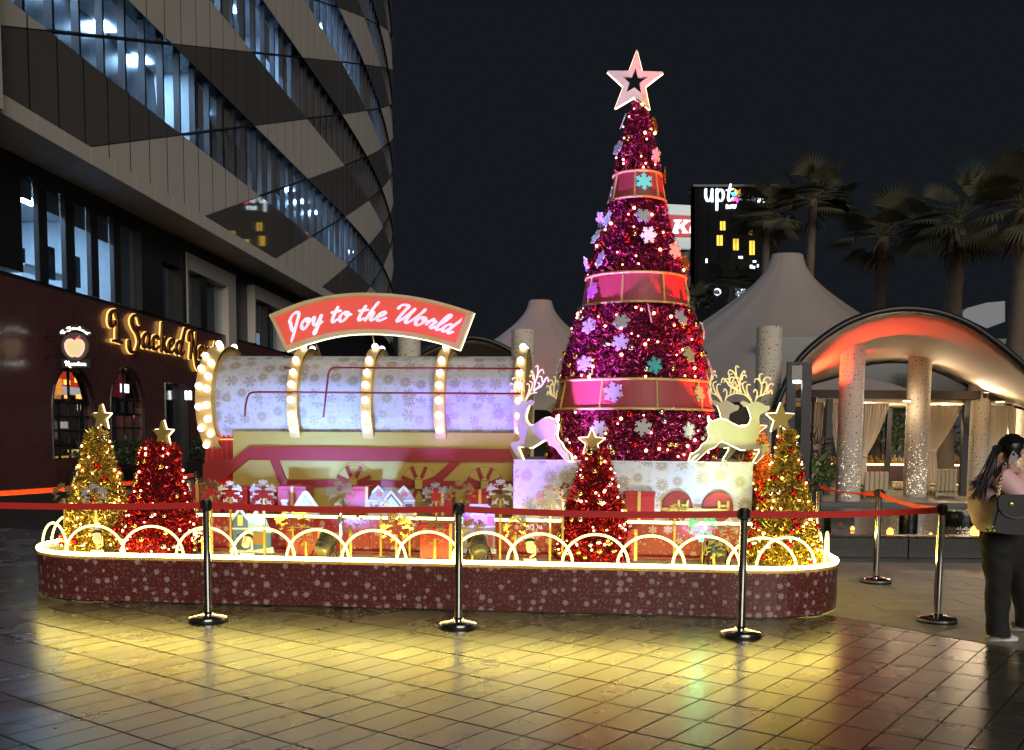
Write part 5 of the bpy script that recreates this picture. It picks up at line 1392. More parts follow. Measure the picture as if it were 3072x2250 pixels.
fbox('door_leaf', dA+.05, dB-.05, .03, 3.0, -.25, -.30, M['door_glass'], rest_); fbox('door_frame', dA, dA+.06, .02, 3.05, .02, -.3, M['steel'], rest_); fbox('door_frame', dB-.06, dB, .02, 3.05, .02, -.3, M['frame_dark'], rest_)
s_, z_ = FLp(522, 1150); fbox('door_lamp', s_-.2, s_+.3, 2.9, 2.96, -.5, -.8, em('door_lamp', (.9, .95, 1), 6), rest_)
for px in (510, 556, 568): s_, z_ = FLp(px, 1186); fbox('door_lamp', s_-.09, s_+.09, z_-.15, z_+.15, -.9 if px < 540 else .02, -.95 if px < 540 else .05, em('wall_lamp_%d' % px, (.95, .97, 1), 4), rest_)
# sign letters on the granite
lt = thing('wall_sign', 'gold edge lit script on the granite wall reading I Sacked Newton', 'sign', FT(3, 4, 0), 0)
sI = sp(312, 980)
def WT(x, y, d): return FT(sI+x*.70, 4.02+y*.44, -d)
M['sign_glow'] = em('sign_edge_glow', (1.0, .55, .14), 1.7)
M['sign_face'] = pm('bronze_letter_face', (.22, .12, .05), .3, .6)
write('I Sacked Newton', WT, -.16, -.09, .24, .13, M['sign_face'], lt, .10, .06, .5)
write('I Sacked Newton', WT, -.085, -.05, .31, .20, M['sign_glow'], lt, .10, .06, .5)
# round projecting sign
bc = P(228, 1040, 24.6); rb = 41*24.6/FPX
bs = thing('round_sign', 'round bracket sign with a cream apple, white lettering I Sacked above and Newton below', 'sign', bc, 0)
MB().lathe([(0, -.05), (rb, -.05), (rb, .05), (0, .05)], 40, bc, [Vector((1, 0, 0)), ZZ, Vector((0, 1, 0))]).build('disc', pm('taupe_disc', (.10, .075, .055), .5), bs, 'auto')
def DT(x, y, d): return bc+Vector((x*rb, d, y*rb))
ap = [(.0, .38), (.2, .5), (.48, .46), (.68, .2), (.66, -.2), (.46, -.58), (.2, -.74), (0, -.68), (-.2, -.74), (-.46, -.58), (-.66, -.2), (-.68, .2), (-.48, .46), (-.2, .5)]
ap = [(p.x, p.y) for p in catmull([Vector((a, b, 0)) for a, b in ap], 4, True)]
MB().prism(ap, DT, -.075, -.052).build('apple', em('apple_cream', (1, .80, .42), .5), bs)
MB().tube([DT(a, b, -.08) for a, b in ap], .017, 6, True).build('apple_outline', em('apple_outline', (1, .55, .5), .9), bs)
MB().prism([(.0, .42), (.12, .62), (.38, .80), (.42, .66), (.22, .5)], DT, -.085, -.06).build('leaf', em('apple_leaf', (.7, .12, .12), .6), bs)
M['white_glow'] = em('white_letter_glow', (1, .97, .9), 2.2)
w_ = text_width('Newton'); write('Newton', lambda x, y, d: DT((x-w_/2)*.26, -1.36+y*.16, d), -.06, -.03, .30, .18, M['white_glow'], bs, .0)
MB().box(DT(0, -1.2, .0), (rb*2.1, .04, rb*.62)).build('lower_plate', M['black_plastic'], bs)
w2_ = text_width('I Sacked', .06, .4)
def AT(x, y, d):
    a = PI/2-(x-w2_/2)*.21; r = 1.22+y*.12; return DT(r*math.cos(a), r*math.sin(a), d)
write('I Sacked', AT, -.06, -.03, .32, .2, M['white_glow'], bs, .0, .06, .4)
MB().prism([(1.18*math.cos(a), 1.18*math.sin(a)) for a in [PI/2-.95+1.9*k/16 for k in range(17)]]+[(1.55*math.cos(a), 1.55*math.sin(a)) for a in [PI/2+.95-1.9*k/16 for k in range(17)]], DT, -.02, .02).build('upper_plate', M['black_plastic'], bs)
wallp = FT((bc-LO).dot(LE), 0, 0)
for dz in (.25, -.25): MB().tube([Vector((wallp.x, bc.y, bc.z+dz)), Vector((bc.x-rb*.7, bc.y, bc.z+dz))], .02, 6).build('bracket', M['frame_dark'], bs)
# shrubs in front of the restaurant
def leafball(mb, c, r, n, ln, seed, wd=.45):
    rnd = random.Random(seed)
    for _ in range(n):
        d = Vector((rnd.gauss(0, 1), rnd.gauss(0, 1), rnd.gauss(0, 1))).normalized(); rr = rnd.random()**.5
        p = c+Vector((d.x*r[0], d.y*r[1], d.z*r[2]))*rr
        t = (d+Vector((rnd.gauss(0, .6), rnd.gauss(0, .6), rnd.gauss(0, .6)))).normalized(); q = t.orthogonal().normalized()
        q = Matrix.Rotation(rnd.random()*6, 3, t) @ q; l = ln*rnd.uniform(.6, 1.3)
        mb.add([p, p+t*l*.5+q*l*wd*.5, p+t*l, p+t*l*.5-q*l*wd*.5], [[0, 1, 2, 3]])
M['leaf_dark'] = pm('dark_leaves', (.035, .05, .022), .4, 0, var=.5, scale=4)
for px, py, lab in ((212, 1425, 'dark planter shrub under the first arched window'), (330, 1430, 'dark planter shrub between the arched windows'), (560, 1420, 'dark planter shrub beside the restaurant door')):
    s_, _ = FLp(px, 1300); b = FT(s_, 0, .7)
    t = thing('planter_shrub', lab, 'shrub', b, 0, 'planter shrubs along the restaurant')
    MB().box(b+ZZ*.25, (1.0, 1.3, .5), None, .02).build('planter', M['black_stone'], t)
    mb = MB(); leafball(mb, b+ZZ*.85, (.5, .65, .42), 420, .16, px); mb.build('foliage', M['leaf_dark'], t)
# ================================================================== pool, deck, columns, tents, cabana on the right
M['pool_wall'] = pm('black_pool_stone', (.022, .021, .020), .28, 0, var=.35, scale=2, bump=.1)
WY = 12.40
pw = thing('pool_wall', 'low black stone wall along the near edge of the pool, behind the right barrier posts', 'low wall', (5.6, WY, 0), 0)
for k in range(9):
    x = 1.5+k*1.18
    MB().box((x+.585, WY+.11, .128), (1.168, .22, .256), None, .006).build('stone', M['pool_wall'], pw)
    MB().box((x+.585, WY+.115, .268), (1.174, .26, .020), None, .005).build('coping_stone', M['pool_wall'], pw)
m_, b, p = newmat('rippling_dark_water')
p.inputs['Base Color'].default_value = (.006, .007, .007, 1); p.inputs['Roughness'].default_value = .05; p.inputs['Specular IOR Level'].default_value = .6
ge = b.n('ShaderNodeNewGeometry'); mp = b.n('ShaderNodeMapping'); mp.inputs['Scale'].default_value = (1, 2.2, 1); b.put(mp.inputs['Vector'], ge.outputs['Position'])
bn = b.n('ShaderNodeBump'); bn.inputs['Strength'].default_value = .5; bn.inputs['Distance'].default_value = .02
b.put(bn.inputs['Height'], b.noise(5.5, 3, mp.outputs[0])); b.put(p.inputs['Normal'], bn.outputs[0])
M['water'] = m_
w = MB(); w.add([(-3.5, WY+.2, .225), (13, WY+.2, .225), (13, 18.35, .225), (-3.5, 18.35, .225)], [[0, 1, 2, 3]]); struct(w.build('pool_water', M['water']))
dk = MB(); dk.box((5, 26.3, .15), (26, 16, .30)); struct(dk.build('pool_deck', M['border_stone']))
M['drum'] = pm('black_drum_stone', (.014, .014, .014), .2, 0, var=.3)
def drum(px, Y, r, h, lab):
    b = P(px, 1500, Y); b.z = .2
    o = MB().lathe([(0, 0), (r*.96, 0), (r, .03), (r, h-.03), (r*.97, h), (0, h)], 32, b).build('stone_drum', M['drum'], None, 'auto')
    tag(o, lab, 'stone drum', 'black stone drums in the pool')
drum(2728, 13.9, .125, .26, 'narrow black stone drum standing in the pool below the second thick column')
drum(2880, 15.2, .30, .20, 'wide glossy black stone drum in the pool with a green light on it')
b_ = P(2520, 1500, 14.0); b_.z = .2
tag(MB().box(b_+ZZ*.10, (.34, .3, .22), None, .01).build('stone_block', M['drum']), 'square black stone block in the pool just right of the gold tree', 'stone block')
g_ = P(2862, 1536, 15.1); tag(MB().sphere(g_, .028, 10, 7, (1.4, 1, .7)).build('pool_light', em('green_pool_light', (.05, 1, .5), 9), None, True), 'small green light on the wide black drum', 'pool light')
# candle lantern and floating candles
def candle(px, py, Y, z, s_, lab, e=9):
    e *= .4; s_ *= .8
    b = P(px, py, Y); b.z = z
    t = thing('candle_lantern', lab, 'candle lantern', b, 0, 'candle lights along the pool')
    MB().lathe([(0, 0), (s_*.8, 0), (s_, s_*.5), (s_*.95, s_*1.3), (s_*.45, s_*2.0), (s_*.3, s_*2.1)], 12, b).build('glass_cup', em('candle_glow_%d' % px, (1, .32, .06), e), t, True)
    MB().lathe([(s_*1.05, -.003), (s_*1.1, .004), (0, .005)], 12, b).build('rim', M['dark_metal'], t)
candle(2670, 1600, 12.5, .281, .055, 'glowing candle lantern on the pool wall right of the back barrier post')
candle(2925, 1600, 12.52, .281, .075, 'bright candle lantern on the pool wall behind the woman', 14)
candle(2558, 1570, 13.6, .23, .035, 'small floating candle right of the black stone block', 12)
candle(2494, 1563, 14.0, .23, .02, 'tiny floating candle left of the black stone block', 10)
candle(2793, 1590, 12.9, .23, .028, 'small candle beside the right barrier post', 10)
# crumpled leaf on the ground
lf = MB(); c = G(2557, 1668)
for k in range(6):
    a = k*1.05; lf.add([c+ZZ*.004, c+Vector((.05*math.cos(a), .05*math.sin(a), .03)), c+Vector((.07*math.cos(a+.5), .07*math.sin(a+.5), .012+.04*(k % 2))), c+Vector((.03*math.cos(a+.9), .03*math.sin(a+.9), .05))], [[0, 1, 2, 3]])
tag(lf.build('dry_leaf', pm('dry_leaf', (.40, .36, .28), .6)), 'crumpled pale leaf lying on the paving before the pool wall', 'leaf')

# perforated columns
m_, b, p = newmat('perforated_column')
tc_ = b.n('ShaderNodeTexCoord'); uv = tc_.outputs['UV']
vo = b.n('ShaderNodeTexVoronoi', voronoi_dimensions='2D'); vo.inputs['Scale'].default_value = 13; vo.inputs['Randomness'].default_value = .8; b.put(vo.inputs['Vector'], uv)
cr = b.n('ShaderNodeSeparateXYZ'); b.put(cr.inputs[0], vo.outputs['Color'])
hole = b.m('LESS_THAN', vo.outputs['Distance'], b.m('MULTIPLY_ADD', cr.outputs[0], .14, .05))
col = b.mix(hole, b.mix(b.noise(3, 4, tc_.outputs['Object']), (.62, .56, .48), (.52, .47, .40)), (.05, .045, .04))
b.put(p.inputs['Base Color'], col); p.inputs['Roughness'].default_value = .65
bn = b.n('ShaderNodeBump'); bn.inputs['Strength'].default_value = .6; bn.inputs['Distance'].default_value = .01; bn.invert = True; b.put(bn.inputs['Height'], hole); b.put(p.inputs['Normal'], bn.outputs[0])
M['column'] = m_
M['hole_light'] = em('column_pinlight', (1, .85, .6), 2.0)
def column(px, w, ytop, lab, dia=.45, pins=0, base=.30):
    Y = dia*FPX/w; t_ = P(px, ytop, Y); b = Vector((t_.x, Y, base))
    t = thing('column', lab, 'column', b, 0, 'perforated round columns')
    h = t_.z-base; r = dia/2
    prof = [(r, h*k/10) for k in range(11)]+[(r-.006, h+.006)]
    MB().lathe(prof, 40, b, None, uvs=r).build('shaft', M['column'], t, 'auto')
    MB().lathe([(r-.006, h+.006), (r*.55, h+.006), (r*.55, h-.2)], 40, b).build('cap', M['column'], t)
    rnd = random.Random(px); mb = MB()
    for _ in range(pins):
        z = base+.08+abs(rnd.gauss(0, .55)); a = -PI/2+rnd.uniform(-1.2, 1.2); 
        if z > base+1.5: continue
        n_ = Vector((math.cos(a), math.sin(a), 0)); c_ = b+n_*(r+.001); c_.z = z
        x_ = ZZ.cross(n_); s_ = rnd.uniform(.006, .012)
        mb.add([c_+x_*s_, c_+ZZ*s_, c_-x_*s_, c_-ZZ*s_], [[0, 1, 2, 3]])
    if pins: o = mb.build('pin_lights', M['hole_light'], t); o['kind'] = 'stuff'
column(2309, 75, 982, 'perforated column behind the right pair of reindeer')
column(2561, 71, 1006, 'perforated column under the left end of the arched canopy, lights twinkling low down', pins=90)
column(2763, 66, 1026, 'perforated column in the middle of the arched canopy with most twinkling lights', pins=150)
column(2946, 64, 1043, 'perforated column directly behind the woman')
column(3094, 62, 1060, 'perforated column at the right edge of the photo')
column(1228, 67, 1012, 'perforated column seen below the arched sign, behind the boiler')
column(1570, 70, 991, 'perforated column behind the right end of the boiler')

# peaked tents
M['tent'] = pm('taupe_tent_membrane', (.29, .245, .225), .7, 0, var=.07, scale=.8, bump=.2, bscale=1.6)
def tent(px, Y, lab, sc=1.0, k0=0, zsh=0.0, sy=1.0):
    c = P(px, 1300, Y); c.z = 0
    prof = [(1.55+(z-1.55)*sc, r) for z, r in [(5.48, .335), (5.44, .348), (5.16, .45), (4.83, .72), (4.52, 1.08), (4.15, 1.56), (3.9, 1.9), (3.36, 2.75), (2.85, 3.6), (2.4, 4.4), (2.15, 4.75)]]
    t = thing('peaked_tent', lab, 'tent', c, 0, 'peaked fabric tents')
    pr = catmull([Vector((r, z+zsh, 0)) for z, r in prof], 3)
    n = 96; rows = []
    for p_ in pr:
        row = []
        for k in range(n):
            a = 2*PI*k/n
            sq = 1/max(abs(math.cos(a-.5)), abs(math.sin(a-.5))); f = 1+(sq-1)*.55*min(1, max(0, (p_.x-.4)/3))
            r = p_.x*sc*f*(1+.012*math.cos(16*a+k0))
            row.append(Vector((c.x+r*math.cos(a), c.y+r*sy*math.sin(a), p_.y-.10*(1-abs(math.sin(2*(a-.5))))*max(0, (p_.x-2.5)/2))))
        rows.append(row)
    MB().loft(rows, caps=False).build('membrane', M['tent'], t, True)
    zt_ = 1.55+3.93*sc; MB().lathe([(.335*sc, zt_), (.30*sc, zt_+.02), (0, zt_+.02)], 40, c, [Vector((1, 0, 0)), Vector((0, sy, 0)), ZZ]).build('peak_cap', M['tent'], t)
    for k in range(4):
        a = .5+PI/4+k*PI/2; MB().tube([c+Vector((4.6*sc*math.cos(a), 4.6*sc*sy*math.sin(a), .3)), c+Vector((4.6*sc*math.cos(a), 4.6*sc*sy*math.sin(a), 2.3))], .06, 8).build('tent_pole', M['frame_dark'], t)
tent(2345, 28.0, 'large taupe peaked tent between the big tree and the arched canopy', 28/22, 0, 0, .62)
tent(1617, 30.0, 'smaller looking reddish taupe peaked tent left of the big tree', 1.0, 1.0, 0, .8)

# arched canopies
def resample(pts, n):
    pl = catmull([Vector(p) for p in pts], 8); acc = [0]
    for a, b2 in zip(pl[:-1], pl[1:]): acc.append(acc[-1]+(b2-a).length)
    out = []
    for k in range(n):
        s_ = acc[-1]*k/(n-1)*.99999; i = max(j for j in range(len(acc)-1) if acc[j] <= s_)
        out.append(pl[i].lerp(pl[i+1], (s_-acc[i])/max(1e-9, acc[i+1]-acc[i])))
    return out
M['canopy_cloth'] = pm('cream_canopy_cloth', (.52, .42, .31), .7, 0, var=.06, scale=.7, bump=.25, bscale=1.3)
def canopy(front, back, lab, sag=.25):
    n = 48; f = resample(front, n); b2 = resample(back, n)
    c = (f[0]+f[-1])/2; c.z = 0
    t = thing('arched_canopy', lab, 'canopy', c, 0, 'arched fabric canopies')
    rows = []
    for j in range(13):
        s_ = j/12; rows.append([f[k].lerp(b2[k], s_)-ZZ*(sag*math.sin(PI*s_)*math.sin(PI*k/(n-1)))+ZZ*.012*math.sin(k*1.9+j*1.3) for k in range(n)])
    m = MB(); m.loft(rows, caps=False, closed=False); o = m.build('cloth', M['canopy_cloth'], t, True)
    so2 = o.modifiers.new('thickness', 'SOLIDIFY'); so2.thickness = .02
    MB().tube([p_+Vector((0, -.03, .04)) for p_ in f], .06, 8).build('edge_tube', M['frame_dark'], t, True)
    MB().tube([p_+Vector((0, .02, -.02)) for p_ in b2], .045, 8).build('back_tube', M['frame_dark'], t, True)
    for p_ in (f[0], f[-1], b2[0], b2[-1]): MB().tube([p_, Vector((p_.x, p_.y, .3))], .05, 8).build('leg', M['frame_dark'], t)
    return t
YF, YB = 17.2, 21.0; ly_ = 14.2
canopy([P(x, y, YF) for x, y in ((2325, 1235), (2345, 1180), (2397, 1085), (2492, 1003), (2587, 956), (2696, 934), (2805, 943), (2900, 977), (2982, 1031), (3072, 1106), (3150, 1190), (3180, 1250))],
       [P(x, y, YB) for x, y in ((2347, 1215), (2390, 1172), (2440, 1145), (2519, 1122), (2600, 1088), (2723, 1082), (2820, 1112), (2869, 1134), (2969, 1187), (3050, 1215), (3110, 1235), (3150, 1250))],
       'big arched cream canopy with black edge, glowing red on its left half', .12)
canopy([P(x, y, 23.5) for x, y in ((1235, 1110), (1262, 1066), (1330, 1033), (1400, 1019), (1455, 1024), (1505, 1043), (1545, 1068), (1575, 1110))],
       [P(x, y, 27.5) for x, y in ((1245, 1130), (1270, 1115), (1330, 1105), (1400, 1100), (1455, 1102), (1505, 1108), (1540, 1118), (1570, 1135))],
       'smaller arched canopy with black edge behind the boiler', .1)
rs = P(2420, 1190, 19.0); spot('red_canopy_wash', P(2440, 1175, 18.6)+ZZ*.06, P(2500, 1030, 18.6), 560, (1, .045, .018), 126, .9)
for px, py in ((2760, 1172), (2960, 1176)):
    q = P(px, py, 20.3)
    spot('warm_canopy_wash', q, P(px+20, 1000, 18.0), 190, (1, .74, .48), 150, 1.0, .3)
    t = thing('warm_uplight', 'small warm uplight on the cabana beam, %s' % ('right of the third column' if px == 2760 else 'above the head of the woman'), 'light', q, 0)
    MB().lathe([(0, -.12), (.06, -.12), (.07, -.02), (.0, -.01)], 16, q).build('housing', M['dark_metal'], t)
point('lamp_post_light', P(2391, 1152, ly_)+Vector((0, .03, -.04)), 14, (.95, .97, 1), .05)
q = P(1500, 1085, 26.0); spot('red_tent_wash', q+ZZ*.08, P(1617, 985, 29), 170, (1, .06, .04), 110, .9)
t = thing('red_uplight', 'red uplight behind the boiler, below the small tent', 'light', q, 0)
MB().lathe([(0, -.1), (.06, -.1), (.07, 0), (.0, .01)], 16, q).build('housing', M['dark_metal'], t)
MB().tube([q-ZZ*.1, Vector((q.x, q.y, .3))], .02, 6).build('bracket', M['dark_metal'], t)
t = thing('red_uplight', 'small red uplight fixed under the left foot of the arched canopy', 'light', P(2440, 1190, 18.6), 0)
MB().lathe([(0, -.1), (.06, -.1), (.07, 0), (.0, .01)], 16, P(2440, 1190, 18.6)).build('housing', M['dark_metal'], t)
MB().tube([P(2440, 1190, 18.6)-ZZ*.1, P(2440, 1190, 18.6)-ZZ*1.6], .02, 6).build('bracket', M['dark_metal'], t)
# cabana: beam, posts, curtains, ceiling, planter
CY = 20.6
cab = thing('cabana', 'long open cabana with black frame and a cream ceiling under the arched canopy', 'cabana', (P(2700, 1300, CY).x, CY, .3), 0)
def pxbox(name, x0, y0, x1, y1, Y, dep, mat, par, bev=0):
    a, b2 = P(x0, y0, Y), P(x1, y1, Y)
    return MB().box(((a.x+b2.x)/2, Y+dep/2, (a.z+b2.z)/2), (abs(b2.x-a.x), dep, abs(a.z-b2.z)), None, bev).build(name, mat, par)
zb_ = P(2700, 1184, CY).z
MB().box((P(2700, 1300, CY+4.4).x, CY+4.45, zb_+.85), (7.2, .08, 1.5)).build('added_dark_sheet', M['black_stone'], cab)  # sheet added to hide the tent and darken the view under the canopy
xl, xr = P(2345, 1200, CY).x, P(3140, 1200, CY).x
MB().box(((xl+xr)/2, CY, zb_), (xr-xl, .14, .17)).build('beam', pm('brown_black_beam', (.03, .016, .012), .5), cab)
MB().box(((xl+xr)/2, CY+4.2, zb_), (xr-xl, .14, .17)).build('beam', M['frame_dark'], cab)
MB().box(((xl+xr)/2, CY+2.1, zb_-.13), (xr-xl, 4.2, .05)).build('ceiling', pm('cream_ceiling', (.62, .52, .34), .7), cab)
for px, dy in ((2484, 0), (2895, 0), (2484, 4.2), (2895, 4.2), (2640, 4.2), (3130, 0), (2350, 0)):
    x = P(px, 1300, CY).x; MB().box((x, CY+dy, (zb_+.3)/2-.05), (.12, .12, zb_-.31-.1)).build('post', M['frame_dark'], cab)
for px in (2600, 2720, 2830, 3000):  # two light the inside; the front pair is added to brighten curtains and columns
    a = P(px, 1215, CY+(1.6 if px in (2600, 2830) else -.9)); a.z = zb_-.17
    MB().lathe([(.0, 0), (.07, 0), (.07, .01)], 12, a).build('downlight_and_fill', em('downlight_and_fill_%d' % px, (1, .70, .34), 30), cab)
    point('cabana_downlight_and_fill', a-ZZ*.12, 210 if px in (2600, 2830) else 9, (1, .76, .48), .06)
M['curtain'] = pm('cream_curtain', (.74, .67, .55), .75, 0, var=.05, bump=.05)
m_ = M['curtain']; m_.node_tree.nodes['Principled BSDF'].inputs['Subsurface Weight'].default_value = 0
def curtain(top, tie, bot, y0, y1, Y, lab, folds=9):
    """top, tie and bottom spans in pixels; tie is (x0, x1, y) or None"""
    mid = P((top[0]+top[1])/2, y1, Y); mid.z = .302
    t = thing('curtain', lab, 'curtain', mid, 0, 'cream cabana curtains')
    rows = []; n = 60; st_ = 26
    for j in range(st_+1):
        y = y0+(y1-y0)*j/st_
        if tie:
            if y <= tie[2]: s_ = (y-y0)/(tie[2]-y0); e = s_**1.6; e2 = s_**2.6; x0 = top[0]+(tie[0]-top[0])*e; x1 = top[1]+(tie[1]-top[1])*(s_*.75+.25*e2 if tie[1] < top[1] else e)
            else: s_ = (y-tie[2])/(y1-tie[2]); s_ = s_**.6; x0 = tie[0]+(bot[0]-tie[0])*s_; x1 = tie[1]+(bot[1]-tie[1])*s_
        else: s_ = j/st_; x0 = top[0]+(bot[0]-top[0])*s_; x1 = top[1]+(bot[1]-top[1])*s_
        row = []
        for k in range(n+1):
            q = P(x0+(x1-x0)*k/n, y, Y); q.z = max(q.z, .304)
            q.y += .035*math.sin(k/n*folds*2*PI)+.012*math.sin(k/n*folds*4.6+j*.3)
            row.append(q)
        rows.append(row)
    o = MB().loft(rows, caps=False, closed=False).build('cloth', M['curtain'], t, True)
    s3 = o.modifiers.new('thickness', 'SOLIDIFY'); s3.thickness = .006
    if tie:
        a, b2 = P(tie[0]-3, tie[2], Y-.05), P(tie[1]+3, tie[2], Y-.05)
        MB().tube([a, (a+b2)/2-Vector((0, .04, 0)), b2], .02, 6).build('tie_back', M['curtain'], t)
yt_ = 1207
curtain((2418, 2472), None, (2414, 2452), yt_, 1440, CY+.2, 'thin straight curtain left of the left black post, a red glow on it', 7)
curtain((2488, 2532), (2516, 2530, 1390), (2516, 2530), yt_, 1510, CY+.15, 'narrow gathered curtain just left of the second column', 6)
curtain((2590, 2668), (2584, 2598, 1368), (2582, 2600), yt_+3, 1512, CY+.15, 'curtain swept to the left of its bay beside the second column', 9)
curtain((2786, 2886), (2786, 2806, 1354), (2778, 2812), yt_+8, 1512, CY+.12, 'broad curtain tied in the middle and fanning out below, right of the third column', 11)
curtain((2888, 2914), (2900, 2912, 1360), (2896, 2914), yt_+8, 1512, CY+.2, 'narrow curtain between the right black post and the column behind the woman', 5)
curtain((2966, 3040), (2962, 2980, 1380), (2960, 2982), yt_+10, 1512, CY+.15, 'curtain behind the head of the woman', 9)
curtain((3010, 3075), (3050, 3072, 1400), (3050, 3074), yt_+12, 1512, CY+1.4, 'pinkish curtain deeper inside the cabana at the right edge', 8)
# lit planter and flowers behind
py_ = 27.0
pl_ = thing('planter_bed', 'long brown planter bed with a glowing strip and flowers behind the cabana chairs', 'planter', (P(2700, 1400, py_).x, py_, .3), 0)
za, zb2 = P(2700, 1396, py_).z, .305
MB().box((P(2700, 1400, py_).x, py_+.5, (za+zb2)/2), (9.5, 1.0, za-zb2), None, .01).build('bed_wall', pm('red_brown_planter', (.09, .03, .022), .5), pl_)
MB().box((P(2700, 1400, py_).x, py_-.02, za+.02), (9.5, .04, .04)).build('light_strip', em('planter_strip', (1, .74, .34), 5), pl_)
fl3 = MB(); rnd = random.Random(5)
for _ in range(900):
    p_ = Vector((P(2700, 1400, py_).x+rnd.uniform(-4.7, 4.7), py_+rnd.uniform(.05, .8), za)); d = Vector((rnd.gauss(0, .4), rnd.gauss(0, .4), 1)).normalized(); l = rnd.uniform(.08, .3); q = d.orthogonal().normalized()*.025
    fl3.add([p_-q, p_+q, p_+d*l+q*1.6, p_+d*l-q*1.6], [[0, 1, 2, 3]])
o = fl3.build('flowers', pm('planter_flowers', (.50, .26, .06), .5, 0, var=.5, scale=9), pl_); o['kind'] = 'stuff'
M['leaf_lit'] = pm('lit_leaves', (.10, .17, .05), .45, 0, var=.4, scale=5)
def bush(px, py, Y, r, n, ln, lab, mat, seed, wd=.45):
    c = P(px, py, Y); base = Vector((c.x, c.y, .3))
    t = thing('bush', lab, 'bush', base, 0, 'garden bushes round the cabana')
    mb = MB(); leafball(mb, c, r, n, ln, seed, wd); mb.build('foliage', M[mat], t)
    MB().tube([base, Vector((c.x, c.y, c.z))], [.05, .02], 6).build('stem', pm('bush_stem', (.05, .035, .02), .8) if 'bush_stem' not in bpy.data.materials else bpy.data.materials['bush_stem'], t)
    return c
bc_ = bush(2695, 1285, 29.0, (.55, .45, .62), 340, .20, 'bright green leafy bush seen between the second and third columns', 'leaf_lit', 3)
point('garden_light', bc_+Vector((.2, -1.2, -.9)), 22, (1, .9, .6), .1)
bush(2800, 1330, 29.5, (.9, .5, .8), 300, .22, 'dark bush behind the broad tied curtain', 'leaf_dark', 4)
bush(2425, 1350, 19.2, (.30, .25, .35), 130, .30, 'dark potted palm right of the gold trees, upper leaves', 'leaf_dark', 6, .16)
bush(2445, 1425, 19.0, (.32, .28, .30), 200, .24, 'low leafy plant beside the lamp post, behind the gold tree', 'leaf_lit', 8, .3)
tag(MB().box((4.5, 34, 1.4), (24, .2, 2.2)).build('garden_wall', M['frame_dark']), 'dark garden wall far behind the cabana', 'wall')
# chairs
M['wicker'] = pm('cream_wicker', (.46, .40, .27), .6, 0, var=.1, bump=.3, bscale=60)
def chair(px, Y, w_px, ytop, lab, rz):
    c = P(px, 1510, Y); c.z = .302; w = w_px*Y/FPX; h = P(px, ytop, Y).z-.302
    t = thing('cabana_chair', lab, 'chair', c, rz, 'cream cabana chairs')
    X = Matrix.Rotation(rz, 3, 'Z') @ Vector((1, 0, 0)); Yv = Matrix.Rotation(rz, 3, 'Z') @ Vector((0, 1, 0))
    for k in range(5):
        x = -w/2+w*(k+.5)/5
        MB().box(c+X*x+ZZ*(h*.60)-Yv*.02, (w/5-.012, .05, h*.78), [X, Yv, ZZ], .012).build('back_slat', M['wicker'], t)
    MB().box(c+ZZ*(h*.24)+Yv*.28, (w*.98, .52, .09), [X, Yv, ZZ], .02).build('seat', M['wicker'], t)
    for sx in (-1, 1):
        MB().box(c+X*(sx*w*.46)+ZZ*(h*.42)+Yv*.26, (.05, .5, .05), [X, Yv, ZZ], .01).build('armrest', M['wicker'], t)
        for yy in (0, .5): MB().box(c+X*(sx*w*.45)+ZZ*(h*.10)+Yv*yy, (.035, .035, h*.2), [X, Yv, ZZ]).build('leg', M['wicker'], t)
chair(2625, 20.0, 76, 1414, 'cream chair seen from behind between the second and third columns', .12)
chair(2694, 22.5, 36, 1444, 'smaller cream chair deeper inside, left of the third column', -.5)
chair(2836, 20.0, 58, 1406, 'cream chair right of the broad tied curtain', -.15)
chair(2890, 21.8, 30, 1432, 'cream chair half hidden by the column behind the woman', .4)
# lamp post made of two uprights with a lit box on top
ly = 14.2
lp = thing('lamp_post', 'slim twin upright lamp post with a lit box on top, before the arched canopy', 'lamp post', Vector((P(2392, 1500, ly).x, ly, 0)), 0)
for x0, x1 in ((2363, 2372), (2409, 2419)): pxbox('upright', x0, 1090, x1, 1640, ly, .05, M['dark_metal'], lp)
MB().box((P(2391, 1100, ly).x, ly+.025, P(2391, 1089, ly).z), (.27, .06, .03)).build('cross_bar', M['dark_metal'], lp)
pxbox('lamp_box', 2376, 1096, 2406, 1140, ly-.02, .12, pm('grey_lamp_box', (.22, .22, .22), .3), lp)
pxbox('lamp_panel', 2379, 1141, 2403, 1149, ly-.015, .10, em('lamp_panel', (.95, .97, 1), 7), lp)
# a pale roof far right and the far mall
def prismY(name, pts, Y, dep, mat, par): return MB().prism(pts[::-1], lambda x, y, d: P(x, y, Y)+Vector((0, d, 0)), 0, dep).build(name, mat, par)
rf = thing('pale_roof', 'pale blue grey marquee roof far behind the arched canopy at the right', 'marquee', P(2930, 1000, 48), 0)
prismY('roof_sheet', [(2888, 935), (2902, 924), (2960, 908), (3015, 903), (3015, 965), (2960, 985), (2888, 950)], 48, 4, pm('pale_roof', (.32, .36, .40), .6), rf)
Y7 = 150
mall = thing('shopping_mall', 'dark mall building with glowing white uptown lettering behind the palms', 'building', P(2300, 1290, Y7), 0)
M['mall_wall'] = pm('dark_mall_wall', (.006, .0065, .008), .8, 0, var=.2, scale=.3, spec=.1)
prismY('wall', [(2084, 560), (2335, 560), (2335, 1290), (2084, 1290)], Y7, 3.4, M['mall_wall'], mall)
prismY('parapet', [(2080, 553), (2338, 553), (2338, 560), (2080, 560)], Y7-.3, 3.9, M['frame_dark'], mall)
for k in range(7): prismY('wall_panel', [(2092+34*k, 566), (2124+34*k, 566), (2124+34*k, 1285), (2092+34*k, 1285)], Y7-.12, .1, M['mall_wall'], mall)
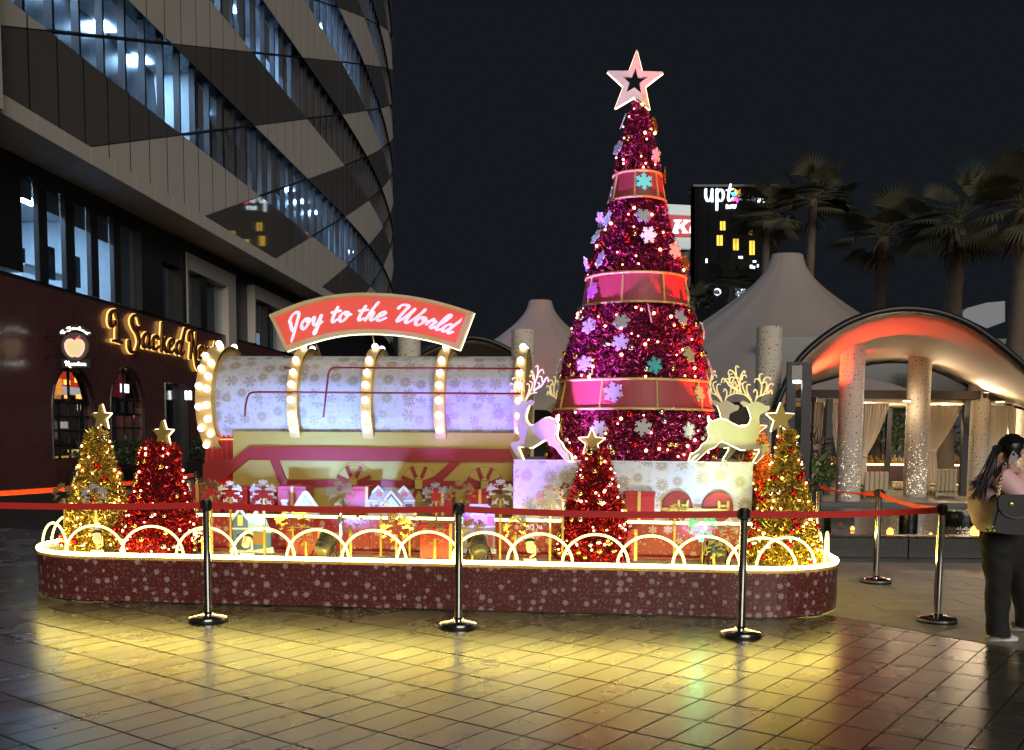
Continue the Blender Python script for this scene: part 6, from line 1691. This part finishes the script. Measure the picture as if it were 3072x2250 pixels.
M['sign_cool'] = em('cool_white_sign', (.80, .92, 1.0), 1.8)
def MT(x0, y0, k):
    return lambda x, y, d: P(x0+x*k, y0-y*k, Y7-.2)+Vector((0, d, 0))
mg = [('u', 2113), ('p', 2145), ('t', 2178)]
def letter(ch, T, mat, par, wmax, wmin, d0=-.35, d1=-.05):
    mb = MB()
    for pts in GL[ch][0]: stroke_mb(mb, pts, T, d0, d1, wmax, wmin, R(0))
    return mb.build('letter', mat, par)
for ch, x in mg: letter(ch, MT(x, 604, 34 if ch != 't' else 30), M['sign_cool'], mall, .22, .11)
for k, (colr, a) in enumerate((((1, .45, .05), 1.2), ((1, .55, .1), 1.9), ((.1, .8, .85), 2.7), ((1, .12, .5), 4.0), ((1, .1, .45), 4.7), ((.2, .75, .8), 5.6), ((.5, .9, .4), .3))):
    cx, cyy = 2213, 587
    tip = (cx+22*math.cos(a), cyy-22*math.sin(a)); s1 = (cx+13*math.cos(a+.5), cyy-13*math.sin(a+.5)); s2 = (cx+13*math.cos(a-.5), cyy-13*math.sin(a-.5)); in_ = (cx+3*math.cos(a), cyy-3*math.sin(a))
    prismY('flower_petal', [in_, s2, tip, s1][::-1], Y7-.45, .3, em('petal_%d' % k, colr, 1.6), mall)
for ch, x in (('w', 2236), ('n', 2272)): letter(ch, MT(x, 604, 32), M['sign_cool'], mall, .27, .15)
for ch, x in (('n', 2177), ('e', 2187), ('w', 2197)): letter(ch, MT(x, 626, 10.5), M['sign_cool'], mall, .27, .17)
for (x0, y0, x1, y1) in ((2151, 706, 2168, 736), (2161, 664, 2176, 690), (2200, 716, 2216, 750), (2249, 722, 2264, 764), (2247, 690, 2258, 704)):
    f_ = prismY('window', [(x0, y0), (x1, y0), (x1, y1), (x0, y1)], Y7-.35, .2, em('yellow_window_%d_%d' % (x0, y0), (1, .62, .05), 1.4), mall)
    prismY('frame', [((x0+x1)/2-1, y0), ((x0+x1)/2+1, y0), ((x0+x1)/2+1, y1), ((x0+x1)/2-1, y1)], Y7-.42, .06, M['frame_dark'], f_)
for (x, y, w, h) in ((2222, 772, 13, 7), (2264, 784, 9, 5), (2254, 800, 7, 10), (2262, 802, 6, 7), (2274, 797, 4, 8), (2120, 782, 5, 12)):
    prismY('small_sign', [(x-w/2, y-h/2), (x+w/2, y-h/2), (x+w/2, y+h/2), (x-w/2, y+h/2)], Y7-.5, .2, em('small_sign_%d_%d' % (x, y), (.7, .9, 1), 3), mall)
prismY('sign_band', [(2200, 862), (2248, 868), (2248, 906), (2200, 900)], Y7-.3, .1, pm('grey_sign_band', (.03, .04, .06), .5), mall)
for ch, x in (('r', 2208), ('c', 2216), ('H', 2223), ('e', 2235)): letter(ch, MT(x, 888, 11), M['sign_cool'], mall, .30, .2)
MB().tube([P(2152+9*math.cos(PI*k/6), 876+9*math.sin(PI*k/6), Y7-.4) for k in range(12)], .13, 6, True).build('ring_sign', M['sign_cool'], mall)
MB().sphere(P(2152, 876, Y7-.4), .15, 8, 6).build('ring_dot', M['sign_cool'], mall)
# the fried chicken shop's sign tower
tw = thing('sign_tower', 'box shaped lit sign tower with white and red bands beside the mall, reading KFC', 'sign tower', P(2045, 1290, 172), 0)
Y6 = 172
M['lit_white'] = pm('lit_white_sheet', (.6, .63, .62), .5, 0, emis=(.75, .9, .9), es=.34); M['lit_red'] = pm('lit_red_sheet', (.45, .06, .06), .5, 0, emis=(1, .12, .12), es=.22)
prismY('upper_band', [(1996, 612), (2077, 616), (2076, 646), (2001, 642)], Y6, 4, M['lit_white'], tw)
prismY('red_band', [(1997, 644), (2077, 648), (2074, 712), (2003, 710)], Y6, 4, M['lit_red'], tw)
prismY('lower_band', [(2013, 712), (2074, 713), (2071, 746), (2019, 744)], Y6, 4, M['lit_white'], tw)
prismY('post', [(2030, 746), (2070, 746), (2070, 1290), (2030, 1290)], Y6+1, 2.5, M['frame_dark'], tw)
prismY('post_panel', [(2034, 755), (2046, 755), (2046, 830), (2034, 830)], Y6+.9, .08, pm('grey_post', (.12, .13, .15), .5), tw)
prismY('post_panel', [(2052, 755), (2066, 755), (2066, 830), (2052, 830)], Y6+.9, .08, bpy.data.materials['grey_post'], tw)
prismY('awning', [(2040, 826), (2085, 828), (2085, 862), (2040, 860)], Y6, 2, pm('striped_awning', (.30, .16, .12), .6), tw)
K_ = [(2022, 659), (2046, 659), (2045, 663), (2041, 664), (2036, 678), (2054, 664), (2050, 663), (2051, 659), (2072, 660), (2071, 664), (2066, 665), (2051, 677), (2061, 694), (2065, 696), (2064, 699), (2046, 699), (2047, 695), (2049, 694), (2041, 682), (2035, 686), (2032, 695), (2037, 696), (2036, 700), (2012, 700), (2013, 696), (2018, 695), (2028, 664), (2021, 663)]
prismY('letter', K_, Y6-.25, .2, M['sign_cool'], tw)
prismY('letter', [(2067, 699), (2075, 662), (2077, 662), (2077, 672), (2077, 699)], Y6-.25, .2, M['sign_cool'], tw)
prismY('letter', [(2078.5, 662), (2105, 663), (2104, 668), (2084, 667), (2083, 677), (2098, 677), (2097, 682), (2083, 682), (2081, 699), (2078.5, 699)], Y6+.6, .2, M['sign_cool'], tw)

# ------------------------------------------------------------------ palms
M['palm_leaf'] = pm('palm_frond', (.105, .10, .055), .5, 0, var=.4, scale=2)
M['palm_dead'] = pm('dead_palm_frond', (.16, .11, .07), .8, 0, var=.4, scale=3)
M['palm_trunk'] = pm('palm_trunk', (.13, .095, .065), .85, 0, var=.4, scale=5, bump=.6, bscale=9)
def fan(mb, o, d, up, stem, fr, n=18, spread=2.3, droop=.25, wd=1.0):
    d = d.normalized(); x = d.cross(up).normalized(); y = x.cross(d).normalized()
    h = o+d*stem-ZZ*stem*stem*.10
    mb.tube([o, o+d*stem*.5-ZZ*stem*stem*.02, h], [.018, .012, .008], 4)
    for k in range(n):
        a = -spread/2+spread*k/(n-1)
        v = d*math.cos(a)+x*math.sin(a); w = y*.018*wd*fr+x*0
        e1 = h+v*fr*.55-ZZ*droop*.12*fr; e2 = h+v*fr*(1-.22*abs(a)/spread*2)-ZZ*(droop*fr*.45)
        q = v.cross(y).normalized()*(.030*fr*wd)
        mb.add([h, e1-q, e1+q, e2], [[0, 1, 2], [1, 3, 2]])
def palm(px, py, Y, rpx, seed, lab, tw=.17, dead=10, nfr=38, lean=0.0, skirt=True):
    c = P(px, py, Y); base = Vector((c.x-lean, c.y, 0)); fr = rpx*Y/FPX
    t = thing('fan_palm', lab, 'palm tree', base, 0, 'fan palms behind the tents')
    rnd = random.Random(seed)
    pts = []; rad = []
    for k in range(25):
        s_ = k/24; pts.append(base.lerp(c, s_)+Vector((.06*math.sin(s_*5+seed), 0, 0))); rad.append(tw*(1.15-.3*s_)*(1+.06*((k % 2)*2-1)))
    MB().tube(pts, rad, 12).build('trunk', M['palm_trunk'], t, True)
    mb = MB()
    for k in range(nfr):
        a = rnd.random()*2*PI; el = rnd.uniform(-.45, 1.4); d = Vector((math.cos(a)*math.cos(el), math.sin(a)*math.cos(el), math.sin(el)))
        fan(mb, c+ZZ*rnd.uniform(-.1, .15), d, ZZ if abs(d.z) < .9 else Vector((1, 0, 0)), fr*rnd.uniform(.38, .55), fr*rnd.uniform(.5, .68), 20, rnd.uniform(1.9, 2.7), .25+rnd.uniform(.3, .8)*max(0, .6-el))
    mb.build('crown', M['palm_leaf'], t)
    if skirt:
        mb = MB()
        for k in range(dead*3):
            a = rnd.random()*2*PI; z = rnd.uniform(-.18, .02)*fr*2.6; d = Vector((math.cos(a), math.sin(a), rnd.uniform(-1.6, .3)))
            o_ = c+Vector((math.cos(a)*tw*.8, math.sin(a)*tw*.8, z-.1)); l = fr*rnd.uniform(.18, .42); d.normalize(); m2 = o_+d*l*.6; e = o_+d*l-ZZ*l*.35; q = d.cross(ZZ).normalized()*.035
            mb.add([o_-q, o_+q, m2+q*1.1, m2-q*1.1, e], [[0, 1, 2, 3], [3, 2, 4]])
        mb.build('dead_frond_skirt', M['palm_dead'], t)
palm(2442, 600, 35, 135, 1, 'fan palm behind the right slope of the large tent, tall bare trunk', .16, 6)
palm(2648, 712, 30, 155, 2, 'fan palm rising behind the top of the arched canopy, left of centre', .20, 10)
palm(2868, 665, 27, 190, 3, 'fan palm with the thickest skirt of dead fronds, behind the canopy top', .24, 20)
palm(3066, 630, 24, 205, 4, 'fan palm with the shaggy trunk at the right edge of the photo', .22, 16)
palm(2300, 650, 42, 125, 5, 'dark fan palm in front of the mall lettering', .18, 8)
palm(2200, 860, 46, 110, 6, 'low dark fan palm below the yellow mall windows', .16, 6, 20)
palm(2080, 905, 40, 70, 7, 'short fan palm right behind the edge of the big tree', .14, 4, 18)
# ================================================================== the walking woman at the right edge
M['skin'] = pm('skin', (.55, .34, .25), .5, 0, var=.06)
M['hair'] = pm('black_hair', (.010, .008, .008), .32, 0, var=.4, scale=40)
M['jacket'] = pm('pink_puffer_jacket', (.88, .55, .55), .5, 0, var=.08, bump=.5, bscale=22)
M['trousers'] = pm('black_trousers', (.014, .015, .015), .85, 0, var=.3, bump=.35, bscale=14)
M['shoe'] = pm('white_trainer', (.68, .66, .60), .5, 0, var=.06); M['bag'] = pm('black_leather', (.010, .010, .011), .45, 0, bump=.1, bscale=90)
YW = 7.34
wb = G(3003, 1921); wb.z = 0
pe = thing('person', 'woman in a pink puffer jacket and black trousers seen from behind, phone at her ear', 'person', wb, 0)
J = {'pel': (3012, 1602, 7.37, .13), 'spi': (3004, 1515, 7.37, .115), 'che': (3004, 1440, 7.36, .125), 'nec': (3022, 1392, 7.36, .052), 'hea': (3034, 1362, 7.36, .075), 'top': (3038, 1336, 7.36, .085), 'crn': (3038, 1322, 7.36, .05),
     'rsh': (3000, 1428, 7.21, .065), 'rel': (3062, 1490, 7.14, .045), 'rwr': (3060, 1412, 7.20, .026),
     'lsh': (3020, 1428, 7.50, .065), 'lel': (3082, 1505, 7.52, .045), 'lwr': (3120, 1470, 7.50, .027),
     'rhi': (3000, 1628, 7.28, .085), 'rkn': (2996, 1752, 7.28, .04), 'ran': (2990, 1885, 7.30, .036), 'rto': (3034, 1912, 7.30, .030),
     'lhi': (3026, 1628, 7.46, .085), 'lkn': (3052, 1745, 7.53, .036), 'lan': (3066, 1862, 7.68, .036), 'lto': (3106, 1884, 7.72, .030)}
E_ = [('pel', 'spi'), ('spi', 'che'), ('che', 'nec'), ('nec', 'hea'), ('hea', 'top'), ('top', 'crn'), ('che', 'rsh'), ('rsh', 'rel'), ('rel', 'rwr'), ('che', 'lsh'), ('lsh', 'lel'), ('lel', 'lwr'), ('pel', 'rhi'), ('rhi', 'rkn'), ('rkn', 'ran'), ('ran', 'rto'), ('pel', 'lhi'), ('lhi', 'lkn'), ('lkn', 'lan'), ('lan', 'lto')]
ks = list(J); vs = [P(*J[k][:3])-wb for k in ks]
me = bpy.data.meshes.new('body'); me.from_pydata([tuple(v) for v in vs], [(ks.index(a), ks.index(b)) for a, b in E_], [])
tmp = bpy.data.objects.new('tmp_body', me); C.objects.link(tmp)
sk = tmp.modifiers.new('skin', 'SKIN'); sk.use_smooth_shade = True
for v, k in zip(me.skin_vertices[0].data, ks): v.radius = (J[k][3], J[k][3]); v.use_root = (k == 'pel')
ss = tmp.modifiers.new('sub', 'SUBSURF'); ss.levels = 2; ss.render_levels = 2
bpy.context.view_layer.update()
dg = bpy.context.evaluated_depsgraph_get()
bm_ = bpy.data.meshes.new_from_object(tmp.evaluated_get(dg)); bpy.data.objects.remove(tmp)
bm_.name = 'body'; bm_.materials.clear(); bm_.materials.append(M['skin'])
bo = bpy.data.objects.new('body', bm_); C.objects.link(bo); bo.parent = pe; TM[bo.name] = TM[pe.name]
def garment(name, rows, mat, dep, noise_=0.0, n=40, fn=None):
    """rows: (y, x left, x right, depth centre, half depth)"""
    rr = catmull([Vector((a, b, c_)) for a, b, c_, *_ in rows], 6); d_ = catmull([Vector((q[3], q[4], 0)) for q in rows], 6)
    rings = []
    for j, (q, w) in enumerate(zip(rr, d_)):
        a, b2 = P(q.y, q.x, w.x), P(q.z, q.x, w.x); c_ = (a+b2)/2; rx = (b2-a).length/2
        ring = []
        for k in range(n):
            t = 2*PI*k/n; f = 1+(fn(j/len(rr), t) if fn else 0)
            ring.append(Vector((c_.x+rx*f*math.cos(t), c_.y+w.y*f*math.sin(t), c_.z)))
        rings.append(ring)
    return MB().loft(rings).build(name, mat, pe, True)
quilt = lambda s_, t: .034*abs(math.sin(s_*PI*9+.3*math.sin(t*3)))+.018*math.sin(t*6+s_*9)+.01*math.sin(t*11-s_*23)
garment('jacket', [(1594, 2940, 3072, 7.36, .165), (1580, 2930, 3080, 7.36, .19), (1545, 2917, 3092, 7.36, .20), (1505, 2909, 3098, 7.36, .20), (1465, 2916, 3098, 7.36, .20), (1432, 2940, 3080, 7.36, .19), (1408, 2972, 3058, 7.36, .13), (1388, 2994, 3048, 7.36, .075), (1378, 3000, 3046, 7.36, .06)], M['jacket'], 0, fn=quilt)
def sleeve(name, pts, rad):
    pl = catmull([P(*p) for p in pts], 6); n = len(pl)
    r = [lerp_list([(k/(len(rad)-1), v) for k, v in enumerate(rad)], i/(n-1))*(1+.06*abs(math.sin(i*1.3))) for i in range(n)]
    return MB().tube(pl, r, 16).build(name, M['jacket'], pe, True)
sleeve('sleeve', [(2998, 1432, 7.20), (3034, 1462, 7.15), (3064, 1492, 7.13), (3074, 1462, 7.15), (3064, 1424, 7.19)], [.085, .082, .075, .068, .05])
sleeve('sleeve', [(3020, 1432, 7.51), (3060, 1475, 7.54), (3084, 1508, 7.53), (3108, 1485, 7.51)], [.085, .08, .07, .05])
fold = lambda s_, t: (.05*math.sin(s_*24+t*2)+.035*math.sin(s_*41-t*3))*(1 if s_ < .7 else .5)
garment('trousers', [(1578, 2946, 3074, 7.36, .15), (1610, 2943, 3076, 7.36, .155), (1650, 2946, 3078, 7.36, .15), (1690, 2956, 3070, 7.36, .12), (1716, 2975, 3050, 7.36, .07)], M['trousers'], 0)
garment('trouser_leg', [(1600, 2950, 3040, 7.31, .08), (1640, 2945, 3046, 7.29, .105), (1680, 2950, 3036, 7.28, .095), (1750, 2957, 3032, 7.28, .085), (1820, 2958, 3026, 7.29, .08), (1870, 2960, 3024, 7.30, .08), (1906, 2962, 3029, 7.30, .085)], M['trousers'], 0, fn=fold)
garment('trouser_leg', [(1625, 3000, 3076, 7.44, .09), (1690, 3012, 3084, 7.48, .085), (1750, 3026, 3086, 7.54, .078), (1820, 3044, 3092, 7.62, .072), (1880, 3050, 3096, 7.68, .075)], M['trousers'], 0, fn=fold)
def shoe(heel, toe, Yd):
    a, b2 = P(heel[0], heel[1], Yd), P(toe[0], toe[1], Yd+.03); a.z = b2.z = 0
    d = (b2-a).normalized(); n_ = Vector((-d.y, d.x, 0)); l = (b2-a).length
    rows = []
    for s_, w, h in ((0, .028, .05), (.06, .036, .072), (.25, .040, .080), (.45, .040, .072), (.65, .044, .055), (.85, .040, .042), (.96, .026, .034), (1.0, .012, .024)):
        row = []
        for k in range(16):
            t = 2*PI*k/16; z = .020+(h-.020)*max(0, math.sin(t)) if math.sin(t) > 0 else .020
            row.append(a+d*l*s_+n_*w*math.cos(t)+ZZ*z)
        rows.append(row)
    so_ = MB().loft(rows).build('shoe', M['shoe'], pe, True)
    pl = [(a+d*l*s_+n_*w) for s_, w in ((-.01, .0), (.0, .03), (.1, .042), (.6, .048), (.9, .042), (1.01, .016))]+[(a+d*l*s_-n_*w) for s_, w in ((1.01, .016), (.9, .042), (.6, .048), (.1, .042), (.0, .03))]
    m = MB(); m.loft([[q+ZZ*.001 for q in pl], [q+ZZ*.024 for q in pl]]); m.build('sole', M['white'], so_)
shoe((2962, 1921), (3050, 1921), wb.y-.02)
q2 = G(3030, 1890); shoe((3028, 1890), (3112, 1890), q2.y)
# hair: cap, tied tail of strands
hc = P(3038, 1347, 7.36); fwd = Vector((.9, .40, 0)).normalized(); rgt = Vector((fwd.y, -fwd.x, 0))
m = MB(); rows = []
for i in range(12):
    v = PI*i/14; row = []
    for k in range(28):
        t = 2*PI*k/28; d = fwd*(math.cos(t)*math.sin(v)*.100)+rgt*(math.sin(t)*math.sin(v)*.086)+ZZ*(math.cos(v)*.103)
        f = 1.0
        if i > 5 and math.cos(t) > .35: f = .84                      # the face stays free
        row.append(hc-fwd*.008+ZZ*.012+d*f*(1+.02*math.sin(t*9+i)))
    rows.append(row)
m.loft(rows); m.build('hair', M['hair'], pe, True)
hs = MB(); rnd = random.Random(4)
for k in range(120):
    th = rnd.uniform(-2.4, 2.4); ph0 = rnd.uniform(.15, 1.25); tie_ = P(2991, 1347, 7.33); q_ = []
    d0 = fwd*(math.cos(th)*math.sin(ph0)*.100)+rgt*(math.sin(th)*math.sin(ph0)*.086)+ZZ*(math.cos(ph0)*.103)
    e_ = (tie_-hc)
    for j in range(8):
        s_ = j/7; v_ = (d0*(1-s_)+e_*s_*1.0); l_ = v_.length
        el = .106 if s_ < .8 else .106+(.02*(s_-.8))
        q_.append(hc-fwd*.008+ZZ*.010+v_.normalized()*(el*(.90+.04*rnd.random())+.002))
    hs.tube(q_, [.0035]*7+[.002], 4)
hs.build('hair_strands', M['hair'], pe)
tie = P(2989, 1347, 7.33)
MB().lathe([(.016, -.022), (.030, -.014), (.033, 0), (.030, .014), (.016, .022)], 14, tie, [rgt, ZZ, fwd]).build('hair_tie', pm('shiny_hair_tie', (.25, .22, .2), .25, .6), pe, True)
rnd = random.Random(9); pt_ = MB()
for k in range(80):
    o1, o2 = rnd.gauss(0, 6), rnd.gauss(0, 1); e = rnd.uniform(0, 1)
    ex, ey = 2908+44*e+rnd.gauss(0, 8), 1440+58*rnd.random()+18*e
    pts = catmull([P(3004, 1346+o1*.5, 7.33+.01*o2), P(2985+o1*.3, 1358+o1*.6, 7.30+.012*o2), P(2966+o1+10*e, 1400+o1*.4, 7.27+.018*o2), P(2946+o1*1.3+22*e, 1435+o1*.3, 7.25+.02*o2), P(ex, ey, 7.23+.02*o2)], 4)
    n = len(pts); pt_.tube(pts, [.0105*(1-.75*i/(n-1)) for i in range(n)], 5)
pt_.build('ponytail', M['hair'], pe, True)
# face details on the side turned away
fc = hc+fwd*.088
MB().sphere(fc+fwd*.012-ZZ*.022, .013, 10, 8, (1, .8, 1.3)).build('nose', M['skin'], pe, True)
for s_ in (-1, 1):
    MB().sphere(fc+rgt*(.031*s_)-fwd*.008+ZZ*.002, .010, 10, 8, (.8, 1.2, .7)).build('eye', M['white'], pe, True)
    MB().sphere(hc+rgt*(.079*s_)-ZZ*.02, .018, 10, 8, (1, .5, 1.5)).build('ear', M['skin'], pe, True)
MB().sphere(fc-fwd*.004-ZZ*.058, .014, 10, 6, (.8, 1.5, .5)).build('lips', pm('lips', (.42, .12, .11), .4), pe, True)
# hand round the phone, five fingers
ph_c = P(3034, 1384, 7.235)
Xp = (fwd*.55+ZZ*.83).normalized(); Np = rgt; Wp = Xp.cross(Np).normalized()
ph = thing('phone', 'pale lilac phone held against the ear of the woman', 'phone', ph_c, 0)
MB().box(ph_c, (.145, .072, .009), [Xp, Wp, Np], .003).build('case', pm('lilac_phone_case', (.36, .33, .40), .4), ph)
MB().lathe([(0, 0), (.011, 0), (.011, .003), (0, .003)], 14, ph_c+Xp*.05-Wp*.018+Np*.0045, [Xp, Wp, Np]).build('camera_ring', M['black_plastic'], ph)
hd = MB(); pb = ph_c-Xp*.045+Np*.018
hd.tube([P(3060, 1412, 7.20), pb-Xp*.03, pb, pb+Xp*.03], [.024, .030, .032, .018], 10)
for k, (o_, l) in enumerate(((-.030, .056), (-.011, .066), (.010, .062), (.028, .05))):
    s0_ = pb+Xp*(.028-.012*k)+Wp*.02
    hd.tube([pb+Xp*(.03-.02*k), s0_+Np*.004+Wp*.012, s0_+Wp*.022-Np*.012], [.0095, .0085, .0065], 7)
hd.tube([pb-Wp*.02, pb-Wp*.036+Xp*.02, pb-Wp*.034+Xp*.048-Np*.010], [.011, .0095, .007], 7)
hd.build('hand', M['skin'], pe, True)
# shoulder bag with a chain
bc2 = P(3032, 1540, 7.08)
bag = thing('handbag', 'glossy black shoulder bag with a round gold clasp and chain strap, carried by the woman', 'handbag', bc2, 0)
def bt(x, y, d): return P(x, y, 7.08)+Vector((0, d, 0))
ol = [(p_.x, p_.y) for p_ in catmull([Vector((a, b2, 0)) for a, b2 in ((2986, 1488), (3030, 1484), (3084, 1490), (3094, 1530), (3096, 1580), (3084, 1600), (3030, 1602), (2975, 1594), (2966, 1575), (2974, 1530))], 4, True)]
MB().prism(ol[::-1], bt, -.045, .055).build('body', M['bag'], bag, 'auto')
fl2 = [(p_.x, p_.y) for p_ in catmull([Vector((a, b2, 0)) for a, b2 in ((2988, 1486), (3030, 1482), (3086, 1488), (3088, 1530), (3060, 1548), (3030, 1552), (3000, 1540), (2984, 1520))], 4, True)]
MB().prism(fl2[::-1], bt, -.060, -.046).build('flap', M['bag'], bag, 'auto')
MB().tube([bt(x, y, -.062) for x, y in fl2[8:26]], .0035, 5).build('flap_piping', pm('grey_piping', (.22, .21, .17), .4), bag)
MB().lathe([(0, 0), (.017, 0), (.018, .004), (.012, .009), (0, .010)], 20, bt(3021, 1511, -.061), [UU, ZZ, VV*-1]).build('clasp', M['gold_met'], bag, 'auto')
MB().lathe([(0, .009), (.006, .011), (0, .014)], 12, bt(3021, 1511, -.061), [UU, ZZ, VV*-1]).build('clasp_pin', M['black_plastic'], bag)
link = catmull([P(3020, 1386, 7.24), P(3010, 1400, 7.19), P(3004, 1430, 7.11), P(2998, 1460, 7.07), P(2994, 1488, 7.06)], 5)
for i, q in enumerate(link[1:]):
    d = (q-link[i]).normalized(); s_ = d.orthogonal().normalized(); s_ = Matrix.Rotation(PI/2*(i % 2), 3, d) @ s_
    MB().tube([q+d*(.016*math.cos(2*PI*k/10))+s_*(.009*math.sin(2*PI*k/10)) for k in range(10)], .0042, 5, True).build('chain_link', M['steel'] if i % 2 else M['gold_met'], bag, True)
MB().tube(link, .0055, 6).build('strap_leather', M['bag'], bag, True)
MB().tube([bt(2990, 1492, -.05), bt(2984, 1530, -.05), bt(2976, 1568, -.05), bt(2968, 1586, -.05)], .004, 6).build('side_cord', M['steel'], bag)
for x, y in ((2966, 1578), (2960, 1590), (2972, 1590)): MB().sphere(bt(x, y, -.052), .010, 8, 6).build('charm', M['gold_met'], bag, True)
